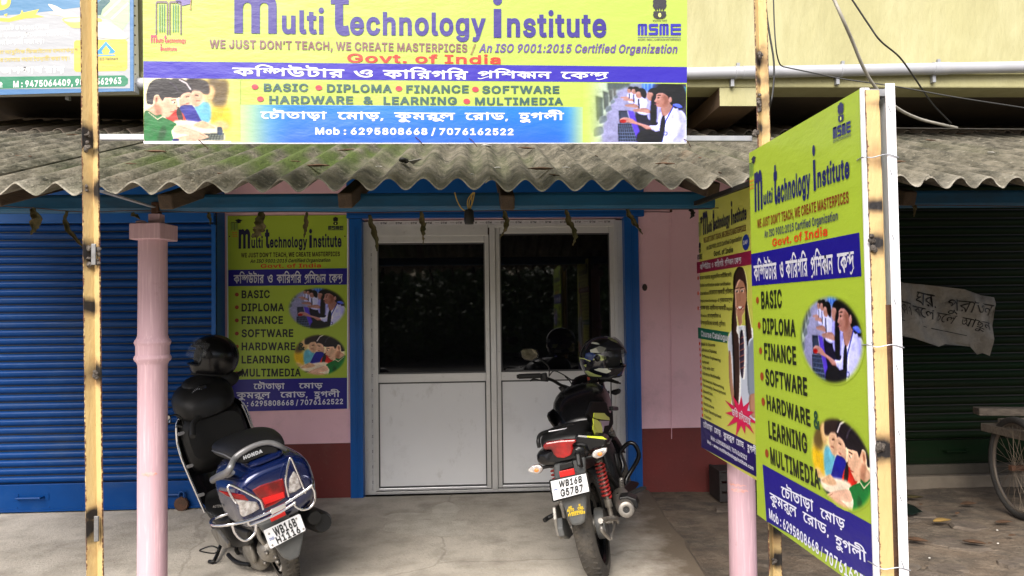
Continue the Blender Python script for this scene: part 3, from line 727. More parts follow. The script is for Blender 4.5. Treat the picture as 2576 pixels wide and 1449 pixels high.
# timber rafters and the long painted beam
def rafter(u, v, y, yaw=0, w_=.07, h_=.075):
    p = PY(u, v, y); q = p + Vector((yaw * 1.0, 2.2, .335 * 2.2)); b = MB().bar(p - Vector((0, 3.05, 2)), q - Vector((0, 3.05, 2)), w_, h_)
    return b.build('rafter', M_wood, RF, bevel=.008)
rafter(868, 505, 3.62, .06); rafter(1277, 510, 3.62, 0); rafter(415, 508, 3.55, .32); rafter(1795, 478, 3.62, -.35); rafter(2290, 500, 3.7, -.1); rafter(-20, 500, 3.5, .25)
bz = PY(1280, 506, 3.86).z
MB().ext((-6, .79, bz - 2 - .045), (7, .87, bz - 2 + .045)).build('roof_beam', M_beam, RF, bevel=.018)
for (u, v) in ((1180, 505),): pass
# purlin seen in the gap below the sheets
for yy in (3.42, 4.6, 5.6):
    zz = troughZ(0) + SL * (yy - 3.05) - .03
    MB().ext((-6, yy - 3.05 - .03, zz - 2 - .04), (7, yy - 3.05 + .03, zz - 2)).build('purlin', M_wood, RF, bevel=.006) if yy > 4 else None
# J-hooks through the sheets
for (u, v) in ((188, 477), (510, 462), (1345, 478), (690, 400)): pass

# ------------------------------------------------------------------ columns
def column(uc, label, top, yc=3.85, leaf_cap=True):
    p = PZ(uc, 1510, 0); x = PY(uc, 1000, yc).x
    t = empty('round_column', (x, yc, 0), label, 'column', 'round pink columns of the verandah')
    prof = [(.0775, 0), (.0775, .9), (.077, 1.247), (.083, 1.262), (.094, 1.272), (.098, 1.283), (.094, 1.294), (.088, 1.30), (.088, 1.345), (.092, 1.352), (.096, 1.362), (.092, 1.374), (.083, 1.384), (.078, 1.40), (.0765, 1.6), (.0755, top)]
    prof = [(r_q * .905, h_q) for r_q, h_q in prof]
    MB().lathe(prof, (0, 0, 0), (0, 0, 1), 36).build('shaft', M_colm, t, smooth=35)
    zt = top
    MB().box((.005, 0, zt + .041), (.165, .165, .082), Matrix.Rotation(R(-8), 3, 'Z')).build('capital', M_colm, t, bevel=.005)
    MB().box((.018, 0, zt + .083 + .026), (.06, .06, .05)).build('neck_block', M_colm, t, bevel=.004)
    MB().box((.018, 0, zt + .133 + .03), (.035, .05, .06)).build('bracket', M_rust, t, bevel=.003)
    MB().ell((-.045, -.03, zt + .087), (.03, .03, .014), 8, 5).build('mortar_lump', M_colm, t, smooth=60)
    return t
ct = PY(384, 601, 3.77).z
column(384, 'round pink column between the blue shutter and the parked scooter', ct)
column(1860, 'round pink column half hidden behind the hanging sign boards', ct)
# old paint smudges on both columns
def smudge(u, v, w_, h_, col, uc, name):
    x = PY(uc, 1000, 3.85).x; c = PY(u, v, 3.782); a0 = math.asin(max(-.9, min(.9, (c.x - x) / .0701))); V = []; k = 14
    for i_ in range(k + 1):
        for s_ in (-1, 1):
            a = a0 + (i_ / k - .5) * w_ / .0701; hh = h_ * (.35 + .65 * math.sin(math.pi * i_ / k)) * random.uniform(.7, 1.1)
            V.append((x + (.0714) * math.sin(a), 3.85 - (.0714) * math.cos(a), c.z + s_ * hh / 2 + .003 * math.sin(i_ * 1.7)))
    return V, [(2 * j, 2 * j + 2, 2 * j + 3, 2 * j + 1) for j in range(k)]
cols = [o for o in COL.objects if o.name.startswith('round_column')]
for (u, v, w_, h_, uc, ci) in ((375, 1193, .075, .022, 384, 0), (1861, 1235, .09, .02, 1860, 1), (1855, 1222, .1, .012, 1860, 1)):
    V, fs = smudge(u, v, w_, h_, None, uc, ''); o = cols[ci]; V = [(a - o.location.x, b - o.location.y, c) for a, b, c in V]
    mesh('paint_smudge', V, fs, mat('salmon_smudge', (.62, .30, .24), .8, col2=(.70, .42, .42), nscale=40, spread=.3), o)
# ================================================================== PRINTED PICTURES
def paint_kids():
    c = Canvas(140, 655, 960, 1195, .30, (246, 240, 214))
    c.poly([(640, 655), (960, 655), (960, 1195), (800, 1195), (700, 900)], (240, 226, 120), 14)
    c.poly([(860, 655), (960, 655), (960, 1195), (880, 1195)], (236, 240, 150), 12)
    c.poly([(690, 665), (780, 660), (860, 690), (850, 820), (800, 960), (740, 900), (690, 790)], (120, 104, 70), 5)
    c.poly([(650, 790), (700, 720), (740, 740), (735, 810), (690, 850)], (226, 196, 150), 3)
    c.poly([(700, 930), (860, 900), (875, 1080), (740, 1080)], (232, 200, 50), 5)
    c.poly([(570, 890), (680, 860), (710, 960), (680, 1045), (600, 1040)], (120, 200, 235), 2.5)
    c.poly([(700, 1060), (790, 1010), (860, 1050), (850, 1090), (730, 1100)], (232, 205, 150), 3)
    c.poly([(500, 670), (600, 660), (680, 690), (695, 780), (650, 790), (600, 770), (540, 790)], (62, 50, 50), 1.8)
    c.poly([(540, 770), (610, 765), (640, 800), (630, 860), (590, 895), (540, 870)], (222, 188, 165), 1.5)
    c.line([(575, 800), (600, 806)], 8, (90, 60, 50), 1.0); c.line([(585, 850), (615, 848)], 7, (170, 100, 90), 1.0)
    c.poly([(370, 670), (450, 660), (530, 700), (545, 760), (520, 800), (450, 830), (420, 760)], (45, 36, 48), 1.0)
    c.line([(440, 668), (500, 700), (535, 750)], 13, (225, 225, 240), .8)
    c.poly([(455, 800), (530, 775), (545, 840), (525, 890), (480, 920), (440, 880)], (224, 190, 170), 1.0)
    c.line([(495, 815), (522, 812)], 6, (80, 50, 45), .7); c.line([(500, 872), (522, 868)], 6, (180, 90, 90), .7)
    c.poly([(440, 910), (520, 885), (560, 900), (620, 1010), (640, 1040), (560, 1090), (470, 1070)], (38, 42, 170), .8)
    c.poly([(320, 960), (400, 920), (470, 960), (505, 1070), (430, 1080), (340, 1010)], (222, 58, 40), .8)
    c.poly([(425, 900), (450, 930), (470, 1000), (455, 1070), (430, 1010), (415, 950)], (44, 34, 34), .6)
    c.poly([(400, 1020), (700, 1050), (800, 1110), (790, 1195), (400, 1195)], (247, 240, 228), 2)
    c.poly([(600, 1030), (640, 1020), (720, 1060), (745, 1085), (640, 1085), (560, 1060)], (228, 194, 165), 1.2)
    c.poly([(640, 1130), (820, 1120), (815, 1190), (600, 1190)], (120, 132, 128), .8, False)
    for k in range(6): c.line([(668 + k * 24, 1132), (648 + k * 25, 1185)], 4, (60, 68, 70), .4)
    for k in range(3): c.line([(660, 1140 + k * 16), (812, 1134 + k * 17)], 3, (60, 68, 70), .4)
    c.poly([(762, 1075), (800, 1080), (802, 1135), (765, 1135)], (60, 84, 120), .8)
    # foreground boy
    c.poly([(225, 820), (300, 800), (400, 812), (418, 850), (424, 898), (418, 925), (396, 928), (398, 942), (372, 968), (345, 990), (290, 988), (270, 1040), (165, 1000), (175, 930), (228, 880)], (236, 200, 178), .7)
    c.poly([(228, 880), (285, 900), (292, 985), (262, 1030), (240, 940)], (196, 150, 128), 2.5)
    c.poly([(168, 870), (165, 790), (188, 712), (240, 668), (330, 660), (405, 682), (450, 735), (458, 790), (430, 822), (385, 824), (320, 822), (300, 850), (285, 835), (262, 800), (232, 806), (222, 840), (216, 880), (190, 882)], (42, 36, 46), .6)
    c.line([(360, 690), (410, 730), (430, 770)], 8, (105, 100, 125), 1.4)
    c.ell(248, 842, 20, 34, (226, 184, 160), .7); c.ell(248, 842, 9, 20, (180, 125, 105), .8)
    c.line([(372, 846), (408, 840)], 7, (50, 34, 32), .5); c.ell(392, 864, 12, 6, (250, 245, 240), .4); c.ell(398, 864, 6, 7, (40, 26, 24), .3)
    c.line([(414, 892), (424, 916)], 6, (205, 150, 130), .5); c.line([(368, 945), (397, 942)], 7, (200, 95, 90), .5)
    c.poly([(148, 945), (240, 975), (285, 968), (300, 990), (370, 1020), (418, 1058), (372, 1108), (372, 1195), (150, 1195)], (22, 138, 76), .6)
    c.poly([(300, 1060), (330, 1110), (300, 1195), (250, 1195)], (16, 108, 60), 2.5)
    c.line([(180, 950), (255, 1010), (296, 985)], 7, (238, 220, 205), .5)
    c.poly([(385, 1105), (415, 1058), (520, 1085), (620, 1120), (680, 1150), (676, 1166), (600, 1150), (500, 1140), (430, 1130)], (240, 205, 188), .6)
    c.poly([(440, 1160), (560, 1140), (650, 1160), (664, 1170), (560, 1192), (400, 1195)], (236, 198, 178), .6)
    c.line([(610, 1128), (664, 1158)], 4, (190, 140, 120), .4); c.ell(408, 1185, 30, 13, (36, 56, 140), .5)
    return c
def paint_class():
    c = Canvas(1490, 700, 2370, 1200, .30, (150, 158, 160))
    c.poly([(1490, 700), (1760, 700), (1700, 1200), (1490, 1200)], (200, 214, 165), 14)
    c.poly([(1700, 700), (1890, 700), (1890, 760), (1700, 760)], (100, 112, 100), 2, False)
    c.poly([(1990, 700), (2110, 700), (2110, 770), (1990, 770)], (90, 140, 205), 2, False)
    for x in (2010, 2040, 2075): c.line([(x, 700), (x, 765)], 8, (150, 190, 230), 1)
    c.poly([(2110, 700), (2370, 700), (2370, 1000), (2200, 900), (2110, 800)], (78, 74, 88), 4)
    c.poly([(2330, 730), (2368, 730), (2368, 790), (2330, 790)], (60, 130, 130), 1)
    c.poly([(1790, 770), (2060, 790), (2060, 1060), (1960, 1200), (1650, 1200)], (168, 166, 178), 3)
    for k, (x, y, s_) in enumerate([(1560, 1010, 150), (1610, 930, 120), (1670, 860, 90), (1715, 815, 66), (1750, 785, 50)]):   # row of monitors from behind
        c.poly([(x - s_ * .1, y - s_ * 1.0), (x + s_ * .42, y - s_ * .85), (x + s_ * .44, y + s_ * .45), (x, y + s_ * .8)], (96 + k * 4, 112, 98) if k else (178, 192, 150), 1.6, False)
        c.poly([(x + s_ * .2, y + s_ * .5), (x + s_ * .6, y + s_ * .4), (x + s_ * .7, y + s_ * .75), (x + s_ * .2, y + s_ * .95)], (130, 140, 132), 1.2)
    def stud(x, y, s_, shirt, tie=True):
        c.poly([(x - 40 * s_, y + 60 * s_), (x + 30 * s_, y + 50 * s_), (x + 95 * s_, y + 100 * s_), (x + 110 * s_, y + 260 * s_), (x - 30 * s_, y + 250 * s_), (x - 60 * s_, y + 150 * s_)], shirt, 1.0)
        c.poly([(x - 60 * s_, y + 130 * s_), (x - 20 * s_, y + 180 * s_), (x - 130 * s_, y + 170 * s_), (x - 190 * s_, y + 160 * s_), (x - 185 * s_, y + 140 * s_)], (196, 150, 125), .8)
        c.poly([(x - 52 * s_, y - 20 * s_), (x - 10 * s_, y - 45 * s_), (x + 25 * s_, y), (x + 10 * s_, y + 52 * s_), (x - 30 * s_, y + 55 * s_), (x - 55 * s_, y + 30 * s_), (x - 60 * s_, y + 14 * s_)], (192, 144, 118), .7)
        c.poly([(x - 45 * s_, y - 35 * s_), (x, y - 72 * s_), (x + 60 * s_, y - 55 * s_), (x + 82 * s_, y + 5 * s_), (x + 62 * s_, y + 60 * s_), (x + 20 * s_, y + 30 * s_), (x, y - 22 * s_)], (34, 28, 34), .8)
        if tie: c.line([(x - 20 * s_, y + 72 * s_), (x - 15 * s_, y + 200 * s_)], 16 * s_, (34, 34, 56), .7)
    c.poly([(1960, 900), (2200, 880), (2370, 1000), (2370, 1200), (1960, 1200)], (44, 38, 62), 3)
    stud(1890, 760, .42, (222, 222, 240)); stud(1930, 765, .50, (216, 216, 238)); stud(1975, 790, .66, (222, 222, 244)); stud(2080, 800, .85, (190, 186, 226), False)
    c.poly([(2075, 820), (2115, 830), (2110, 1040), (2060, 1020)], (26, 24, 38), 1.5)
    c.poly([(1870, 930), (1920, 940), (2000, 1200), (1940, 1200)], (110, 84, 190), 1.2, False)
    c.poly([(1792, 935), (1862, 935), (1890, 1040), (1800, 1040)], (70, 78, 92), .8, False)
    c.poly([(1786, 1045), (1900, 1045), (1950, 1192), (1790, 1195)], (58, 68, 84), .6, False)
    for k in range(5): c.line([(1790, 1062 + k * 27), (1908 + k * 10, 1062 + k * 27)], 5, (104, 116, 132), .4)
    for k in range(7): c.line([(1802 + k * 16, 1050), (1806 + k * 22, 1190)], 4, (104, 116, 132), .4)
    # foreground student
    c.poly([(2050, 1060), (2120, 1050), (2140, 960), (2190, 905), (2250, 890), (2330, 930), (2370, 1000), (2370, 1200), (2160, 1200), (2150, 1105), (2060, 1120)], (226, 224, 246), .7)
    c.poly([(2240, 900), (2300, 960), (2310, 1100), (2250, 1190), (2330, 1195), (2368, 1040), (2320, 930)], (198, 196, 232), 3)
    c.poly([(1950, 1030), (2060, 1066), (2055, 1108), (1980, 1062), (1880, 1035), (1815, 1030), (1800, 1008), (1840, 990), (1900, 1000)], (206, 150, 126), .7)
    c.ell(1828, 1022, 28, 14, (200, 50, 50), .7)
    c.poly([(2160, 900), (2230, 840), (2260, 890), (2180, 985), (2150, 920)], (190, 142, 118), .7)
    c.poly([(2112, 790), (2140, 745), (2200, 750), (2228, 820), (2206, 886), (2168, 902), (2122, 898), (2108, 876), (2112, 864), (2094, 852), (2108, 824)], (190, 138, 112), .6)
    c.poly([(2170, 800), (2222, 820), (2206, 884), (2166, 900), (2180, 850)], (158, 108, 86), 3.5)
    c.poly([(2106, 792), (2112, 740), (2150, 706), (2210, 696), (2280, 716), (2322, 790), (2316, 880), (2280, 912), (2248, 890), (2226, 858), (2212, 812), (2176, 784), (2136, 780)], (32, 26, 34), .6)
    c.poly([(2270, 700), (2340, 720), (2368, 800), (2350, 900), (2300, 920), (2290, 800)], (36, 30, 40), 1.5)
    c.ell(2300, 745, 38, 42, (30, 25, 32), 1); c.ell(2232, 838, 14, 24, (198, 148, 124), .6)
    c.line([(2116, 802), (2146, 800)], 6, (50, 34, 34), .4); c.ell(2130, 822, 10, 5, (50, 34, 34), .4); c.line([(2100, 876), (2124, 872)], 6, (168, 84, 84), .5)
    c.poly([(2250, 880), (2300, 870), (2338, 900), (2300, 905)], (110, 130, 215), .8)
    c.line([(2262, 885), (2190, 1020), (2165, 1120), (2160, 1195)], 9, (40, 66, 170), .5)
    c.poly([(2160, 985), (2185, 990), (2180, 1120), (2150, 1195), (2140, 1100)], (24, 26, 50), .6); c.ell(2190, 1125, 17, 17, (80, 86, 150), .6); c.ell(2190, 1125, 11, 11, (216, 214, 240), .5)
    c.poly([(1960, 1120), (2060, 1090), (2130, 1140), (2130, 1200), (1960, 1200)], (36, 30, 44), 1.5)
    return c
def paint_girl():
    c = Canvas(295, 625, 520, 1740, .55, (228, 232, 120))
    c.poly([(300, 1200), (330, 1100), (400, 1060), (480, 1090), (505, 1240), (505, 1560), (490, 1740), (330, 1740), (325, 1500), (315, 1350)], (214, 222, 242), 1)
    c.poly([(306, 1280), (322, 1290), (330, 1500), (350, 1660), (330, 1680), (306, 1500)], (190, 140, 116), 1)
    c.poly([(355, 770), (372, 690), (400, 690), (432, 760), (436, 860), (418, 960), (404, 990), (404, 1040), (384, 1060), (372, 1000), (356, 930)], (190, 134, 106), 1)
    c.poly([(350, 830), (352, 700), (375, 640), (398, 630), (424, 655), (440, 760), (440, 900), (462, 1100), (474, 1400), (452, 1440), (434, 1200), (424, 960), (436, 860), (426, 760), (400, 726), (386, 726), (362, 790), (360, 880), (366, 1000), (380, 1200), (378, 1480), (360, 1720), (340, 1640), (336, 1300), (332, 1060), (344, 900)], (58, 34, 28), 1)
    for x in (374, 408): c.ell(x, 806, 10, 8, (244, 238, 230), .6); c.ell(x, 808, 6, 8, (40, 26, 22), .5); c.line([(x - 12, 786), (x + 10, 784)], 6, (60, 34, 28), .5)
    c.line([(392, 830), (396, 876), (388, 880)], 5, (178, 120, 98), .7); c.ell(392, 932, 20, 12, (250, 246, 240), .6); c.line([(372, 922), (392, 948), (414, 920)], 7, (186, 70, 76), .6)
    c.poly([(372, 1060), (396, 1100), (410, 1060), (424, 1100), (392, 1140), (366, 1110)], (240, 244, 252), .7)
    c.poly([(390, 1110), (408, 1110), (414, 1260), (402, 1440), (384, 1400), (382, 1240)], (54, 40, 66), .6)
    for k in range(6): c.line([(384, 1160 + k * 44), (412, 1140 + k * 44)], 6, (150, 84, 60), .5)
    c.poly([(440, 1180), (486, 1150), (500, 1290), (506, 1560), (440, 1560), (430, 1400)], (150, 162, 182), .8)
    c.poly([(440, 1560), (500, 1540), (506, 1680), (450, 1700)], (206, 150, 122), 1)
    return c
KIDS, CLS, GIRL = paint_kids(), paint_class(), paint_girl()
def enrich(c, tint, con, g):   # tone, soft modelling and grain, as a printed photograph has
    a = c.a; lum = a.mean(2); b = blur(lum, 1.6); d = b - np.roll(b, (2, 2), (0, 1)); lo = blur(g.normal(size=lum.shape), 5); lo /= lo.std(); md = blur(g.normal(size=lum.shape), 1.2); md /= md.std()
    a = a * (1 + .03 * lo + .02 * md)[..., None] + (.7 * np.clip(d, -.10, .10))[..., None]
    c.a = np.clip(((a - .5) * con + .42) * np.array(tint), 0, 1)
_g = np.random.default_rng(4)
enrich(KIDS, (1, .96, .91), 1.12, _g); enrich(CLS, (.90, .92, 1.12), 1.18, _g); GIRL0 = GIRL.a.copy()
YG = (155, 174, 74); YG2 = (162, 186, 54); YGC = (206, 206, 92); NAVY = (38, 24, 150); NAVY2 = (24, 14, 128)
def edge_fade(img, bgc, sides):
    h, w_ = img.shape[:2]; m = np.ones((h, w_)); x = np.linspace(0, 1, w_)[None, :]; y = np.linspace(0, 1, h)[:, None]
    for s_, k in sides.items():
        f = {'l': x, 'r': 1 - x, 't': y, 'b': 1 - y}[s_]; m = m * np.clip(f / k, 0, 1)
    m = m * m * (3 - 2 * m)
    return img * m[..., None] + np.array(bgc) / 255.0 * (1 - m[..., None]) if not isinstance(bgc, np.ndarray) else img * m[..., None] + bgc * (1 - m[..., None])
def oval(img, bgc, soft=.14):
    h, w_ = img.shape[:2]; x = np.linspace(-1, 1, w_)[None, :]; y = np.linspace(-1, 1, h)[:, None]; r = np.sqrt(x * x + y * y)
    m = np.clip((1 - r) / soft, 0, 1); m = m * m * (3 - 2 * m)
    return img * m[..., None] + np.array(bgc) / 255.0 * (1 - m[..., None]), m
def lion_emblem(pl, par, f, rgb):
    """f maps unit square (0..1, 0..1 up) to pixels; four-lion capital reduced to its outline"""
    def P(pts, z=.0022): 
        V, T = fill([np.array([pl.L(*f(a, b)) for a, b in pts])]); onplane(pl, 'emblem', V, T, z, ink(rgb), par)
    P([(.30, .98), (.40, 1.0), (.5, 1.02), (.6, 1.0), (.70, .98), (.74, .9), (.88, .92), (.97, .82), (.93, .72), (.98, .62), (.9, .5), (.82, .46), (.8, .38), (.70, .38), (.68, .5), (.62, .42), (.60, .36), (.54, .36), (.53, .5), (.47, .5), (.46, .36), (.40, .36), (.38, .42), (.32, .5), (.30, .38), (.2, .38), (.18, .46), (.1, .5), (.02, .62), (.07, .72), (.03, .82), (.12, .92), (.26, .9)])
    P([(.1, .35), (.9, .35), (.94, .30), (.9, .26), (.96, .18), (.88, .06), (.7, .0), (.3, .0), (.12, .06), (.04, .18), (.1, .26), (.06, .30)])
    V = np.array([pl.L(*f(.5 + .1 * math.cos(t), .17 + .1 * math.sin(t))) for t in np.linspace(0, 2 * math.pi, 12, endpoint=False)])
    onplane(pl, 'emblem', V, [tuple(range(12))], .0028, ink((226, 240, 120)), par)
def msme(pl, par, f, rgb):
    def P(pts): V, T = fill([np.array([pl.L(*f(a, b)) for a, b in pts])]); onplane(pl, 'logo', V, T, .0022, ink(rgb), par)
    for x in (0, .5):
        P([(x + .012, .84), (x + .03, 1), (x + .19, 1), (x + .205, .84)]); P([(x, 0), (x, .9), (x + .02, 1), (x + .055, 1), (x + .055, 0)]); P([(x + .075, 0), (x + .075, 1), (x + .135, 1), (x + .135, 0)]); P([(x + .155, 0), (x + .155, 1), (x + .2, 1), (x + .215, .9), (x + .215, 0)])
    P([(.26, .56), (.25, .9), (.28, 1), (.47, 1), (.47, .76), (.31, .76), (.31, .62), (.42, .62), (.47, .56), (.47, .1), (.45, 0), (.25, 0), (.25, .22), (.41, .22), (.41, .4), (.28, .4)])
    P([(.76, 0), (.76, 1), (1, 1), (1, .76), (.81, .76), (.81, .62), (1, .62), (1, .4), (.81, .4), (.81, .22), (1, .22), (1, 0)])
    P([(0, -.16), (1, -.16), (1, -.2), (0, -.2)])
def books(pl, par, f, rgb, cap=(70, 50, 120)):
    def P(pts, c): V, T = fill([np.array([pl.L(*f(a, b)) for a, b in pts])]); onplane(pl, 'logo', V, T, .0022, ink(c), par)
    for x in (0, .52):
        P([(x, 0), (x, .95), (x + .05, 1), (x + .43, 1), (x + .48, .95), (x + .48, 0), (x + .43, 0), (x + .43, .94), (x + .05, .94), (x + .05, 0)], rgb)
        for k in (.14, .23, .32): P([(x + k, .08), (x + k, .9), (x + k + .035, .9), (x + k + .035, .08)], (60, 120, 90))
    P([(.5, 1.22), (1.05, 1.38), (1.62, 1.2), (1.1, 1.02)], cap); P([(.75, 1.12), (1.1, 1.02), (1.4, 1.1), (1.36, .92), (1.05, .86), (.78, .96)], cap)
    P([(1.36, 1.12), (1.4, 1.12), (1.36, .84), (1.38, .74), (1.3, .74), (1.32, .84)], (150, 120, 60))
def quadmap(BL, BR, TL):
    B, X_, Y_ = np.array(BL, float), np.array(BR, float) - np.array(BL, float), np.array(TL, float) - np.array(BL, float)
    return lambda a, b: tuple(B + X_ * a + Y_ * b)
def thin(name, label, cat, o, x, y, group=None, mw=None):
    pl = Plane(o, x, y, None); t = empty(name, label=label, cat=cat, mw=pl.M); return pl, t
def slab(pl, par, name, pts, th, m):   # sheet of thickness th behind the face, outline given in pixels
    P = [pl.L(*p) for p in pts]; k = len(P)
    V = [(a, b, 0) for a, b in P] + [(a, b, -th) for a, b in P]
    return mesh(name, V, [tuple(range(k)), tuple(reversed(range(k, 2 * k)))] + [(i, k + i, k + (i + 1) % k, (i + 1) % k) for i in range(k)], m, par)
def sags(n=3): return None

# ================================================================== MAIN BANNER
a, b = PY(362, 357, 2.66), PY(1727, 357, 2.84)
pl, T_ = thin('shop_banner', 'wide yellow and blue institute banner stretched between the two rusty poles', 'banner', a, b - a, (0, 0, 1))
c2 = lambda x, y: (319.5 + x * .2976, y * .2976)
c3 = lambda x, y: (1022.2 + x * .2976, y * .2976)
sh = slab(pl, T_, 'flex_sheet', [(362, 357), (1727, 357), (1729, -80), (358, -100)], .003, ink(YG))
PL = lambda n, pts, rgb, z=.0012: poly(pl, sh, n, pts, rgb, z)
PL('printed_stripe', [c2(140, 518), c3(2372, 567), c3(2370, 700), c2(140, 660)], NAVY, .0009)
# lower blue field fading out at both ends
g = np.linspace(0, 1, 90)[None, :]; fl = np.clip((g - .0) / .17, 0, 1); fr = np.clip((1 - g) / .10, 0, 1); m = (fl * fr); m = m * m * (3 - 2 * m)
vv = np.linspace(0, 1, 12)[:, None]; cb = np.array((0, 104, 210)) / 255; cd = np.array((14, 70, 178)) / 255
blue = cb * (1 - vv[..., None] * .7) + cd * vv[..., None] * .7 + 0 * g[..., None]
side = np.array((170, 186, 118)) / 255 * np.ones((12, 90, 1))
patch(pl, sh, 'printed_stripe', blue * m[..., None] + side * (1 - m[..., None]), c2(880, 1208), c3(1560, 1208), c2(880, 885), .0011)
K = edge_fade(KIDS.a * .84, (159, 176, 84), {'r': .16})
patch(pl, sh, 'printed_photo', K, c2(144, 1192), c2(960, 1194), c2(144, 660), .0016)
Kc = edge_fade(CLS.a * .88, (157, 175, 78), {'l': .22})
patch(pl, sh, 'printed_photo', Kc, c3(1490, 1202), c3(2366, 1204), c3(1490, 700), .0016)
VI = (46, 36, 118)
def tx(s, BL, BR, TL, rgb, **k): text(pl, sh, s, BL, BR, TL, rgb, **k)
def W2(s, x0, x1, yb, yt, rgb, d=0, **k): tx(s, c2(x0, yb), c2(x1, yb + d), c2(x0, yt), rgb, **k)
def W3(s, x0, x1, yb, yt, rgb, d=0, **k): tx(s, c3(x0, yb), c3(x1, yb + d), c3(x0, yt), rgb, **k)
W2('m', 908, 1266, 272, -46, VI, 4, bold=0.025, ref='x'); W2('ulti', 1310, 1665, 283, 92, VI, 2, bold=0.029, ref='l')
W2('t', 1722, 1883, 290, -110, VI, 2, bold=0.025, ref='t'); tx('echnology', c2(1885, 292), c3(672, 301), c2(1885, 104), VI, bold=0.029, ref='h')
W3('i', 732, 808, 310, -28, VI, bold=0.036, ref='i'); W3('nstitute', 850, 1690, 310, 128, VI, 2, bold=0.029, ref='t')
BR_ = (112, 74, 78)
tx('WE JUST DON’T TEACH, WE CREATE MASTERPICES', c2(697, 408), c3(515, 443), c2(697, 337), BR_, bold=0.025)
W3('/', 540, 590, 452, 378, (130, 110, 60), ref='H', bold=0.010)
W3('An ISO 9001:2015 Certified Organization', 612, 2280, 443, 372, (84, 62, 126), 7, bold=0.022, shear=.2)
tx('Govt. of India', c2(1862, 527), c3(797, 541), c2(1862, 455), (216, 42, 32), bold=0.022)
WH = (206, 206, 216)
def band_bn(words, f_, yb, ym, slope, rgb=WH, bold=0.022):
    for (s, x0, x1) in words:
        dy = slope * (x0 - words[0][1]); dy1 = slope * (x1 - words[0][1])
        tx(s, f_(x0, yb + dy), f_(x1, yb + dy1), f_(x0, ym + dy), rgb, bold=bold)
band_bn([('কম্পিউটার', 892, 1838), ('ও', 1915, 2078), ('কারিগরি', 2163, 2883)], c2, 643, 573, .016)
band_bn([('প্রশিক্ষন', 600, 1225), ('কেন্দ্র', 1305, 1708)], c3, 662, 603, .008)
GR = (44, 78, 76); RD = (176, 50, 64)
dots(pl, sh, [c2(1082, 735), c2(1621, 743), c2(2298, 750), c3(583, 757), c2(1128, 838), c3(510, 857)], 8.6, RD, .78)
W2('BASIC', 1157, 1532, 773, 709, GR, 1, bold=0.032); W2('DIPLOMA', 1690, 2240, 780, 715, GR, 3, bold=0.032)
tx('FINANCE', c2(2360, 787), c3(527, 787), c2(2360, 723), GR, bold=0.032); W3('SOFTWARE', 640, 1293, 790, 728, GR, 0, bold=0.032)
W2('HARDWARE', 1203, 1912, 877, 813, GR, 2, bold=0.032); W2('&', 1998, 2082, 880, 818, GR, bold=0.032)
tx('LEARNING', c2(2168, 884), c3(427, 885), c2(2168, 821), GR, bold=0.032); W3('MULTIMEDIA', 580, 1325, 887, 827, GR, 0, bold=0.032)
band_bn([('চৌতাড়া', 1128, 1690), ('মোড়,', 1778, 2168), ('কুমরুল', 2258, 2773)], c2, 1006, 945, .006, bold=0.025)
band_bn([('রোড,', 493, 860), ('হুগলী', 950, 1332)], c3, 1016, 955, 0, bold=0.025)
tx('Mob : 6295808668 / 7076162522', c2(1592, 1137), c3(905, 1143), c2(1592, 1081), WH, bold=0.032)
books(pl, sh, quadmap(c2(243, 295), c2(463, 295), c2(243, 10)), (100, 80, 90), (96, 84, 140))
PK = (206, 50, 84)
W2('m', 203, 255, 360, 300, PK, bold=0.025, ref='x'); W2('ulti', 260, 308, 360, 325, PK, bold=0.022, ref='l'); W2('t', 316, 338, 362, 300, PK, bold=0.022, ref='t')
W2('echnology', 340, 500, 362, 325, PK, bold=0.020, ref='h'); W2('i', 283, 296, 430, 372, PK, bold=0.022, ref='i'); W2('nstitute', 300, 423, 430, 400, PK, bold=0.020, ref='t')
lion_emblem(pl, sh, quadmap(c3(2078, 160), c3(2202, 160), c3(2078, -20)), (48, 46, 52))
W3('सत्यमेव जयते', 2080, 2203, 184, 172, (60, 60, 60), bold=.0)
msme(pl, sh, quadmap(c3(1955, 298), c3(2320, 298), c3(1955, 203)), (44, 40, 150))
W3('MICRO, SMALL & MEDIUM ENTERPRISES', 1957, 2318, 343, 328, (50, 50, 80), bold=0.010)
# frame of square tube, hem and tie wires
lx = lambda u, v: pl.L(u, v)
def tubebar(p, q, z, w_, m, name): 
    A = Vector((*lx(*p), z)); B = Vector((*lx(*q), z)); return MB().bar(A, B, w_, w_).build(name, m, T_, bevel=.002)
tubebar((246, 342), (1897, 346), -.024, .021, M_galv, 'frame_tube'); tubebar((366, -95), (1722, -78), -.024, .021, M_galv, 'frame_tube')
tubebar((366, -90), (368, 340), -.024, .0205, M_galv, 'frame_tube'); tubebar((1718, -75), (1720, 340), -.024, .0205, M_galv, 'frame_tube')
MB().bar(Vector((*lx(361, 357.5), -.004)), Vector((*lx(1728, 357.5), -.004)), .012, .010).build('hem', M_white, T_, bevel=.002)
wt = MB()
for (u, v) in ((1045, 345), (1180, 348), (1720, 350), (500, 352)): 
    p = Vector((*lx(u, v), .003)); wt.tube([p, p + Vector((.012, -.012, .006)), p + Vector((.03, -.03, -.01))], .0016, 5)
wt.build('tie_wire', M_rust, T_)

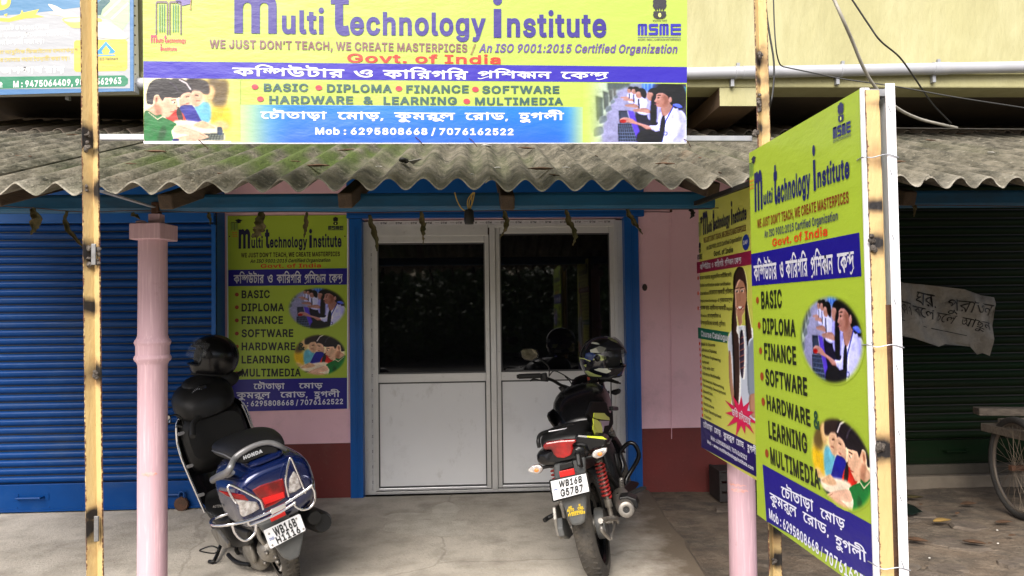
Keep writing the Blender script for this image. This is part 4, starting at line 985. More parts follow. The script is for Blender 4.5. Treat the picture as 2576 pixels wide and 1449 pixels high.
# ================================================================== JEWELLER'S SIGN on the left
JY = 4.755
pl, T_ = thin('jewellers_sign', 'blue bordered jeweller\'s signboard with gold label and green phone strip, cut off at left', 'signboard', PY(336, 228, JY), PY(336, 228, JY) - PY(-200, 237, JY), (0, 0, 1))
k1 = lambda x, y: (x * .3968, y * .3968)
sh = slab(pl, T_, 'sign_face', [(-260, 246), (336, 229), (336, -120), (-260, -120)], .006, ink((58, 104, 150)))
MB().box((-.827, .485, -.0415), (1.66, .98, .07)).build('box_frame', mat('white_sign_box', (.7, .7, .68), .5), T_, bevel=.004)
PL = lambda n, pts, rgb, z=.0012, s=0: poly(pl, sh, n, pts, rgb, z, s)
PL('printed_panel', [(-250, 226), k1(825, 560), k1(822, -260), (-250, -100)], (152, 155, 160), .0008)
PL('printed_panel', [k1(-600, 130), k1(120, 92), k1(330, 70), k1(520, 45), k1(640, 20), k1(640, -260), k1(-600, -260)], (62, 112, 150), .0012)
PL('printed_ribbon', [k1(-60, 130), k1(60, 140), k1(160, 118), k1(285, 108), k1(225, 92), k1(250, 58), k1(150, 80), k1(140, 62), k1(130, 90), k1(60, 116), k1(-60, 112)], (196, 178, 60), .0016)
PL('printed_scroll', [k1(-10, 60), k1(50, 50), k1(70, 10), k1(60, -40), k1(20, -60), k1(-10, -40)], (196, 176, 56), .0016, 4)
PL('printed_scroll', [k1(10, 30), k1(40, 25), k1(48, 0), k1(40, -20), k1(14, -22)], (152, 155, 160), .002, 4)
PL('printed_drop', [k1(25, 92), k1(50, 86), k1(40, 108)], (196, 176, 56), .002)
# hands pouring into a bowl, cloth folds, beside it
SKc = (200, 194, 168)
PL('printed_hand', [k1(305, 28), k1(350, 36), k1(400, 62), k1(450, 74), k1(500, 110), k1(515, 150), k1(440, 125), k1(380, 100), k1(322, 92), k1(312, 78), k1(345, 74)], SKc, .002, 3)
PL('printed_cloth', [k1(600, 40), k1(700, -60), k1(822, -60), k1(822, 130), k1(770, 205), k1(700, 130), k1(610, 100)], (150, 172, 140), .0014)
for (x0, y0) in ((612, 60), (650, 90), (700, 110)): PL('printed_fold', [k1(x0, y0 + 8), k1(x0 + 110, y0 - 96), k1(x0 + 120, y0 - 86), k1(x0 + 12, y0 + 16)], (196, 196, 176), .0018)
PL('printed_sari', [k1(600, 100), k1(620, 20), k1(690, -40), k1(700, 10), k1(650, 60), k1(640, 95)], (40, 84, 90), .002)
PL('printed_bowl', [k1(400, 118), k1(520, 108), k1(640, 118), k1(630, 150), k1(570, 172), k1(470, 178), k1(420, 150)], (204, 186, 90), .0024, 3)
PL('printed_bowl', [k1(410, 122), k1(520, 112), k1(560, 128), k1(500, 142), k1(430, 140)], (236, 226, 160), .0028, 3)
PL('printed_hand', [k1(600, 150), k1(680, 138), k1(760, 180), k1(815, 240), k1(740, 250), k1(640, 240), k1(560, 215), k1(560, 190), k1(620, 180)], SKc, .0026, 3)
PL('printed_label', [k1(470, 268), k1(482, 256), k1(795, 250), k1(808, 262), k1(808, 435), k1(795, 450), k1(482, 456), k1(470, 444)], (186, 170, 66), .0016)
PL('hallmark_logo', [k1(672, 264), k1(732, 328), k1(718, 340), k1(690, 340), k1(700, 322), k1(673, 288), k1(645, 324), k1(655, 342), k1(625, 344), k1(613, 332)], (30, 130, 200), .0022)
PL('hallmark_logo', [k1(613, 352), k1(732, 347), k1(730, 353), k1(615, 358)], (30, 130, 200), .0022)
text(pl, sh, '916 BIS Hallmark', k1(590, 385), k1(751, 381), k1(590, 368), (60, 70, 50), bold=0.020)
text(pl, sh, 'রমেশ ঘড়', k1(640, 440), k1(778, 434), k1(640, 420), (170, 160, 70), bold=0.010)
PL('printed_strip', [(-250, 228), k1(790, 548), k1(812, 530), k1(812, 500), k1(790, 478), (-250, 196)], (14, 110, 78), .0016)
JW = (214, 214, 214)
text(pl, sh, 'M : 9475064409, 98', k1(86, 555), k1(532, 540), k1(86, 515), JW, bold=0.025)
text(pl, sh, '562963', k1(612, 537), k1(770, 531), k1(612, 498), JW, bold=0.025)
text(pl, sh, 'লী', k1(-14, 557), k1(18, 556), k1(-14, 532), JW)
text(pl, sh, 'ক্যারেট ও ৯১৬% সোনা', k1(-32, 194), k1(310, 184), k1(-32, 166), JW, bold=0.020)
text(pl, sh, 'র হলমার্কযুক্ত সোনার যে কোনো', k1(-5, 238), k1(440, 224), k1(-5, 212), JW, bold=0.020)
text(pl, sh, 'না তৈয়ারী করা হয়।', k1(0, 284), k1(280, 274), k1(0, 258), JW, bold=0.020)
GO = (178, 162, 84)
text(pl, sh, 'বা আধুনিক ডিজাইনের হলমার্কযুক্ত', k1(-10, 344), k1(500, 330), k1(-10, 322), GO, bold=0.020)
text(pl, sh, 'র সোনার গহনা তৈয়ারী করা হয়।', k1(0, 394), k1(440, 382), k1(0, 370), GO, bold=0.020)
text(pl, sh, 'জগন্নাথ রায়', k1(0, 470), k1(412, 460), k1(0, 430), (218, 218, 218), bold=0.022)
r = MB()
for k in range(9): 
    p = pl.L(*k1(848, 30 + k * 62)); r.ell((p[0] - .002, p[1], -.02), (.006, .006, .006), 6, 4)
r.build('rivets', M_rust, T_, kind='stuff')

# ================================================================== POSTER on the wall
PYW = WY - .012
pl, T_ = thin('wall_poster', 'tall yellow institute poster on the pink wall left of the door frame', 'poster', PY(573, 1027, PYW), (1, 0, 0), (0, 0, 1))
q = lambda x, y: (543.1 + .2645 * x, 319.4 + .2645 * y)
sh = slab(pl, T_, 'flex_sheet', [(575, 1036), (873, 1028), (873, 541), (572, 543)], .004, ink(YG2))
MB().box((.0, 0, 0), (.001, .001, .001))
fr = MB()
for p, s_ in (((571, 541), (575, 1036)), ((875, 540), (875, 1028))): fr.bar(Vector((*pl.L(*p), -.002)), Vector((*pl.L(*s_), -.002)), .009, .012)
fr.build('edge_strip', M_white, T_)
PL = lambda n, pts, rgb, z=.0012, s=0: poly(pl, sh, n, pts, rgb, z, s)
DK = (26, 24, 60)
books(pl, sh, quadmap(q(145, 985), q(212, 985), q(145, 905)), (60, 50, 60), (24, 22, 40))
def tq(s, x0, x1, y0, y1, yt, rgb, **k): text(pl, sh, s, q(x0, y0), q(x1, y1), q(x0, yt), rgb, **k)
for k, s in enumerate(('Multi', 'technology', 'Institute')): tq(s, 156, 204, 1010 + k * 19, 1009 + k * 19, 998 + k * 19, (210, 90, 40), bold=0.020)
tq('m', 217, 327, 1152, 1150, 982, DK, bold=0.032, ref='x'); tq('ulti', 338, 447, 1150, 1149, 1052, DK, bold=0.032, ref='l'); tq('t', 467, 512, 1148, 1147, 980, DK, bold=0.032, ref='t')
tq('echnology', 514, 868, 1146, 1143, 1048, DK, bold=0.032, ref='h'); tq('i', 887, 915, 1145, 1145, 976, DK, bold=0.043, ref='i'); tq('nstitute', 928, 1195, 1143, 1140, 1042, DK, bold=0.032, ref='t')
tq('WE JUST DON’T TEACH, WE CREATE MASTERPICES', 240, 1180, 1241, 1228, 1199, (58, 30, 24), bold=0.022)
tq('An ISO 9001:2015 Certified Organization', 326, 1086, 1293, 1283, 1260, (58, 50, 40), bold=0.020, shear=.2)
tq('Govt. of India', 427, 1000, 1341, 1335, 1305, (196, 60, 20), bold=0.022)
lion_emblem(pl, sh, quadmap(q(1113, 932), q(1163, 932), q(1113, 856)), (30, 30, 34))
msme(pl, sh, quadmap(q(1068, 978), q(1212, 978), q(1068, 942)), (30, 30, 60))
PL('printed_stripe', [q(118, 1360), q(1250, 1343), (873, 716), (574, 720)], NAVY2)
for (s, a_, b_) in (('কম্পিউটার', 588, 664), ('ও', 673, 686), ('কারিগরি', 696, 758), ('প্রশিক্ষন', 766, 820), ('কেন্দ্র', 828, 862)):
    text(pl, sh, s, (a_, 713 - (a_ - 588) * .008), (b_, 713 - (b_ - 588) * .008), (a_, 692 - (a_ - 588) * .008), WH, bold=0.020)
dots(pl, sh, [(596, y) for y in (741, 773, 806, 839, 872, 939)], 5, (150, 60, 36), 1)
BK = (30, 34, 22)
for (s, x1, yb) in (('BASIC', 679, 750), ('DIPLOMA', 715, 783), ('FINANCE', 712, 815), ('SOFTWARE', 738, 848), ('HARDWARE', 743, 881), ('LEARNING', 729, 914), ('MULTIMEDIA', 757, 947)):
    text(pl, sh, s, (608, yb), (x1, yb - .6), (608, yb - 19), BK, bold=0.029)
text(pl, sh, '&', (750, 881), (768, 881), (750, 863), (40, 52, 34), bold=0.022)
im, al = oval(CLS.a[:, 55:], YG2); patch(pl, sh, 'printed_photo', im, (722, 831), (873, 829), (722, 722), .0014, al)
im, al = oval(KIDS.a[:, ::-1][:, 30:], YG2); patch(pl, sh, 'printed_photo', im, (735, 948), (873, 946), (735, 840), .0014, al)
text(pl, sh, '&', (750, 881), (768, 881), (750, 863), (40, 52, 34), bold=0.022, z=.003)
PL('printed_stripe', [(575, 955), (873, 950), (873, 1028), (575, 1036)], NAVY2)
for (s, a_, b_, yb, ym) in (('চৌতাড়া', 638, 716, 979, 965), ('মোড়', 752, 812, 977, 964), ('কুমরুল', 595, 680, 1002, 987), ('রোড,', 705, 774, 1000, 986), ('হুগলী', 790, 855, 999, 985)):
    text(pl, sh, s, (a_, yb), (b_, yb - .5), (a_, ym), (214, 214, 224), bold=0.020)
text(pl, sh, 'Mob : 6295808668 / 7076162522', (582, 1023), (863, 1016), (582, 1010), (214, 214, 224), bold=0.025)
nb = MB()
for (x, y) in ((130, 1042), (1227, 1040)): nb.ell((*pl.L(*q(x, y)), .002), (.006, .006, .003), 8, 4)
nb.build('nail', M_rust, T_)

# ================================================================== BOARD B, the tall double sided board in front
k3 = lambda x, y: (1725 + .3528 * x, 447.2 + .3528 * y)
k4 = lambda x, y: (1725 + .3828 * x, 894.4 + .3828 * y)
kt = lambda x, y: (1661.1 + .3551 * x, .3551 * y)
BX = 1.10
o_ = PX(1884, 375, BX)
pl, T_ = thin('hanging_signboard', 'tall double sided yellow institute board on rusty posts, nearest to the viewer', 'signboard', o_, (0, -1, 0), (0, 0, 1))
bl, br_, tr_, tl_ = (1929, 1312), (2226, 1478), (2166, 222), (1883, 376)
pts = [pl.L(*p) for p in (bl, tr_, tl_)]
wB = pts[1][0]; zb = pts[0][1]; zt = pts[1][1]
def rect(pl, par, name, x0, y0, x1, y1, z, th, m): return MB().ext((x0, y0, z - th), (x1, y1, z)).build(name, m, par)
sh = rect(pl, T_, 'flex_sheet', 0, zb, wB, zt, 0, .003, ink(YG2)); shB = sh
rect(pl, T_, 'flex_sheet', 0, zb, wB + .03, zt + .004, -.078, .003, M_white)
PL = lambda n, pts, rgb, z=.0012, s=0: poly(pl, sh, n, pts, rgb, z, s)
def t3(s, BL, BR, TL, rgb, f=k3, **k): text(pl, sh, s, f(*BL), f(*BR), f(*TL), rgb, **k)
def tu(s, BL, BR, TL, rgb, **k): text(pl, sh, s, BL, BR, TL, rgb, **k)
DB = (24, 26, 92)
tu('m', (1900, 530), (1919.5, 522), (1898.5, 440), DB, bold=0.032, ref='x'); tu('ulti', k3(558, 192), k3(622, 172), (1922, 484), DB, bold=0.032, ref='l'); tu('t', k3(632, 185), k3(657, 176), (1947, 420), DB, bold=0.032, ref='t')
tu('echnology', k3(658, 180), k3(893, 98), (1956, 458), DB, bold=0.032, ref='h'); tu('i', kt(1090, 1345), kt(1109, 1338), kt(1080, 1042), DB, bold=0.043, ref='i'); tu('nstitute', kt(1118, 1328), kt(1345, 1255), kt(1116, 1205), DB, bold=0.032, ref='t')
t3('WE JUST DON’T TEACH, WE CREATE MASTERPICES', (514, 360), (1168, 176), (512, 300), (122, 46, 26), bold=0.022)
t3('An ISO 9001:2015 Certified Organization', (565, 428), (1090, 300), (563, 378), (60, 60, 90), bold=0.020)
t3('Govt. of India', (622, 490), (1015, 410), (620, 437), (206, 60, 24), bold=0.022)
books(pl, sh, quadmap(kt(630, 1265), kt(662, 1250), kt(630, 1160)), (50, 60, 70), (34, 32, 70))
for k, s in enumerate(('Multi', 'technology', 'Institute')): tu(s, kt(636, 1295 + k * 26), kt(664, 1282 + k * 26), kt(636, 1280 + k * 26), (210, 90, 40), bold=0.020)
lion_emblem(pl, sh, quadmap(kt(1262, 872), kt(1308, 855), kt(1258, 735)), (40, 44, 90))
msme(pl, sh, quadmap(kt(1228, 985), kt(1354, 935), kt(1226, 905)), (30, 34, 110))
tu('MICRO, SMALL & MEDIUM ENTERPRISES', kt(1228, 1014), kt(1356, 965), kt(1228, 1004), (40, 44, 80), bold=0.010)
PL('printed_stripe', [k3(462, 546), k3(1240, 390), k3(1256, 702), k3(474, 771)], NAVY2)
x_ = 487
for (s, a_, b_) in (('কম্পিউটার', 487, 652), ('ও', 672, 699), ('কারিগরি', 715, 872), ('প্রশিক্ষন', 893, 1054), ('কেন্দ্র', 1083, 1205)):
    t3(s, (a_ + 6, 738 - (a_ - x_) * .095), (b_ + 4, 738 - (b_ - x_) * .095), (a_, 628 - (a_ - x_) * .145), WH, bold=0.018)
OR = (150, 62, 30)
for (x, y) in ((515, 873), (527, 1052), (537, 1233)): dots(pl, sh, [k3(x, y)], 3.6, OR, 2.4)
for (x, y) in ((504, 137), (512, 303), (536, 643)): dots(pl, sh, [k4(x, y)], 4.2, OR, 2.5)
t3('BASIC', (543, 932), (690, 924), (540, 815), BK, bold=0.029); t3('DIPLOMA', (553, 1108), (788, 1132), (551, 1003), BK, bold=0.029); t3('FINANCE', (565, 1295), (793, 1334), (561, 1180), BK, bold=0.029)
t3('SOFTWARE', (528, 190), (803, 266), (525, 88), BK, k4, bold=0.029); t3('HARDWARE', (538, 352), (825, 467), (533, 258), BK, k4, bold=0.029)
t3('LEARNING', (550, 540), (804, 644), (545, 430), BK, k4, bold=0.029); t3('MULTIMEDIA', (562, 708), (888, 880), (556, 603), BK, k4, bold=0.029)
def oval_uv(img, y_, bgc, z=.0014):   # y_: top-left pixel, bottom-left pixel, right pixel of the oval's box on the board
    im, al = oval(img, bgc); tl, blp, rp = y_; A, B, D = pl.L(*tl), pl.L(*blp), pl.L(*rp)
    h, w_ = im.shape[:2]
    class _P:
        def L(s, u, v): return {0: np.array([A[0], B[1]]), 1: np.array([D[0], B[1]]), 2: np.array([A[0], A[1]])}[u]
    return patch(_P(), sh, 'printed_photo', im, (0, 0), (1, 0), (2, 0), z, al)
oval_uv(CLS.a[:, 40:], ((k3(806, 0)[0], k3(0, 840)[1]), (k3(806, 0)[0], k4(0, 150)[1]), (k3(1278, 0)[0], 800)), YG2)
oval_uv(KIDS.a[:, ::-1][:, 20:], ((k4(812, 0)[0], k4(0, 345)[1]), (k4(812, 0)[0], k4(0, 895)[1]), (k4(1240, 0)[0], 1100)), YG2)
t3('&', (848, 475), (888, 489), (843, 362), (30, 70, 50), k4, bold=0.022, z=.003)
PL('printed_stripe', [k4(507, 714), k4(1253, 1126), (2227, 1480), (1929, 1312)], NAVY2)
B4 = lambda s, a, b, c, **k: t3(s, a, b, c, (226, 228, 246), k4, **k)
B4('চৌতাড়া', (633, 925), (845, 1030), (630, 858), bold=0.018); B4('মোড়', (890, 1062), (1052, 1146), (888, 1000), bold=0.018)
B4('কুমরুল', (558, 960), (735, 1066), (555, 898), bold=0.018); B4('রোড,', (775, 1085), (945, 1190), (772, 1022), bold=0.018); B4('হুগলী', (988, 1245), (1196, 1365), (984, 1178), bold=0.018)
B4('Mob : 6295808668', (553, 1067), (880, 1310), (550, 1004), bold=0.022); B4('/', (893, 1312), (903, 1320), (893, 1252), bold=0.020); B4('7076162522', (920, 1348), (1252, 1590), (918, 1270), bold=0.022)
# near edge: folds, nails and wire ties
rect(pl, T_, 'edge_fold', wB - .004, zb, wB + .0045, zt, .0026, .024, M_white)
rect(pl, T_, 'edge_fold', wB + .030, zb, wB + .033, zt + .004, -.053, .026, M_white)
tk = MB()
for k in range(8):
    y = zb + .1 + k * .18; tk.bar((wB + .0345, y, -.064), (wB + .034, y + .018, -.058), .0025, .002); tk.bar((wB + .005, y + .06, -.012), (wB + .005, y + .078, -.006), .0025, .002)
tk.build('staples', M_galv, T_, kind='stuff')
for v in (396, 868, 1405):
    p = pl.L(2175, v)
    MB().tube([(wB - .03, p[1], .002), (wB + .006, p[1] + .002, .002), (wB + .026, p[1] - .004, -.012), (wB + .036, p[1] + .003, -.05), (wB + .036, p[1] - .006, -.082)], .0016, 5).build('wire_tie', M_galv, T_)
for (y) in (zb + .012, zt - .012, zb + .5):
    MB().ext((.0, y - .01, -.074), (wB - .0, y + .01, -.006)).build('cross_rail', M_galv, T_)

for o_ in list(shB.children):     # print stops at the sheet's edges
    for v_ in o_.data.vertices: v_.co.x = min(max(v_.co.x, .001), wB - .006); v_.co.y = max(v_.co.y, zb + .001)
# ================================================================== BOARD C, course list board behind it
CX = 1.27
o_ = PX(1757, 520, CX)
pl, T_ = thin('course_signboard', 'pale yellow course catalogue board with a schoolgirl, hung on the right pink column', 'signboard', o_, (0, -1, 0), (0, 0, 1))
P0 = pl.L(1765, 1125); wC = pl.L(1925, 1211)[0]
sh = rect(pl, T_, 'flex_sheet', 0, P0[1], wC, pl.L(1757, 518)[1], 0, .003, ink(YGC))
for y in (P0[1] + .015, -.015, -.7): MB().ext((.0, y - .012, -.03), (wC, y + .012, -.006)).build('cross_rail', M_galv, T_)
MB().ext((-.004, P0[1], -.03), (.02, 0, -.0035)).build('edge_tube', M_rust, T_)
t3('m', (127, 403), (160, 392), (124, 255), DK, bold=0.032, ref='x'); t3('ulti', (163, 390), (189, 382), (163, 318), DK, bold=0.032, ref='l'); t3('t', (195, 380), (207, 376), (194, 238), DK, bold=0.032, ref='t')
t3('echnology', (206, 372), (318, 334), (205, 290), DK, bold=0.032, ref='h'); t3('i', (326, 334), (335, 331), (325, 172), DK, bold=0.043, ref='i'); t3('nstitute', (339, 328), (436, 294), (338, 248), DK, bold=0.032, ref='t')
t3('WE JUST DON’T TEACH, WE CREATE MASTERPICES', (130, 466), (432, 377), (129, 430), (96, 44, 24), bold=0.022)
t3('An ISO 9001:2015 Certified Organization', (152, 516), (402, 446), (151, 488), (60, 50, 40), bold=0.020)
t3('Govt. of India', (203, 560), (340, 530), (202, 524), (30, 34, 30), bold=0.022)
dots(pl, sh, [k3(430, 460)], 9.2, (22, 50, 140), 2.2, z=.0016, name='badge'); t3('IAF', (414, 478), (446, 470), (414, 450), WH, bold=0.022, z=.003)
books(pl, sh, quadmap(k3(92, 425), k3(112, 420), k3(92, 320)), (110, 120, 50), (20, 20, 26))
lion_emblem(pl, sh, quadmap(k3(95, 536), k3(110, 533), k3(95, 462)), (20, 20, 26)); msme(pl, sh, quadmap(k3(86, 585), k3(119, 576), k3(86, 550)), (20, 20, 26))
PL = lambda n, pts, rgb, z=.0012, s=0: poly(pl, sh, n, pts, rgb, z, s)
PL('printed_stripe', [k3(80, 603), k3(470, 518), k3(470, 619), k3(82, 683)], (134, 22, 62))
for (s, a_, b_) in (('কম্পিউটার', 105, 179), ('ও', 187, 198), ('কারিগরি', 208, 271), ('প্রশিক্ষন', 280, 343), ('কেন্দ্র', 350, 398)):
    t3(s, (a_ + 2, 658 - (a_ - 105) * .175), (b_ + 2, 658 - (b_ - 105) * .175), (a_, 622 - (a_ - 105) * .19), WH, bold=0.020)
MR = (134, 40, 30)
for (y) in (715, 823, 930): dots(pl, sh, [k3(91, y)], 1.8, (190, 60, 20), 3)
SM = (60, 50, 30)
t3('ভারত সরকার অনুমোদিত সার্টিফিকেট।', (102, 728), (331, 706), (102, 704), SM, bold=0.020)
t3('Global certification under certification', (103, 779), (323, 766), (103, 757), SM, bold=0.020)
t3('International যেকোনো সরকারী প্রতিষ্ঠানে', (105, 836), (348, 826), (105, 808), SM, bold=0.020)
t3('Employment Exchange-এ গ্রহনযোগ্য।', (107, 888), (338, 884), (107, 864), SM, bold=0.020)
t3('প্রত্যেক ছাত্র-ছাত্রীদের সরকারী Registration', (106, 940), (366, 946), (106, 914), SM, bold=0.020)
t3('ও Online (যা মাধ্যমিক ও', (107, 994), (252, 1000), (107, 970), SM, bold=0.020)
t3('উচ্চমাধ্যমিকের মতোই) সুবিধা।', (107, 1046), (285, 1058), (107, 1022), SM, bold=0.020)
PL('printed_stripe', [k3(88, 1067), k3(345, 1108), k3(345, 1187), k3(90, 1145)], (18, 92, 74))
t3('Course Catalogue', (112, 1130), (312, 1165), (111, 1090), WH, bold=0.022, z=.0021)
Cc = [('Basic & Diploma', k3, 113, 1195, 212, 1203, 1175), ('Advance Diploma', k3, 115, 1236, 222, 1253, 1215), ('Software Engineering', k3, 118, 1276, 250, 1312, 1257), ('Autocad', k3, 120, 1320, 168, 1329, 1300),
      ('Tally with GST', k3, 121, 1360, 207, 1380, 1340), ('Advance Multimedia', k3, 122, 1402, 248, 1440, 1380), ('Hardware & Networking', k4, 113, 165, 253, 220, 148), ('Personality Development', k4, 115, 201, 265, 260, 184),
      ('Beautician', k4, 118, 242, 178, 264, 224), ('Tailoring', k4, 119, 280, 170, 303, 262), ('Horticulture', k4, 120, 322, 188, 352, 304), ('Child Development', k4, 121, 362, 236, 415, 343), ('Tourism', k4, 124, 404, 170, 426, 386)]
for (s, f_, x0_, y0_, x1_, y1_, yt_) in Cc:
    t3(s, (x0_, y0_), (x1_, y1_), (x0_, yt_), (50, 44, 26), f_, bold=0.020); dots(pl, sh, [f_(x0_ - 11, y0_ - 12)], 1.7, (196, 60, 24), 2.6)
# schoolgirl cut-out
A, B, D = pl.L(*k3(352, 628)), pl.L(*k3(340, 1740)), pl.L(*k3(500, 1200)); gi = GIRL.a; bgc = np.array((228, 232, 120)) / 255
al = np.clip(np.abs(gi - bgc).sum(2) / .10, 0, 1); x_l = pl.L(*k3(300, 1300))[0]
zt_, zb_ = pl.L(*k3(392, 632))[1], pl.L(*k4(400, 420))[1]
class _P:
    def L(s, u, v): return {0: np.array([x_l, zb_]), 1: np.array([wC - .005, zb_]), 2: np.array([x_l, zt_])}[u]
YGl = np.array(YGC) / 255; _l = blur(gi.mean(2), 2); gi = np.clip(gi * .94 + (1.1 * (_l - np.roll(_l, (3, 3), (0, 1))))[..., None], 0, 1); gi = gi * al[..., None] + YGl * (1 - al[..., None])
patch(_P(), sh, 'printed_photo', gi, (0, 0), (1, 0), (2, 0), .0014, al)
st = []
cx_, cy_ = 368, 392
for k in range(22):
    a = 2 * math.pi * k / 22 + .15; r_ = (128 if k % 2 == 0 else 68) * random.uniform(.9, 1.25 if k % 2 == 0 else 1.0)
    st.append(k4(cx_ + r_ * .78 * math.cos(a), cy_ + r_ * math.sin(a) + .25 * r_ * math.cos(a)))
PL('printed_starburst', st, (214, 26, 84), .003)
t3('ভর্তি', (308, 392), (348, 412), (308, 350), WH, k4, bold=0.020, z=.004); t3('চলিতেছে', (354, 415), (432, 462), (354, 372), WH, k4, bold=0.020, z=.004)
PL('printed_stripe', [k4(98, 404), k4(512, 617), (1925, 1211), (1765, 1125)], (36, 20, 92))
CW = (226, 226, 240)
for (s, a_, b_, y0_, y1_, ym) in (('চৌতাড়া', 118, 178, 470, 500, 436), ('মোড়,', 190, 236, 505, 530, 472), ('কুমরুল', 250, 322, 540, 576, 504), ('রোড,', 335, 388, 582, 610, 546), ('হুগলী', 408, 468, 622, 654, 582)):
    t3(s, (a_, y0_), (b_, y1_), (a_, ym), CW, k4, bold=0.020)
t3('Mob : 6295808668 / 7076162522', (168, 551), (405, 688), (168, 526), CW, k4, bold=0.025); t3('Web - www.multitechnologyinstitute.com', (143, 574), (448, 755), (143, 553), CW, k4, bold=0.025)

# ================================================================== HANDWRITTEN PAPER hung in the right-hand shop
PPY = WY - .32
pp = [(2244, 703), (2262, 712), (2330, 716), (2420, 728), (2462, 742), (2500, 748), (2494, 820), (2486, 895), (2474, 888), (2466, 893), (2440, 872), (2380, 866), (2360, 872), (2300, 852), (2240, 838), (2226, 790), (2232, 740)]
pl, T_ = thin('paper_notice', 'torn grey paper notice with handwriting, hung askew on the dark green shutter', 'notice', PY(2244, 838, PPY), PY(2500, 878, PPY) - PY(2244, 838, PPY), (0, 0, 1))
P = [pl.L(*p) for p in pp]; V, Tt = fill([np.array([(p[0], p[1]) for p in P])])
M_pap = mat('dirty_paper', (.34, .32, .28), .9, col2=(.22, .205, .175), nscale=3, bump=.8, bscale=6, bdist=.08, dirt=(.07, .06, .05), dscale=4, damt=.6)
gxs = np.linspace(min(p[0] for p in P), max(p[0] for p in P), 26); gys = np.linspace(min(p[1] for p in P), max(p[1] for p in P), 16)
def inside(x, y):
    c = False; n = len(P)
    for i_ in range(n):
        (xa, ya), (xb_, yb_) = P[i_], P[(i_ + 1) % n]
        if (ya > y) != (yb_ > y) and x < (xb_ - xa) * (y - ya) / (yb_ - ya) + xa: c = not c
    return c
def pz(x, y): return .045 * math.sin(x * 9 + y * 6) + .020 * math.sin(y * 21 - x * 8) + .013 * math.sin(x * 33 + y * 19) + .006 * math.sin(x * 61 - y * 43)
gxs = np.linspace(min(p[0] for p in P), max(p[0] for p in P), 44); gys = np.linspace(min(p[1] for p in P), max(p[1] for p in P), 26)
_bd = [np.array(p) for p in P]; Vg = [(x, y) for y in gys for x in gxs if inside(x, y)]
_r = delaunay_2d_cdt([Vector((float(a), float(b))) for a, b in _bd] + [Vector((float(a), float(b))) for a, b in Vg], [], [tuple(range(len(_bd)))], 1, 1e-5)
sh = mesh('paper_sheet', [(v.x, v.y, pz(v.x, v.y) - .003) for v in _r[0]], [tuple(f) for f in _r[2]], M_pap, T_, smooth=60)
HW = (30, 28, 26)
h4 = lambda x, y: ((3300 + x / 1.811) * .6389, (600 + y / 1.811) * .6389)
for (s, BL, BR, TL) in (('ঘর.', (560, 1080), (725, 1110), (575, 990)), ('পুরাতন', (780, 1120), (1075, 1165), (790, 1045)), ('দোকান', (395, 1130), (500, 1160), (400, 1045)), ('বলে', (520, 1160), (690, 1195), (530, 1090)), ('চলে', (715, 1200), (840, 1225), (725, 1140)), ('আছুন', (880, 1230), (1060, 1270), (890, 1175))):
    text(pl, sh, s, h4(*BL), h4(*BR), h4(*TL), HW, bold=.0)
poly(pl, sh, 'ink_line', [h4(430, 1190), h4(640, 1245), h4(640, 1250), h4(430, 1196)], HW, .002); poly(pl, sh, 'ink_line', [h4(680, 1252), h4(920, 1305), h4(920, 1310), h4(680, 1258)], HW, .002)
for o_ in sh.children:
    for v_ in o_.data.vertices: v_.co.z += pz(v_.co.x, v_.co.y)
# ================================================================== POLES of angle iron
def attr_mat(name, base, layers, rough=.6, bump=.3, bscale=40, coat=0):
    """base colour with named mesh masks painted over it: [(attribute, colour, noise scale)]"""
    m = mat(name, base[0], rough, col2=base[1], nscale=8, bump=bump, bscale=bscale, stretch=(1, 1, .3)); nt = m.node_tree; P = nt.nodes['Principled BSDF']
    cur = P.inputs['Base Color'].links[0].from_socket
    g = nt.nodes.new('ShaderNodeNewGeometry')
    for a, c, ns, lo_, hi_ in layers:
        at = nt.nodes.new('ShaderNodeAttribute'); at.attribute_name = a
        no = nt.nodes.new('ShaderNodeTexNoise'); no.inputs['Scale'].default_value = ns; no.inputs['Detail'].default_value = 6
        nt.links.new(g.outputs['Position'], no.inputs['Vector'])
        ad = nt.nodes.new('ShaderNodeMath'); ad.operation = 'ADD'; nt.links.new(at.outputs['Fac'], ad.inputs[0]); nt.links.new(no.outputs['Fac'], ad.inputs[1])
        mr = nt.nodes.new('ShaderNodeMapRange'); mr.inputs[1].default_value = lo_; mr.inputs[2].default_value = hi_; nt.links.new(ad.outputs[0], mr.inputs[0])
        mx = nt.nodes.new('ShaderNodeMix'); mx.data_type = 'RGBA'; nt.links.new(mr.outputs[0], mx.inputs[0]); nt.links.new(cur, mx.inputs[6]); mx.inputs[7].default_value = (*c, 1); cur = mx.outputs[2]
    nt.links.new(cur, P.inputs['Base Color']); return m
M_pole = attr_mat('cream_paint_on_iron', ((.56, .42, .19), (.47, .34, .15)), [('tan', (.34, .20, .09), 18, .78, 1.3), ('edge', (.10, .035, .015), 90, .90, 1.05), ('burn', (.012, .010, .010), 16, .72, 1.25)], .5, .35, 70)
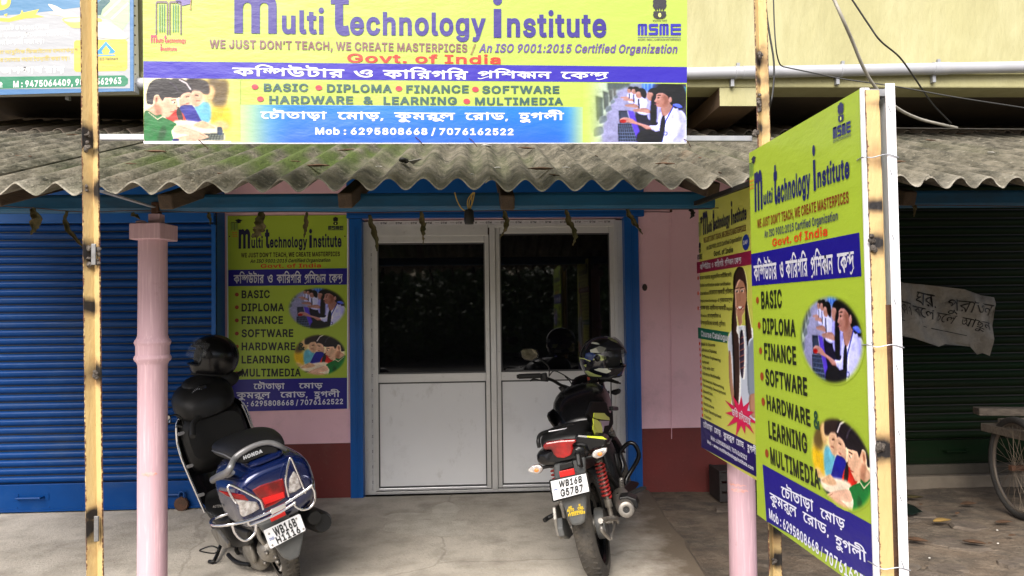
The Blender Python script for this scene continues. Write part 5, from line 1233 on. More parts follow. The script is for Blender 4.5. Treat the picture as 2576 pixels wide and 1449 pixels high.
def pole(label, b, t, fl, yaw, burns, yoff=0, name='angle_iron_pole', prof=None, up=True):
    b = Vector(b); t = Vector(t); b = t + (b - t) * ((t.z + .02) / (t.z - b.z)); T_ = empty(name, b, label, 'pole', None)
    pts = prof or [(-fl, 0)] + [(-fl + fl * k / 5, 0) for k in range(1, 6)] + [(0, -fl * k / 5) for k in range(1, 6)]
    # an L: one arm along -x, one along -y, corner away from the viewer after turning by yaw
    th = .005; inner = pts; c, s_ = math.cos(R(yaw)), math.sin(R(yaw)); N = 260; V = []; E_ = []; Bn = []; Tn = []; H = (t - b); n = len(inner)
    outer = [(x + (th if j > 5 else 0), y + (th if j < 6 else 0)) for j, (x, y) in enumerate(inner)]
    outer = [(x + (th if j == 5 else 0), y) for j, (x, y) in enumerate(outer)]
    ring = inner + outer[::-1]; m = len(ring)
    for i in range(N + 1):
        f = i / N; p = H * f; z = p.z + b.z
        for j, (x, y) in enumerate(ring):
            jit = .0004 * math.sin(z * 90 + j) if j in (0, n - 1, n, m - 1) else 0
            V.append((p.x + c * (x + jit) - s_ * y, p.y + s_ * (x + jit) + c * y, p.z))
            e = 1.0 if j in (0, n - 1, n, m - 1) else (.25 if j in (1, n - 2) else 0)
            E_.append(.48 * e + (.12 if j >= n else 0))
            d = max([math.exp(-((z - q) / w_) ** 2) for q, w_ in burns] + [0]); d2 = max([math.exp(-((z - q) / (w_ * 2)) ** 2) for q, w_ in burns] + [0])
            Bn.append((.86 if (j < 6) == (math.sin(z * 9 + b.x * 5) > -.3) else .42) * d); Tn.append(.50 * d2 + .03)
    fs = [(i * m + j, i * m + (j + 1) % m, (i + 1) * m + (j + 1) % m, (i + 1) * m + j) for i in range(N) for j in range(m)]
    fs += [tuple(reversed(range(m))), tuple(N * m + j for j in range(m))]
    o = mesh('iron_angle', V, fs, M_pole, T_, smooth=30)
    for nm, a in (('edge', E_), ('burn', Bn), ('tan', Tn)): o.data.attributes.new(nm, 'FLOAT', 'POINT').data.foreach_set('value', np.array(a, dtype=np.float32))
    return T_
M_weld = mat('weld_bead', (.16, .14, .12), .5, .7, col2=(.05, .04, .035), nscale=60, bump=.8, bscale=120)
def zat(u, v, y): return PY(u, v, y).z
YL, YR = 2.70, 2.885
tl = pole('tall cream painted iron pole with weld burns, carrying the left end of the banner', PY(246, 1500, YL) * 1, PY(228, -120, YL), .036, 52,
     [(zat(235, 350, YL), .055), (zat(235, 375, YL), .035), (zat(240, 478, YL), .05), (zat(235, 640, YL), .055), (zat(240, 770, YL), .03), (zat(240, 940, YL), .045), (zat(245, 1330, YL), .06), (zat(245, 1290, YL), .025)])
tl.location = tl.location
def onpole(T_, u, v, y, kind, d=(.016, .006, .05)):
    p = PY(u, v, y) - T_.location
    if kind == 'plate': MB().box(p, d).build('weld_plate', mat('dull_weld_plate', (.24, .245, .25), .55, .5, col2=(.12, .11, .10), nscale=30), T_, bevel=.002)
    else:
        b = MB()
        for k in range(7): b.ell(p + Vector((random.uniform(-1, 1) * d[0], random.uniform(-.4, 0) * .01, random.uniform(-1, 1) * d[2])), (random.uniform(.004, .011), .005, random.uniform(.004, .012)), 8, 5)
        b.build('weld_bead', M_weld, T_, smooth=60)
onpole(tl, 236, 640, YL - .03, 'plate', (.016, .008, .075)); onpole(tl, 243, 1330, YL - .03, 'plate', (.016, .008, .088))
onpole(tl, 222, 352, YL - .02, 'b', (.006, 0, .03)); onpole(tl, 243, 940, YL - .03, 'b', (.008, 0, .018)); onpole(tl, 214, 475, YL - .015, 'b', (.003, 0, .012)); onpole(tl, 224, 640, YL - .02, 'b', (.002, 0, .04)); onpole(tl, 248, 640, YL - .02, 'b', (.002, 0, .04)); onpole(tl, 216, 372, YL - .02, 'b', (.002, 0, .008))
MB().bar(PY(252, 480, 2.74) - tl.location, PY(386, 521, 3.80) - tl.location, .022, .006).build('brace_strip', M_galv, tl)
trp = pole('tall cream painted iron pole, carrying the right end of the banner', PY(1947, 1500, YR), PY(1903, -140, YR), .034, 48,
     [(zat(1905, 150, YR), .045), (zat(1910, 320, YR), .03), (zat(1910, 415 - 10, YR), .05), (zat(1908, 262, YR), .045), (zat(1912, 205, YR), .028), (zat(1940, 1335, YR), .035), (zat(1945, 1405, YR), .035)])
onpole(trp, 1912, 258, YR - .025, 'b', (.007, 0, .03)); onpole(trp, 1904, 337, YR - .03, 'b', (.012, 0, .008)); onpole(trp, 1947, 1412, YR - .025, 'b', (.006, 0, .01)); onpole(trp, 1912, 140, YR - .025, 'b', (.005, 0, .01))
# near post between the two faces of board B : flat channel facing the viewer
yN = 2.02
near = pole('cream painted iron channel post at the near edge of the tall hanging board', PY(2234, 1600, yN) + Vector((.004, 0, 0)), PY(2190, 226, yN) + Vector((.004, 0, 0)), .036, 0,
     [(zat(2195, 395, yN), .03), (zat(2200, 610, yN), .035), (zat(2200, 520, yN), .02), (zat(2212, 1130, yN), .035), (zat(2200, 262, yN), .016)],
     prof=[(-.019, -.0)] + [(-.019 + .038 * k / 5, 0) for k in range(1, 6)] + [(.019, .03 * k / 5) for k in range(1, 6)])
onpole(near, 2196, 612, yN - .004, 'b', (.010, 0, .022)); onpole(near, 2212, 1125, yN - .002, 'b', (.010, 0, .006))
MB().bar((.026, .004, 0), Vector((.026, .004, 0)) + (PY(2190, 226, yN) - PY(2234, 1600, yN)), .006, .02).build('side_strip', M_rust, near)
sb_ = empty('support_bar', PY(1750, 512, 3.6), 'dark iron strut running from the roof beam to the banner pole, over the course board', 'bar')
MB().bar((0, 0, 0), PY(1905, 455, 2.92) - sb_.location, .02, .02).build('strut', mat('dark_iron', (.02, .018, .016), .6, .5), sb_)

# ================================================================== PIPE and CABLES on the upper wall
pp_ = empty('drain_pipe', PY(1740, 185, LY - .07), 'white plastic drain pipe running along the yellow wall', 'pipe')
pa, pb = PY(-200, 222, LY - .075), PY(2760, 165, LY - .075)
o0 = pp_.location
MB().tube([pa - o0, pb - o0], .039, 20, smooth=False).build('pipe', M_pvc, pp_, smooth=60)
def pat(u): 
    t = (u + 200) / 2960; return pa + (pb - pa) * t - o0
dirp = (pb - pa).normalized()
for u in (1838, 2338): c = pat(u); MB().tube([c - dirp * .055, c + dirp * .055], .0425, 20, smooth=False).build('coupling', M_pvc, pp_, smooth=60)
for u in (1800, 2075, 2330, 150):
    c = pat(u); MB().tube([c - dirp * .008, c + dirp * .008], .0435, 20, smooth=False).build('clamp', M_pvc, pp_, smooth=60)
    MB().box(c + Vector((-.02, .02, -.065)), (.022, .03, .05)).build('bracket', M_galv, pp_); MB().box(c + Vector((.03, .035, .06)), (.02, .02, .03)).build('hook', M_galv, pp_)
text(Plane(PY(1740, 186, LY - .118), (1, 0, 0), (0, 0, 1), None), None, '', (0, 0), (1, 0), (0, 1), (0, 0, 0)) if False else None
def cable(pts, r, m, name, label):
    P = [PY(*p) for p in pts]; t = empty(name, P[0], label, 'cable'); return MB().tube([p - P[0] for p in P], r, 8, 6).build('wire', m, t, smooth=60)
M_cab = mat('black_cable', (.015, .015, .016), .5); M_cabw = mat('weathered_grey_cable', (.42, .40, .35), .6, col2=(.3, .28, .24), nscale=20)
K = lambda x, y, d=4.3: (1661.1 + x * .3551, y * .3551, d)
cable([K(745, -60), K(752, 90), K(775, 250), K(800, 400), K(806, 500), K(800, 620), K(780, 740), K(742, 835, 4.6)], .006, M_cab, 'loop_cable', 'black cable curving down just right of the right iron pole')
cable([K(800, -60, 4.6), K(808, 180, 4.6), K(822, 360, 4.6), K(845, 450, 4.7), K(870, 472, 4.75)], .0045, M_cab, 'drop_cable', 'thin black cable dropping straight to the white pipe')
cable([K(868, 472, 4.75), K(1100, 520, 4.6), K(1300, 560, 4.5), K(1700, 618, 4.4), K(2100, 690, 4.3), K(2650, 775, 4.2)], .004, M_cab, 'slanting_cable', 'long thin black cable slanting down to the right across the dark gap')
cable([K(1205, -60, 4.0), K(1290, 130, 4.0), K(1360, 290, 4.1), K(1430, 460, 4.2), K(1500, 585, 4.3), K(1590, 690, 4.4), K(1700, 780, 4.6), K(1830, 840, 4.8), K(1950, 872, 4.9), K(2100, 905, 5.1)], .0095, M_cabw, 'thick_cable', 'thick pale grey cable sagging from the top edge onto the roof')
cable([K(1320, -60, 4.1), K(1400, 60, 4.1), K(1480, 180, 4.1), K(1560, 290, 4.1), K(1690, 400, 4.2), K(1780, 520, 4.4), K(1860, 640, 4.6), K(1940, 750, 4.8), K(2060, 872, 5.0)], .005, M_cab, 'sagging_cable', 'black cable sagging beside the thick grey one')
cable([K(1600, 905, 5.3), K(2000, 910, 5.3), K(2650, 915, 5.3)], .004, M_cabw, 'roof_cable', 'thin cable lying along the top of the right roof sheets')
MB().tube([Vector(p) for p in ((0, 0, 0), (.003, -.004, -.03), (-.002, 0, -.055))], .003, 5).build('cable_tag', M_white, None) if False else None

# ================================================================== DRIED GARLAND
M_leaf = mat('dried_green_leaf', (.045, .045, .012), .75, col2=(.11, .08, .03), nscale=14, spread=.3, bump=.6, bscale=60, stretch=(1, 1, 1))
M_leafb = mat('dried_brown_leaf', (.16, .085, .045), .8, col2=(.08, .045, .025), nscale=30, bump=.5, bscale=60)
GY = 3.78
def hang_leaf(pts, w_, label, m=M_leaf, y=GY, twist=1.0):
    u0 = pts[0][0]; P = crom([PY(u, v, y - .0 + dy) for u, v, dy in pts], 7); o = P[0].copy(); n = len(P); V = []; fs = []
    for i, p in enumerate(P):
        f = i / (n - 1); wd = w_ * .82 * (math.sin(math.pi * min(1, f * .88 + .10)) ** .8) * (1 + .16 * math.sin(i * 1.9 + u0) + .1 * math.sin(i * 4.3)) + .003; a = twist * (f * 2.2 - .5) + .3 * math.sin(i * .9 + u0)
        t = (P[min(i + 1, n - 1)] - P[max(i - 1, 0)]).normalized(); s_ = Vector((math.cos(a), math.sin(a), 0)); s_ = (s_ - t * s_.dot(t)).normalized(); nn = t.cross(s_)
        for k, q in enumerate((-1, -.5, 0, .5, 1)): V.append(p - o + s_ * q * wd / 2 + nn * (abs(q) ** 1.5 * wd * .35 + .002 * math.sin(i * 2.3 + k)))
    for i in range(n - 1):
        for k in range(4): fs.append((i * 5 + k, i * 5 + k + 1, i * 5 + k + 6, i * 5 + k + 5))
    ob = mesh('hanging_leaf', V, fs, m, smooth=60); ob.location = o
    sm = ob.modifiers.new('thick', 'SOLIDIFY'); sm.thickness = .0015
    return tag(ob, label, 'leaf', 'dried leaves hanging from the garland string')
hang_leaf([(82, 524, 0), (92, 545, -.01), (84, 568, 0), (76, 590, .01)], .055, 'crumpled dark dried leaf hanging at the far left of the blue shutter')
hang_leaf([(170, 530, 0), (166, 560, 0), (180, 590, -.01), (214, 626, 0)], .028, 'long curled dried leaf hanging just left of the left iron pole', twist=.4)
hang_leaf([(334, 534, 0), (340, 545, 0), (352, 553, 0)], .03, 'small dark leaf stub beside the capital of the left pink column')
hang_leaf([(527, 533, 0), (526, 548, 0), (528, 566, 0)], .022, 'short dried leaf hanging in front of the blue side post')
hang_leaf([(659, 534, 0), (656, 560, -.01), (648, 582, 0), (633, 597, .0)], .062, 'broad brown leaf hanging over the top of the wall poster, its largest', twist=.3)
hang_leaf([(773, 534, 0), (770, 556, 0), (766, 578, 0), (764, 598, 0)], .026, 'narrow pale leaf hanging over the poster title', M_leaf, twist=.8)
hang_leaf([(930, 540, 0), (936, 570, 0), (944, 600, -.01), (948, 632, 0)], .034, 'long dried leaf hanging at the upper left corner of the aluminium front', twist=.5)
hang_leaf([(1061, 532, 0), (1062, 560, 0), (1061, 585, -.01), (1064, 614, 0)], .036, 'folded green brown leaf hanging before the left glass pane')
hang_leaf([(1269, 530, 0), (1272, 552, 0), (1268, 575, -.01), (1256, 599, 0)], .036, 'dark leaf hanging over the meeting of the two door leaves')
hang_leaf([(1425, 528, 0), (1431, 560, 0), (1444, 592, -.01), (1440, 617, 0)], .038, 'olive curled leaf hanging before the right glass pane', twist=.7)
hang_leaf([(1577, 526, 0), (1584, 545, 0), (1598, 568, 0), (1616, 590, 0)], .034, 'slanting leaf hanging at the top right of the blue door frame', twist=.5)
hang_leaf([(1738, 526, 0), (1739, 538, 0), (1735, 550, 0)], .034, 'small black leaf stub hanging against the pink wall near the course board', mat('black_leaf', (.01, .01, .008), .8))
hang_leaf([(2300, 545 - 30, 0), (2297, 525, 0), (2298, 545, 0)], .036, 'pale withered leaf hanging in the dark right of the tall board')
gs = [(-60, 517), (85, 523), (170, 531), (250, 533), (340, 530), (527, 534), (659, 533), (773, 533), (935, 535), (1061, 532), (1269, 530), (1425, 527), (1577, 526), (1738, 526), (1900, 520), (2300, 516), (2640, 520)]
P = [PY(u, v, GY + .01) for u, v in gs]
tag(MB().tube([p - P[0] for p in P], .0022, 6, 4).build('garland_string', M_rust, None, smooth=60), 'thin dark string strung along the blue beam holding the dried leaves', 'string').location = P[0]
# bulb holder on yellow wires
bh = empty('bulb_holder', PY(1180, 545, 3.74), 'black bulb holder dangling on yellow wires from the roof beam', 'bulb holder')
M_yw = mat('yellow_wire', (.50, .33, .07), .5); o0 = bh.location
for (pts) in ([(1192, 484), (1184, 498), (1180, 512), (1181, 532)], [(1190, 484), (1178, 500), (1176, 515), (1179, 532)], [(1194, 484), (1190, 505), (1185, 520), (1183, 532)], [(1144, 484), (1150, 505), (1162, 525), (1177, 532)], [(1187, 490), (1187, 510), (1184, 520), (1180, 533)]):
    MB().tube([PY(u, v, 3.74) - o0 for u, v in pts], .0028, 6).build('wire', M_yw, bh, smooth=60)
MB().lathe([(.006, .03), (.018, .028), (.024, .015), (.026, -.03), (.022, -.045), (.022, -.046)], PY(1180, 541, 3.74) - o0, (0, 0, 1), 16, True).build('socket', M_rub, bh, smooth=40)
MB().lathe([(.022, 0), (.024, -.01), (.020, -.018), (.004, -.02)], PY(1180, 553.5, 3.74) - o0, (0, 0, 1), 16, True).build('socket_ring', mat('tarnished_brass', (.35, .14, .05), .5, .3), bh, smooth=40)

def where(u, v):
    a = [(205, 'left of the left iron pole'), (360, 'between left pole and banner'), (700, 'below the boy on the banner'), (1100, 'below the banner phone number'),
         (1450, 'below the banner, right of its middle'), (1730, 'below the girl on the banner'), (1900, 'between banner and right pole'), (9999, 'right of the tall board')]
    return next(t for x, t in a if u < x) + (', near the wavy edge' if v > 415 else ', high up' if v < 372 else '')
# ================================================================== BITS lying on the roof and the ground
def roofpt(u, v, up=.0):
    d = ray(u, v); n = Vector((-.016 + .078 * SL, -SL, 1)); p0 = Vector((0, 3.05, 1.996 + .038 + up)); t = (p0 - C0).dot(n) / d.dot(n); return C0 + d * t
def litter(name, p, L_, w_, rot, m, label, cat, grp, tilt=(0, 0), crv=.10):
    V = []; n = 7
    for i in range(n):
        f = i / (n - 1) - .5; wd = w_ * math.cos(f * math.pi * .92) + .001
        for q in (-1, 0, 1): V.append((f * L_, q * wd / 2, crv * L_ * (f * f) * 2 + abs(q) * wd * .3 + random.uniform(0, .002)))
    fs = [(i * 3 + k, i * 3 + k + 1, i * 3 + k + 4, i * 3 + k + 3) for i in range(n - 1) for k in (0, 1)]
    o = mesh(name, V, fs, m, smooth=60); o.location = p; o.rotation_euler = (tilt[0], tilt[1], rot)
    sm = o.modifiers.new('thick', 'SOLIDIFY'); sm.thickness = .001
    return tag(o, label, cat, grp)
for i_, (u, v, L_, rot) in enumerate([(184, 341, .08, .1), (392, 384, .11, .2), (330, 414, .05, .3), (800, 420, .11, .05), (871, 380, .10, -.3), (1324, 375, .10, .2), (1360, 428, .12, 0), (1673, 415, .10, .1), (1395, 443, .06, .6), (745, 408, .05, .5), (2340, 355, .09, .2), (2415, 338, .08, 0), (2255, 410, .09, -.2), (60, 395, .07, .3), (560, 440, .05, .8), (1500, 395, .05, 1.2), (1770, 400, .07, .4), (1810, 437, .05, 1)]):
    litter('dry_leaf', roofpt(u, v, .008), L_, L_ * .3, rot, M_leafb, 'dry leaf on the roof ' + where(u, v), 'leaf', 'dry leaves scattered on the roof', (R(18), 0))
M_lt = mat('pale_litter', (.55, .53, .48), .8)
for (u, v, L_, rot) in ((1224, 369, .07, .4), (953, 421, .03, .1), (2491, 390, .09, 1.3), (1252, 424, .035, .2), (850, 369, .03, .2), (1424, 424, .04, .1), (1188, 440, .02, 0)):
    litter('paper_scrap', roofpt(u, v, .006), L_, L_ * .45, rot, M_lt, 'pale scrap on the roof ' + where(u, v), 'scrap', 'pale scraps scattered on the roof', (R(18), 0), .1)
tw = roofpt(1028, 412, .01); tg = empty('dry_twig', tw, 'withered twig cluster lying in a roof furrow under the banner', 'twig')
b = MB()
for k in range(7): b.tube([(-.03 + .004 * k, -.06, 0), (0, -.01, .01), (.02 + .006 * k, .05, .01 + .004 * k)], .0035, 5)
b.build('stems', mat('grey_twig', (.20, .19, .17), .9), tg, smooth=60); MB().ell((-.02, -.07, .004), (.02, .025, .012), 8, 6).ell((-.01, -.03, .008), (.014, .02, .012), 8, 6).build('seed_head', M_rub, tg, smooth=60)
def gp(u, v, z=.0): return PZ(u, v, z)
g5 = lambda x, y: ((3300 + x / 1.669) * .6389, (1400 + y / 1.669) * .6389)
for i_, (x, y, L_, rot, m) in enumerate([(860, 985, .14, .1, M_leafb), (685, 1097, .15, .2, mat('ochre_leaf', (.35, .22, .06), .8)), (545, 985, .06, .9, M_leafb), (505, 1225, .15, -.5, M_leafb), (895, 1240, .13, -.6, M_leafb), (785, 1045, .07, .7, M_leafb), (490, 942, .16, -.1, M_leaf), (1000, 1240, .04, .3, M_leafb), (1145, 1190, .06, .1, M_leafb), (1090, 1105, .12, 0, M_leafb)]):
    litter('fallen_leaf', gp(*g5(x, y), -.0) + Vector((0, 0, .004)), L_, L_ * .42, rot, m, ('ochre' if i_ == 1 else 'dark green' if i_ == 6 else 'brown') + ' fallen leaf on the earth, ' + ('beside the tall board' if x < 600 else 'between board and cart' if x < 950 else 'near the cart wheel') + (', by the threshold' if y < 1000 else ', close to the viewer' if y > 1180 else ''), 'leaf', 'fallen leaves on the bare earth')
for (x, y) in ((1045, 1143), (1050, 1230), (600, 1325)):
    p = gp(*g5(x, y)); o = MB().ell((0, 0, 0), (.008, .006, .004), 7, 5).build('pebble', M_lt, None, smooth=60); o.location = p + Vector((0, 0, -.004)); tag(o, 'tiny white pebble on the bare earth', 'pebble', 'white pebbles on the bare earth')
pl_s = [gp(*g5(x, y)) + Vector((0, 0, z)) for x, y, z in ((400, 990, .0), (430, 992, .03), (500, 1020, .035), (553, 1045, .02), (480, 1058, .01), (410, 1045, .015))]
o = mesh('plastic_sheet', [p - pl_s[0] for p in pl_s], [(0, 1, 2, 3, 4, 5)], mat('dark_green_plastic', (.008, .016, .012), .4), None); o.location = pl_s[0]; tag(o, 'crumpled dark green plastic sheet lying on the earth beside the board', 'plastic sheet')
sm = o.modifiers.new('thick', 'SOLIDIFY'); sm.thickness = .004
# flat stones half sunk in the yard, big enough to tell apart
M_st = mat('flat_brown_stone', (.14, .11, .085), .95, col2=(.085, .068, .052), nscale=8, spread=.3, bump=1, bscale=25, bdist=.02, dirt=(.20, .17, .135), dscale=6, damt=.5)
k = 0
while k < 16:
    u = random.uniform(1640, 2576); v = random.uniform(1240, 1448)
    if 1915 < u < 2245: continue
    p = PZ(u, v, -.01)
    if p.x < PZ(1640, 1240, 0).x + (6.1 - p.y) * -.09 + .22 or p.y > 5.95 or p.x > 4.5: continue
    q = Vector((p.x, p.y, -.028)); n = random.randint(6, 9); r_ = random.uniform(.05, .12); P = []
    for j in range(n): a = 2 * math.pi * j / n; rr = r_ * random.uniform(.65, 1.1); P.append((rr * math.cos(a) * 1.3, rr * math.sin(a), 0))
    top_ = [(x * .86, y * .86, .014 + random.uniform(0, .004)) for x, y, _ in P]
    o = MB().loft([[Vector(a) for a in P], [Vector(a) for a in top_]]).build('flat_stone', M_st, None, smooth=30); o.location = q; o.rotation_euler = (random.uniform(-.05, .05), random.uniform(-.05, .05), 0)
    tag(o, ('small' if r_ < .08 else 'broad') + ' flat brown stone in the earth, ' + ('left of the right pink column' if u < 1820 else 'right of the tall board' if u < 2420 else 'under the cart') + (', near the wall' if p.y > 5 else ', close to the viewer' if p.y < 4.4 else ''), 'stone', 'flat stones sunk in the yard'); k += 1

# ================================================================== CART at the right edge
ca = PZ(2566, 1304, -.015); kt_ = empty('hand_cart', ca, 'flatbed cart with weathered grey planks and one spoked wheel, cut off at right', 'cart')
M_plank = mat('weathered_plank', (.22, .18, .14), .9, col2=(.11, .09, .07), nscale=9, spread=.35, bump=.9, bscale=35, bdist=.01, stretch=(1, 6, 6))
Rw = .355; wa = R(8); wd = Vector((math.sin(wa), math.cos(wa), 0)); wx = Vector((math.cos(wa), -math.sin(wa), 0)); ctr = Vector((0, 0, Rw))
whl = empty('wheel', (0, 0, 0)); whl.parent = kt_
ringp = lambda r, dxo=0: [ctr + wx * dxo + wd * math.cos(t) * r + Vector((0, 0, math.sin(t) * r)) for t in np.linspace(0, 2 * math.pi, 48, endpoint=False)]
MB().tube(ringp(Rw - .022), .026, 10, closed=True, smooth=False).build('tyre', mat('grey_worn_tyre', (.06, .055, .05), .85, col2=(.03, .03, .03), nscale=30, bump=.6, bscale=90), whl, smooth=60)
MB().tube(ringp(Rw - .045), .011, 8, closed=True, smooth=False).build('rim', mat('dull_rim', (.2, .17, .14), .55, .5), whl, smooth=60)
b = MB()
for k in range(36): a = 2 * math.pi * k / 36; b.tube([ctr + wx * (.03 if k % 2 else -.03) + (wd * math.cos(a + .5) + Vector((0, 0, math.sin(a + .5)))) * .02, ctr + (wd * math.cos(a) + Vector((0, 0, math.sin(a)))) * (Rw - .05)], .0016, 4, smooth=False)
b.build('spokes', mat('spoke_steel', (.25, .2, .15), .5, .6), whl, kind='stuff')
MB().lathe([(.001, -.05), (.02, -.05), (.02, .05), (.001, .05)], ctr, wx, 12).build('hub', M_rust, whl, smooth=40)
def cp(u, v, y): return PY(u, v, y) - ca
B0 = cp(2488, 1052, 5.35)
zt_ = B0.z
MB().box((B0.x + .62, B0.y + .02, zt_ + .03), (1.24, .12, .055), Matrix.Rotation(R(-14), 3, 'Z')).build('plank', M_plank, kt_, bevel=.006)
for k in range(5): MB().box((B0.x + .70, B0.y - .02 - k * .115, zt_ - .028), (1.24, .108, .048), Matrix.Rotation(R(1.2 - k * .5), 3, 'Z')).build('plank', M_plank, kt_, bevel=.004)
for xx in (.12, .7): MB().box((B0.x + xx - .02, B0.y - .25, zt_ - .084), (.16, .75, .06)).build('cross_bearer', M_plank, kt_, bevel=.005)
MB().bar((-.06, 0, Rw), (1.2, 0, Rw), .035, .035).build('axle', M_rust, kt_)
MB().box((.14, -.02, (Rw + zt_ - .08) / 2 + .01), (.04, .04, zt_ - .08 - Rw)).build('bracket', M_rust, kt_)
# dark crate under the course board
cr = empty('dark_crate', PY(1862, 1212, WY - .25), 'dark low wooden crate against the red dado behind the right column', 'crate'); cr.location.z = -.02
M_crt = mat('dark_crate_wood', (.018, .016, .015), .7, col2=(.035, .03, .028), nscale=6)
for zz in (.03, .11, .19): MB().box((0, -.10, zz), (.40, .012, .062)).build('slat', M_crt, cr)
for sx in (-1, 1): MB().box((sx * .195, .02, .12), (.018, .26, .24)).build('side_board', M_crt, cr)
MB().box((0, .02, .232), (.38, .23, .012)).build('lid', M_crt, cr)

# ================================================================== foliage across the road (seen in the glass and the mirrors)
def leafmass(name, n, boxes, label, seed):
    g = np.random.default_rng(seed); V = np.zeros((n * 4, 3)); i = 0; pts = []
    while len(pts) < n:
        c = boxes[g.integers(len(boxes))]; d = g.normal(size=3); d /= np.linalg.norm(d); r = g.random() ** .35; p = np.array(c[0]) + d * np.array(c[1]) * r
        if p[2] > 0.05: pts.append(p)
    P = np.array(pts); a = g.normal(size=(n, 3)); a /= np.linalg.norm(a, axis=1)[:, None]; b = np.cross(a, g.normal(size=(n, 3))); b /= np.linalg.norm(b, axis=1)[:, None]
    s_ = g.uniform(.05, .10, (n, 1)); V = np.stack([P - a * s_, P + b * s_ * .5, P + a * s_, P - b * s_ * .5], 1).reshape(-1, 3)
    V = V.tolist(); Fc = np.arange(n * 4).reshape(n, 4).tolist(); hb = MB()      # bumpy backing sheet, added to keep bright sky out of the reflections
    GX, GZ = 60, 12
    hb.add([(-16 + 32 * a / GX, -12.2 + .9 * g.random(), (3.3 + .5 * math.sin(a * .9) + .35 * math.sin(a * 2.3)) * b_ / GZ - .1) for b_ in range(GZ + 1) for a in range(GX + 1)], [(b_ * (GX + 1) + a, b_ * (GX + 1) + a + 1, (b_ + 1) * (GX + 1) + a + 1, (b_ + 1) * (GX + 1) + a) for b_ in range(GZ) for a in range(GX)])
    k0 = len(V); V += [tuple(v) for v in hb.v]; Fc += [[i + k0 for i in f] for f in hb.f]
    me = bpy.data.meshes.new(name); me.from_pydata(V, [], Fc); me.materials.append(mat('green_foliage', (.05, .10, .02), .4, col2=(.10, .16, .035), nscale=2)); o = bpy.data.objects.new(name, me); COL.objects.link(o)
    return tag(o, label, None, None, 'stuff')
bx = []
gg = random.Random(3)
for k in range(26): x = -13 + k * 1.05; bx.append(((x, -10.0 + gg.uniform(-1, 1), gg.uniform(.6, 1.6)), (gg.uniform(.9, 1.6), 1.0, gg.uniform(.8, 1.4)))); bx.append(((x, -11.2, gg.uniform(1.8, 3.0)), (1.5, 1.2, gg.uniform(.9, 1.5))))
leafmass('roadside_thicket', 44000, bx, 'dense green thicket across the road, behind the viewer', 5)
# ================================================================== TWO-WHEELERS
M_nvy = mat('deep_blue_metallic_paint', (.004, .012, .075), .2, .35, coat=.7, col2=(.003, .010, .06), nscale=3, rvar=.05)
M_mblk = mat('matte_black_shroud', (.005, .005, .006), .7, spec=.08)
M_blk = mat('black_plastic', (.006, .006, .0065), .45, spec=.3, col2=(.011, .011, .011), nscale=9, bump=.08, bscale=200)
M_gblk = mat('gloss_black_paint', (.004, .004, .005), .26, spec=.35, coat=.15)
M_dgrey = mat('dusty_grey_plastic', (.055, .06, .065), .5, col2=(.09, .09, .085), nscale=7, dirt=(.16, .14, .11), dscale=9, damt=.5)
M_vinyl = mat('black_seat_vinyl', (.007, .007, .0075), .5, spec=.35, bump=.25, bscale=260, bdist=.003)
M_chr = mat('chrome', (.72, .72, .74), .13, 1.0)
M_silv = mat('cast_aluminium', (.38, .37, .35), .45, .75, col2=(.2, .18, .15), nscale=12, bump=.3, bscale=60, dirt=(.12, .09, .06), dscale=8, damt=.6)
M_rail = mat('grey_painted_rail', (.20, .20, .205), .38, .4)
M_tyre = mat('dusty_tyre', (.022, .021, .02), .8, col2=(.06, .052, .042), nscale=8, bump=.6, bscale=90, dirt=(.12, .10, .075), dscale=7, damt=.6)
M_red = mat('red_lamp_lens', (.30, .004, .004), .12, coat=.6, col2=(.09, .002, .002), nscale=11, spread=.25, bump=.5, bscale=70, bdist=.004)
M_redr = mat('red_reflector', (.55, .01, .008), .3, bump=.6, bscale=220, bdist=.002)
M_clr = mat('clear_lamp_lens', (.62, .60, .58), .10, .35, col2=(.30, .26, .24), nscale=45, spread=.25, coat=.8, bump=.6, bscale=110, bdist=.003)
M_amb = mat('amber_bulb', (.75, .22, .05), .3)
M_plate = mat('white_number_plate', (.72, .73, .75), .35, col2=(.66, .67, .69), nscale=8, dirt=(.45, .42, .38), dscale=6, damt=.3)
M_mir = mat('mirror_glass', (.9, .92, .92), .01, 1.0)
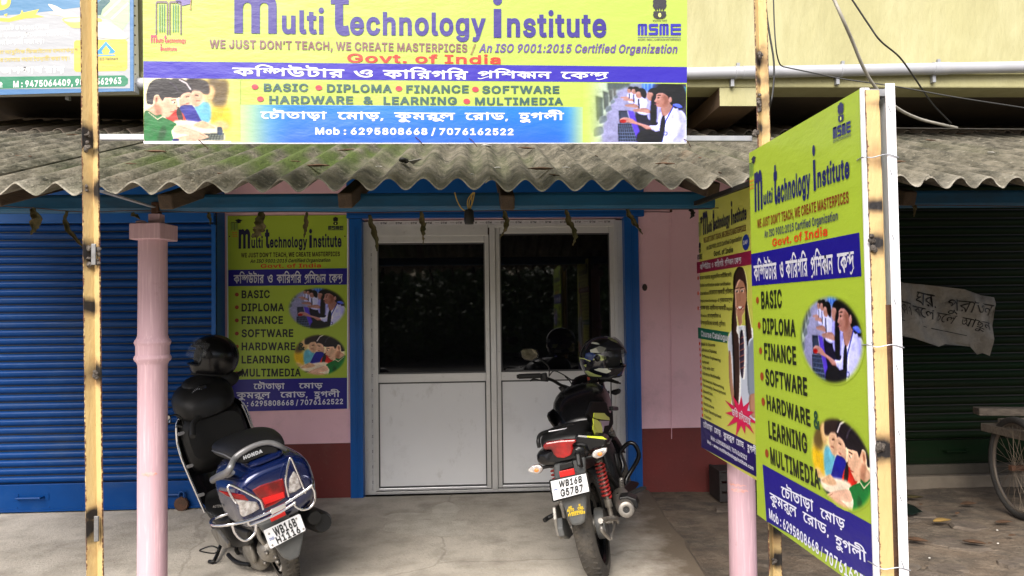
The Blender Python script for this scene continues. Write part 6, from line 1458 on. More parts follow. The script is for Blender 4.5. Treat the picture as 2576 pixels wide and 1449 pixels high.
class Bike:
    def __init__(s, name, X, Y, head, lean, label, cat, cx):
        s.M = Matrix.Translation((X, Y, 0)) @ Matrix.Rotation(R(90 - head), 4, 'Z') @ Matrix.Rotation(R(-lean), 4, 'X')
        s.T = empty(name, label=label, cat=cat, mw=s.M); s.inv = s.M.inverted(); s.cx = cx
    def L(s, x, y, ax, val):   # photo sight line meets a plane of the machine
        u, v = s.cx + .4487 * x, 798.6 + .4487 * y; o = s.inv @ C0; d = s.inv.to_3x3() @ ray(u, v); i = 'xyz'.index(ax)
        return o + d * ((val - o[i]) / d[i])
    def tr(s, pts, ax, val): return [s.L(a, b, ax, val) for a, b in pts]
    def pr(s, name, pts, ax, val, th, m, bevel=.004, parent=None):
        n = {'x': (1, 0, 0), 'y': (0, 1, 0), 'z': (0, 0, 1)}[ax]
        return MB().prism(s.tr(pts, ax, val), n, th).build(name, m, parent or s.T, bevel=bevel)
    def tb(s, name, pts, ax, val, r, m=None, closed=False, seg=8, n=5):
        P = [s.L(p[0], p[1], ax, p[2] if len(p) > 2 else val) for p in pts]
        return MB().tube(P, r, seg, n, closed).build(name, m or M_chr, s.T, smooth=60)
    def txt(s, parent, t_, BL, BR, TL, ax_x, rgb, off=.003, **k):
        o = s.M @ Vector((ax_x, 0, .5)); R3 = s.M.to_3x3(); pl = Plane(o, R3 @ Vector((0, -1, 0)), R3 @ Vector((0, 0, 1)), None)
        f = lambda p: (s.cx + .4487 * p[0], 798.6 + .4487 * p[1]); before = set(bpy.data.objects)
        text(pl, None, t_, f(BL), f(BR), f(TL), rgb, z=off, **k)
        for o_ in set(bpy.data.objects) - before: o_.parent = parent or s.T; o_.matrix_local = s.inv @ pl.M
def wheel(B, c, r, w_, rimr, turn=0.0, spokes=5, parent=None, disc=True, tread=True):
    t = empty('wheel', c); t.parent = parent or B.T; t.rotation_euler = (0, 0, R(turn))
    prof = []
    for k in range(13):
        a = -math.pi * .62 + k * math.pi * 1.24 / 12; prof.append((r - w_ * .5 + w_ * .5 * math.cos(a), w_ * .5 * math.sin(a)))
    MB().lathe(prof, (0, 0, 0), (0, 1, 0), 48).build('tyre', M_tyre, t, smooth=50)
    if tread:
        b = MB()
        for k in range(44):
            for q in (-1, 1):
                a = 2 * math.pi * (k + (.5 if q > 0 else 0)) / 44; rr = r - w_ * .02; y = q * w_ * .22
                p1 = Vector((math.cos(a) * rr, y * .2, math.sin(a) * rr)); p2 = Vector((math.cos(a + .07) * (rr - w_ * .07), y * 1.55, math.sin(a + .07) * (rr - w_ * .07)))
                b.bar(p1, p2, .010, .008, up=(math.cos(a), 0, math.sin(a)))
        b.build('tread_blocks', M_tyre, t, kind='stuff')
    MB().lathe([(rimr - .012, -.03), (rimr + .008, -w_ * .36), (rimr + .010, -w_ * .3), (rimr - .01, 0), (rimr + .010, w_ * .3), (rimr + .008, w_ * .36), (rimr - .012, .03)], (0, 0, 0), (0, 1, 0), 40).build('rim', M_gblk if disc else M_silv, t, smooth=50)
    b = MB()
    for k in range(spokes):
        a = 2 * math.pi * k / spokes + .3
        for d in (-.10, .10): b.bar((.04 * math.cos(a + d * 3), 0, .04 * math.sin(a + d * 3)), ((rimr - .005) * math.cos(a + d), 0, (rimr - .005) * math.sin(a + d)), .016, .02, up=(0, 1, 0))
    b.build('spokes', M_gblk if disc else M_silv, t, bevel=.003)
    MB().lathe([(.001, -.06), (.035, -.06), (.05, -.045), (.05, .045), (.035, .06), (.001, .06)], (0, 0, 0), (0, 1, 0), 20).build('hub', M_silv, t, smooth=40)
    return t
def helmet(name, ctr, face, up, r, m, label, visor_up, m_vis, m_trim, deco=None):
    z = Vector(up).normalized(); x = Vector(face); x = (x - z * x.dot(z)).normalized(); y = z.cross(x)
    M = Matrix.Translation(ctr) @ Matrix((x, y, z)).transposed().to_4x4(); t = empty(name, label=label, cat='helmet', mw=M)
    def P(th, ph, k=1.0):   # th from the crown down, ph round from the face
        c = Vector((math.sin(th) * math.cos(ph) * 1.10, math.sin(th) * math.sin(ph) * .92, math.cos(th) * 1.0 if th < math.pi / 2 else math.cos(th) * 1.12))
        if th > 1.75 and abs(ph) < 1.2: c.x += .18 * (th - 1.75) * math.cos(ph)
        return c * r * k
    V = []; fs = []; nt_, np_ = 22, 44
    for i in range(nt_ + 1):
        th = .02 + (2.42 - .02) * i / nt_
        for j in range(np_): V.append(P(th, -math.pi + 2 * math.pi * j / np_))
    for i in range(nt_):
        for j in range(np_):
            th = .02 + 2.4 * (i + .5) / nt_; ph = -math.pi + 2 * math.pi * (j + .5) / np_
            if 1.15 < th < 1.92 and abs(ph) < 1.02 - .25 * abs(th - 1.5): continue
            k = (j + 1) % np_; fs.append((i * np_ + j, (i + 1) * np_ + j, (i + 1) * np_ + k, i * np_ + k))
    o = mesh('shell', V, fs, m, t, smooth=50); s_ = o.modifiers.new('thick', 'SOLIDIFY'); s_.thickness = .018; s_.offset = -1
    MB().ell((-.01, 0, 0), (r * .93, r * .78, r * .88), 18, 12, lo=0, hi=.72).build('liner', mat('black_lining', (.008, .008, .008), .95), t, smooth=60)
    b = MB().tube([P(1.15, a, 1.01) for a in np.linspace(-.95, .95, 9)] + [P(1.5, 1.05, 1.01)] + [P(1.92, a, 1.01) for a in np.linspace(.92, -.92, 9)] + [P(1.5, -1.05, 1.01)], .004, 6, 2, True)
    b.build('port_trim', m_trim, t, smooth=60)
    V = []; n = 12
    for i in range(n + 1):
        for j in range(n + 1):
            th = 1.10 + .86 * i / n; ph = -1.15 + 2.3 * j / n; p = P(th, ph, 1.045)
            if visor_up: p = Matrix.Rotation(R(-visor_up), 3, 'Y') @ p
            V.append(p)
    fs = [(i * (n + 1) + j, (i + 1) * (n + 1) + j, (i + 1) * (n + 1) + j + 1, i * (n + 1) + j + 1) for i in range(n) for j in range(n)]
    vo = mesh('visor', V, fs, m_vis, t, smooth=60)
    for sy in (-1, 1): MB().lathe([(.001, 0), (.022, 0), (.022, .006), (.016, .010), (.001, .011)], P(1.45, sy * 1.35, 1.03), (0, sy, 0), 16).build('visor_pivot', m_trim, t, smooth=40)
    MB().tube([P(2.38, a, .97) for a in np.linspace(-math.pi, math.pi, 24, endpoint=False)], .010, 6, 2, True).build('neck_roll', mat('black_lining', (.008,) * 3), t, smooth=60)
    return t, P

# ------------------------------------------------------------------ scooter
B = Bike('scooter', -1.065, 4.27, -30.3, 16.4, 'dark blue scooter leaning on its stand, chrome guards round its tail', 'scooter', 383.4)
T_ = B.T
body = MB().loft(shell([(-.43, .13, .55, .72), (-.415, .175, .50, .765), (-.36, .20, .455, .785), (-.22, .212, .42, .795), (0, .212, .385, .79), (.18, .195, .35, .77), (.36, .15, .33, .70), (.46, .10, .33, .62)], 3.0, 32, 5, -.12)).build('rear_body', M_nvy, T_, smooth=50)
MB().loft(shell([(-.405, .06, .79, .80), (-.36, .09, .772, .815), (-.25, .105, .78, .815), (-.20, .10, .78, .81)], 4, 20, 4)).build('tail_cover', M_nvy, T_, smooth=40)
MB().loft(shell([(-.35, .085, .80, .845), (-.32, .12, .795, .875), (-.12, .142, .785, .89), (.12, .145, .765, .868), (.3, .135, .745, .838), (.46, .105, .70, .80), (.52, .06, .66, .745)], 3.2, 28, 4)).build('seat', M_vinyl, T_, smooth=50)
MB().tube([(-.30, -.118, .828), (-.34, 0, .83), (-.30, .118, .828), (-.1, .143, .835), (.12, .146, .815), (.3, .137, .79), (.45, .108, .75)], .0035, 6).build('seat_seam', M_rail, T_, smooth=60)
P = [B.L(338, 912, 'y', .185), B.L(372, 893, 'y', .19), B.L(425, 862, 'y', .195)] + [B.L(x, y, 'x', -.38) for x, y in ((462, 790), (520, 745), (590, 712), (655, 702), (710, 718))] + [B.L(748, 740, 'x', -.36)]
MB().tube(P, [.017, .017, .015, .013, .012, .011, .011, .011, .010], 10, 6, flat=1.25, up=(0, 0, 1)).build('grab_rail', M_rail, T_, smooth=60)
MB().tube([B.L(340, 905, 'y', .18), B.L(400, 905, 'y', .175), B.L(450, 870, 'y', .17)], .012, 8).build('rail_foot', M_rail, T_, smooth=60)
sbk = B.pr('seat_back_panel', [(470, 800), (480, 778), (560, 735), (650, 716), (700, 730), (705, 758), (640, 768), (560, 800), (500, 815)], 'x', -.375, .03, M_blk)
B.txt(sbk, 'HONDA', (511, 797), (618, 756), (507, 778), -.380, (170, 172, 176), bold=.05)
# lamp cluster across the tail
XL = -.44
B.pr('tail_lamp', [(556, 968), (600, 940), (735, 898), (742, 940), (750, 1010), (690, 1050), (628, 1076), (606, 1030)], 'x', XL, .03, M_red, .008)
B.pr('tail_lamp', [(372, 972), (440, 985), (560, 1000), (604, 1034), (590, 1040), (470, 1020), (420, 1005)], 'x', XL + .012, .03, M_red, .006)
B.pr('tail_lamp', [(745, 888), (772, 800), (788, 800), (800, 852), (766, 905), (762, 985), (752, 985)], 'x', XL + .012, .03, M_red, .006)
B.pr('indicator_lens', [(462, 1020), (588, 1036), (607, 1072), (560, 1100), (512, 1122), (497, 1112), (488, 1060)], 'x', XL, .03, M_clr, .008)
B.pr('indicator_lens', [(792, 854), (812, 880), (838, 955), (800, 980), (767, 990), (768, 905)], 'x', XL, .03, M_clr, .008)
B.pr('lamp_grid', [(615, 1015), (735, 978), (742, 1008), (632, 1050)], 'x', XL - .004, .006, M_redr, 0)
None and B.pr('body_highlight_panel', [(487, 840), (560, 800), (640, 775), (660, 772), (735, 880), (560, 945), (535, 930)], 'x', -.425, .004, M_nvy, .002)
# rear mudguard, plate, reflector
B.pr('mudguard', [(588, 1160), (700, 1120), (745, 1095), (850, 1190), (848, 1245), (826, 1346), (775, 1369), (735, 1350), (700, 1300), (630, 1215)], 'x', -.415, .05, M_dgrey, .012)
B.pr('underseat_panel', [(480, 1090), (640, 1100), (850, 1000), (868, 1060), (800, 1110), (640, 1190), (560, 1180)], 'x', -.36, .12, M_blk, .01)
pt = B.pr('number_plate', [(625, 1196), (822, 1103), (829, 1106), (859, 1188), (856, 1196), (668, 1296), (660, 1294), (625, 1203)], 'x', -.455, .006, M_plate, .001)
B.txt(pt, 'WB16B', (688, 1228), (812, 1166), (670, 1184), -.457, (30, 33, 35), bold=.024); B.txt(pt, 'H1116', (702, 1268), (832, 1203), (688, 1234), -.457, (30, 33, 35), bold=.024)
B.txt(pt, 'IND', (657, 1252), (684, 1240), (653, 1238), -.457, (70, 90, 150), bold=.02)
bo = MB()
for q in ((652, 1212), (806, 1127), (672, 1276), (846, 1184)): bo.ell(B.L(*q, 'x', -.458), (.004, .005, .005), 8, 5)
bo.build('plate_bolts', M_silv, pt)
B.pr('reflector', [(658, 1124), (742, 1082), (750, 1108), (668, 1148)], 'x', -.445, .008, M_redr, .002)
# chrome guards
XG = -.50
B.tb('guard_rail', [(420, 1100, -.30), (345, 1128, -.30), (328, 1150, -.36), (350, 1167, -.43), (440, 1160), (560, 1132), (700, 1068), (850, 975), (897, 935), (893, 905, -.46), (866, 900, -.38), (850, 925, -.30)], 'x', XG, .008)
B.tb('guard_rail', [(536, 1142), (546, 1163), (600, 1145), (700, 1100), (790, 1045), (798, 1030)], 'x', XG, .007)
B.tb('guard_hoop', [(622, 1078), (606, 1028), (560, 998), (450, 943), (428, 944), (424, 962), (448, 1010, -.44), (470, 1040, -.43)], 'x', XG + .02, .006)
B.tb('guard_hoop', [(765, 1006), (748, 930), (752, 870), (768, 796), (776, 790), (788, 812), (835, 925), (858, 985)], 'x', XG + .02, .006)
B.tb('guard_hoop', [(448, 1160), (462, 1205), (490, 1238), (522, 1250), (556, 1232), (577, 1200), (580, 1160)], 'x', XG + .02, .007)
B.tb('guard_hoop', [(788, 1032), (806, 1062), (848, 1077), (890, 1060), (910, 1020), (908, 975), (892, 945)], 'x', XG + .02, .007)
B.pr('guard_badge', [(664, 1075), (745, 1040), (750, 1062), (742, 1070), (672, 1106), (664, 1096)], 'x', XG - .012, .006, M_chr, .002)
# running gear
wheel(B, (0, 0, .215), .215, .095, .125, disc=False, spokes=6)
eng = MB().ell(B.L(585, 1318, 'y', .08), (.17, .07, .095), 18, 12).ell(B.L(545, 1300, 'y', .13), (.085, .03, .085), 16, 10).ell(B.L(660, 1290, 'y', .05), (.08, .07, .08), 14, 8)
eng.build('engine_case', M_silv, T_, smooth=60)
b = MB()
for (x, y, r_) in ((600, 1225, .018), (640, 1320, .022), (690, 1345, .016), (700, 1370, .018), (560, 1210, .016), (630, 1375, .016), ): b.ell(B.L(x, y, 'y', .09), (r_ * 1.1, r_ * .6, r_ * .6), 8, 6)
b.tube(B.tr([(590, 1180), (600, 1230), (630, 1270)], 'x', -.2), .012).tube(B.tr([(715, 1330), (735, 1360), (720, 1420)], 'x', -.12), .011)
b.build('engine_fittings', M_silv, T_, smooth=60, kind='stuff')
MB().lathe([(.001, -.22), (.045, -.22), (.058, -.18), (.062, .1), (.045, .18), (.02, .22)], (-.12, -.185, .32), (1, 0, -.12), 18).build('muffler', M_blk, T_, smooth=40)
MB().lathe([(.001, -.01), (.034, -.01), (.036, .02)], B.L(908, 1122, 'x', -.35), (1, 0, 0), 14).build('muffler_tip', M_blk, T_, smooth=40)
MB().lathe([(.02, 0), (.02, .24)], (-.08, -.12, .24), (.35, 0, 1), 12, True).build('shock_absorber', M_silv, T_, smooth=40)
B.pr('side_cover', [(344, 1182), (372, 1178), (392, 1200), (440, 1262), (443, 1284), (425, 1288), (385, 1262), (352, 1205)], 'y', .20, .02, M_silv, .006)
B.pr('lower_side_panel', [(340, 1150), (480, 1165), (560, 1190), (570, 1260), (520, 1280), (430, 1270), (370, 1190)], 'y', .13, .03, M_blk, .01)
fz = B.inv @ Vector((0, 0, 0))
def gnd(x, y, z=.012): 
    p = PZ(B.cx + .4487 * x, 798.6 + .4487 * y, z); return B.inv @ p
MB().tube([B.L(388, 1262, 'y', .18), gnd(348, 1362, .02), gnd(318, 1368, .012)], .011, 8, 5).build('side_stand', M_blk, T_, smooth=60)
MB().tube([gnd(345, 1322, .09), gnd(275, 1312, .10), gnd(270, 1302, .11), gnd(330, 1282, .13), gnd(372, 1300, .11)], .0045, 6, 4, True).build('stand_loop', M_blk, T_, smooth=60)
MB().tube([gnd(548, 1386, .06), gnd(490, 1378, .05), gnd(455, 1360, .045), gnd(425, 1330, .05)], .013, 8, 5).build('centre_stand', M_blk, T_, smooth=60)
MB().tube([B.L(480, 1270, 'y', .12), B.L(470, 1300, 'y', .14), B.L(488, 1335, 'y', .12)], .012, 8).build('stand_spring', M_blk, T_, smooth=60)
# footboard, leg shield, front end
MB().loft(shell([(.40, .15, .28, .36), (.5, .19, .27, .335), (.75, .205, .27, .33), (.90, .20, .27, .35), (.96, .17, .28, .40)], 5, 20, 3)).build('footboard', M_blk, T_, smooth=40)
MB().loft(shell([(.30, .12, .34, .70), (.42, .135, .32, .70), (.50, .11, .32, .62)], 3, 20, 3)).build('under_seat_front', M_blk, T_, smooth=50)
rings = []
for z, xb, hw in ((.27, .90, .17), (.36, .95, .205), (.5, .985, .225), (.65, .99, .235), (.8, .975, .235), (.9, .96, .21), (.96, .95, .16)):
    ring = []
    for k in range(17): a = -1 + 2 * k / 16; ring.append(Vector((xb + .10 * (1 - abs(a) ** 2.5) - .03 * (abs(a) > .99), a * hw, z)))
    for k in range(17): a = 1 - 2 * k / 16; ring.append(Vector((xb + .10 * (1 - abs(a) ** 2.5) - .035 + .012 * abs(a), a * (hw - .008), z)))
    rings.append(ring)
MB().loft(rings).build('leg_shield', M_gblk, T_, smooth=50)
rings2 = [[p + Vector((.012, 0, 0)) for p in r_[:17]] + [p + Vector((.004, 0, 0)) for p in r_[:17][::-1]] for r_ in rings]
MB().loft(rings2).build('front_panel', M_nvy, T_, smooth=50)
MB().loft(shell([(.86, .17, .62, .88), (.92, .20, .55, .93), (1.0, .20, .5, .94)], 4, 20, 3)).build('glove_box', M_blk, T_, smooth=40)
B.tb('leg_guard', [(148, 570, .93), (136, 610, .92), (141, 700, .92), (165, 790, .9), (212, 905, .88), (262, 1020, .86), (294, 1092, .84)], 'x', .9, .009)
B.tb('leg_guard', [(500, 486, .90), (524, 540, .90), (552, 610, .90), (580, 676, .9)], 'x', .9, .006)
B.tb('leg_guard', [(520, 490, .90), (540, 540, .90), (562, 610, .90), (582, 672, .9), (545, 686, .88)], 'x', .9, .005)
for (x, y) in ((215, 832), (278, 994), (165, 650)): B.pr('guard_clamp', [(x - 26, y + 6), (x - 20, y - 4), (x + 10, y - 12), (x + 18, y - 4), (x + 12, y + 6), (x - 18, y + 16)], 'x', .85, .008, M_rail, .002)
MB().loft(shell([(.83, .10, .89, .99), (.87, .155, .87, 1.05), (.95, .19, .85, 1.115), (1.06, .17, .85, 1.115), (1.15, .08, .90, 1.05)], 2.6, 24, 4)).build('handlebar_cover', M_blk, T_, smooth=50)
MB().loft(shell([(.97, .168, .91, 1.09), (1.05, .16, .90, 1.105), (1.14, .10, .92, 1.07), (1.20, .03, .96, 1.0)], 2.6, 24, 4)).build('head_fairing', M_nvy, T_, smooth=50)
dp = B.pr('instrument_panel', [(204, 480), (222, 420), (262, 380), (300, 374), (316, 410), (300, 460), (240, 492)], 'x', .885, .02, M_gblk, .006)
lab = MB()
for k in range(9):
    a = 2.7 - k * .26; c = (258, 440); lab.bar(B.L(c[0] + 40 * math.cos(a), c[1] - 44 * math.sin(a), 'x', .883), B.L(c[0] + 32 * math.cos(a), c[1] - 35 * math.sin(a), 'x', .883), .003, .002)
lab.bar(B.L(250, 465, 'x', .883), B.L(280, 428, 'x', .883), .003, .002); lab.build('dial_marks', ink((150, 155, 165)), dp)
B.pr('dash_accent', [(284, 408), (300, 392), (314, 412), (306, 440), (296, 420)], 'x', .882, .004, M_nvy, .001)
MB().tube([B.L(262, 560, 'x', .84), B.L(228, 600, 'x', .78), B.L(226, 668, 'x', .70)], .018, 10).build('left_grip', M_rub, T_, smooth=60)
MB().tube([(.98, -.12, 1.05), (1.01, -.20, 1.05), (1.05, -.30, 1.06)], .017, 10).build('right_grip', M_rub, T_, smooth=60)
MB().tube([B.L(175, 600, 'x', .84), B.L(160, 560, 'x', .82), B.L(130, 545, 'x', .82), B.L(102, 552, 'x', .82)], .005, 6).build('mirror_stalk', M_blk, T_, smooth=60)
mp = B.pr('mirror', [(86, 544), (98, 544), (108, 570), (106, 596), (90, 604), (78, 600), (74, 560)], 'x', .81, .02, M_gblk, .006)
B.pr('mirror_glass', [(86, 552), (94, 550), (103, 572), (98, 590), (88, 592)], 'x', .808, .002, M_mir, 0, mp)
MB().tube([B.L(150, 580, 'x', .85), B.L(140, 605, 'x', .82), B.L(170, 612, 'x', .8)], .008, 6).build('brake_lever', M_blk, T_, smooth=60)
wheel(B, (1.25, -.02, .215), .215, .09, .125, turn=22, disc=False, spokes=6)
MB().loft(shell([(1.02, .05, .36, .44), (1.15, .07, .40, .50), (1.3, .07, .39, .48), (1.46, .05, .28, .36), (1.5, .03, .22, .28)], 3, 18, 4)).build('front_fender', M_nvy, T_, smooth=50)
B.txt(T_, 'activa', (338, 1069), (398, 1063), (338, 1056), -.2, (120, 124, 132), bold=.04) if False else None
p0 = [B.L(*q, 'y', .216) for q in ((338, 1068), (398, 1062), (338, 1054))]
V, Tt = layout('ACTIVA', 's', .04); V = V - V.min(0); V /= V.max(0); o = mesh('lettering', [p0[0] + (p0[1] - p0[0]) * float(a) + (p0[2] - p0[0]) * float(b_) for a, b_ in V], Tt, M_rail, body)
MB().tube([(.97, -.10, 1.02), (.99, -.15, 1.08), (1.0, -.17, 1.16)], .007, 8).build('mirror_stalk', M_blk, T_, smooth=60)
MB().ell(B.L(415, 350, 'x', .98), (.03, .085, .055), 14, 10).build('mirror', M_blk, T_, smooth=60)
MB().loft(shell([(.88, .05, .99, 1.04), (.93, .10, 1.0, 1.13), (1.0, .11, 1.0, 1.15), (1.06, .06, 1.02, 1.10)], 2.4, 18, 3)).build('instrument_hood', M_blk, T_, smooth=50)
# helmets
M_vis = mat('clear_visor', (.85, .88, .88), .05, trans=.0, alpha=.05)
wp = lambda x, y, d, cx: PY(cx + .4487 * x, 798.6 + .4487 * y, d)
hc = wp(345, 218, 5.05, 383.4)
ht, HP = helmet('helmet', hc, Vector((-.9, -.35, .05)), Vector((.10, 0, 1)), .146, M_gblk, 'glossy black full face helmet with raised clear visor, on the scooter handlebar', 22, M_vis, M_blk)
for (th, ph, sz) in ((1.75, -1.45, .018), (2.15, -1.25, .014)): MB().box(HP(th, ph, 1.01), (sz, .006, sz), Matrix.Rotation(.6, 3, 'Y')).build('red_sticker', mat('red_sticker', (.6, .03, .02), .5), ht, bevel=.002)
MB().tube([HP(2.2, -1.3, 1.0), HP(2.4, -1.6, 1.05), HP(2.5, -1.0, 1.25)], .012, 8).build('chin_strap', M_rub, ht, smooth=60)
MB().tube([wp(395, 320, 5.05, 383.4) - hc + (ht.matrix_world.to_translation() * 0)] + [wp(430, 300, 5.05, 383.4) - hc, wp(462, 285, 5.05, 383.4) - hc], .022, 8).build('x', M_rub, None) if False else None

# ------------------------------------------------------------------ motorcycle
B = Bike('motorcycle', .685, 4.15, 15.4, 11.6, 'black motorcycle with yellow green graphics leaning in front of the right door leaf', 'motorcycle', 1245.9)
T_ = B.T
wheel(B, (0, 0, .30), .30, .112, .205, spokes=5)
wheel(B, (1.32, -.01, .30), .30, .085, .215, turn=24, spokes=5)
MB().tube([Vector((1.32, -.01, .30)) + Matrix.Rotation(R(24), 3, 'Z') @ Vector((math.cos(a) * .222, -.032, math.sin(a) * .222)) for a in np.linspace(0, 2 * math.pi, 30, endpoint=False)], .0025, 5, 2, True).build('rim_tape', mat('lime_rim_tape', (.45, .55, .05), .4), T_, smooth=60)
def hring(zc, xc, hw, hx, yc=0, n=3.0, seg=20):
    return [Vector((xc + hx * math.copysign(abs(math.cos(a)) ** (2 / n), math.cos(a)), yc + hw * math.copysign(abs(math.sin(a)) ** (2 / n), math.sin(a)), zc)) for a in np.linspace(0, 2 * math.pi, seg, endpoint=False)]
MB().loft(shell([(.30, .07, .79, .85), (.38, .13, .76, .94), (.52, .175, .74, 1.005), (.70, .185, .74, 1.03), (.84, .15, .78, 1.01), (.92, .08, .82, .96)], 2.6, 28, 5)).build('fuel_tank', M_gblk, T_, smooth=50)
MB().loft(shell([(-.36, .06, .80, .83), (-.32, .11, .795, .865), (-.12, .135, .79, .878), (.08, .135, .775, .868), (.25, .115, .765, .84), (.38, .09, .77, .85), (.42, .05, .79, .84)], 3, 26, 5)).build('seat', M_vinyl, T_, smooth=50)
B.tb('seat_piping', [(300, 640, -.30), (400, 622, -.20), (455, 608, 0), (500, 600, .1), (530, 608, .12), (550, 632, .1), (555, 655, .05)], 'x', 0, .003, M_white)
MB().loft(shell([(-.42, .09, .745, .80), (-.38, .135, .725, .815), (-.2, .15, .69, .815), (.05, .14, .64, .80), (.28, .11, .60, .78)], 3, 26, 5)).build('tail_cowl', M_gblk, T_, smooth=40)
B.pr('tail_lamp', [(266, 716), (285, 702), (360, 690), (448, 684), (454, 700), (430, 712), (436, 738), (425, 772), (385, 791), (345, 786), (326, 768), (314, 742), (270, 742)], 'x', -.432, .04, M_red, .010)
None and B.pr('tail_lamp_core', [(330, 740), (352, 728), (392, 726), (410, 738), (400, 756), (372, 764), (344, 758)], 'x', -.436, .008, M_redr, .003)
B.pr('side_panel', [(455, 655), (600, 668), (628, 682), (622, 720), (555, 742), (500, 760), (455, 735), (425, 715)], 'x', -.36, .12, M_gblk, .012)
B.pr('lime_stripe', [(512, 664), (600, 668), (626, 684), (600, 682), (515, 672)], 'x', -.365, .003, mat('lime_graphic', (.55, .65, .04), .3), .0)
B.tb('grab_rail', [(247, 728, -.34), (241, 690, -.34), (256, 655, -.30), (320, 632, -.22), (402, 608, -.02)], 'x', -.3, .011, M_blk)
B.tb('grab_rail_top', [(252, 660, -.30), (320, 634, -.22), (402, 606, -.02)], 'x', -.3, .006, M_chr)
B.tb('grab_rail', [(402, 608, -.10), (440, 606, -.12), (468, 630, -.16), (490, 655, -.2)], 'x', -.3, .011, M_blk)
# mudguard, plate and its lamp
B.pr('mudguard', [(345, 808), (470, 770), (502, 780), (505, 870), (512, 1010), (508, 1100), (503, 1150), (480, 1165), (430, 1172), (410, 1130), (362, 1015), (330, 900), (325, 830)], 'x', -.40, .05, M_dgrey, .014)
B.pr('lamp_bracket', [(360, 826), (430, 806), (438, 836), (362, 862)], 'x', -.43, .02, M_blk, .004)
B.pr('reflector', [(358, 864), (440, 846), (447, 880), (364, 898)], 'x', -.435, .01, M_redr, .002)
pf = B.pr('plate_frame', [(304, 912), (508, 868), (518, 876), (536, 976), (530, 986), (326, 1038), (318, 1030), (300, 922)], 'x', -.448, .012, M_blk, .003)
pt = B.pr('number_plate', [(310, 920), (508, 876), (527, 975), (327, 1027)], 'x', -.454, .006, M_plate, .001)
B.txt(pt, 'WB16B', (358, 954), (487, 922), (356, 918), -.456, (30, 33, 35), bold=.026); B.txt(pt, 'G5787', (368, 1005), (494, 974), (364, 965), -.456, (30, 33, 35), bold=.026)
B.txt(pt, 'IND', (330, 971), (352, 966), (329, 961), -.456, (70, 90, 150), bold=.02)
YW = (206, 176, 30)
for (s, BL, BR, TL) in (('AD', (410, 1072), (430, 1067), (409, 1060)), ('E', (469, 1058), (479, 1056), (468, 1046)), ('AUTO', (404, 1090), (443, 1082), (402, 1075)), ('CEL', (463, 1077), (498, 1070), (462, 1063)), ('& ANDERHATI', (414, 1102), (494, 1086), (413, 1092)), ('9733217555', (410, 1116), (505, 1097), (408, 1103))):
    B.txt(T_, s, BL, BR, TL, -.404, YW, bold=.04)
def indicator(stalk, pts, x_):
    B.tb('indicator_stalk', stalk, 'x', x_, .009, M_blk); o = B.pr('indicator', pts, 'x', x_ - .02, .035, M_clr, .008)
    c = sum(((Vector((a, b_, 0))) for a, b_ in pts), Vector()) / len(pts); MB().ell(B.L(c.x + 4, c.y + 4, 'x', x_ - .022), (.005, .013, .010), 10, 6).build('bulb', M_amb, o, smooth=60)
indicator([(340, 828), (300, 835), (262, 842)], [(178, 852), (205, 832), (240, 824), (262, 838), (268, 856), (252, 876), (222, 878), (190, 868)], -.36)
indicator([(440, 800), (490, 790), (545, 778)], [(540, 768), (552, 748), (600, 734), (626, 732), (624, 755), (604, 780), (570, 794), (545, 786)], -.36)
# shock absorbers
for (ya, sgn) in ((-.135, 1), (.135, 0)):
    top_, bot = Vector((.02, ya, .655)), Vector((-.01, ya, .33))
    if sgn: top_, bot = B.L(582, 812, 'y', ya), B.L(654, 1130, 'y', ya)
    d = bot - top_; pts = []
    zx = d.normalized(); a1 = zx.orthogonal().normalized(); a2 = zx.cross(a1)
    for k in range(140): f = k / 139; an = f * 2 * math.pi * 9; pts.append(top_ + d * (f * .62) + (a1 * math.cos(an) + a2 * math.sin(an)) * .024)
    MB().tube(pts, .0062, 6, smooth=False).build('spring', mat('red_spring_paint', (.30, .022, .02), .35, dirt=(.3, .15, .12), dscale=20, damt=.4), T_, smooth=60)
    MB().lathe([(.014, 0), (.014, .64), (.019, .66), (.017, .74), (.010, .80), (.010, 1.0)], top_, d, 14, True).build('damper', M_silv, T_, smooth=40) if False else None
    m_ = MB(); m_.tube([top_, bot], .013, 12, smooth=False).tube([top_ + d * .64, top_ + d * .78], .021, 12, smooth=False).tube([top_ - d * .04, top_ + d * .02], .020, 12, smooth=False); m_.build('damper', M_silv, T_, smooth=40)
# exhaust, swing arm, engine, frame
e = B.L(735, 1078, 'x', -.20)
ex = MB().lathe([(.018, .012), (.018, -.004), (.030, -.006), (.041, .0), (.044, .012), (.048, .08), (.054, .30), (.05, .42), (.025, .50), (.02, .56)], e, (1, .16, -.05), 24)
ex.build('exhaust', mat('dull_steel', (.30, .285, .26), .45, .7, col2=(.16, .14, .12), nscale=9), T_, smooth=40)
MB().lathe([(.001, .006), (.018, .006)], e, (1, .16, -.05), 16).build('exhaust_bore', M_rub, T_)
B.pr('heat_shield', [(690, 1010), (740, 1002), (790, 1020), (803, 1060), (790, 1080), (770, 1050), (740, 1032), (700, 1035)], 'x', -.14, .10, M_blk, .006)
MB().tube([e + Vector((.54, .08, -.02)), (.62, -.13, .20), (.80, -.08, .30), (.78, -.03, .5)], .019, 10).build('exhaust_pipe', M_silv, T_, smooth=60)
for ya in (-.075, .075): MB().bar((.02, ya, .30), (.58, ya * 1.2, .36), .022, .05).build('swing_arm', M_blk, T_, bevel=.005)
MB().tube([(0, -.16, .30), (0, .14, .30)], .011, 10, smooth=False).build('axle', M_silv, T_, smooth=40)
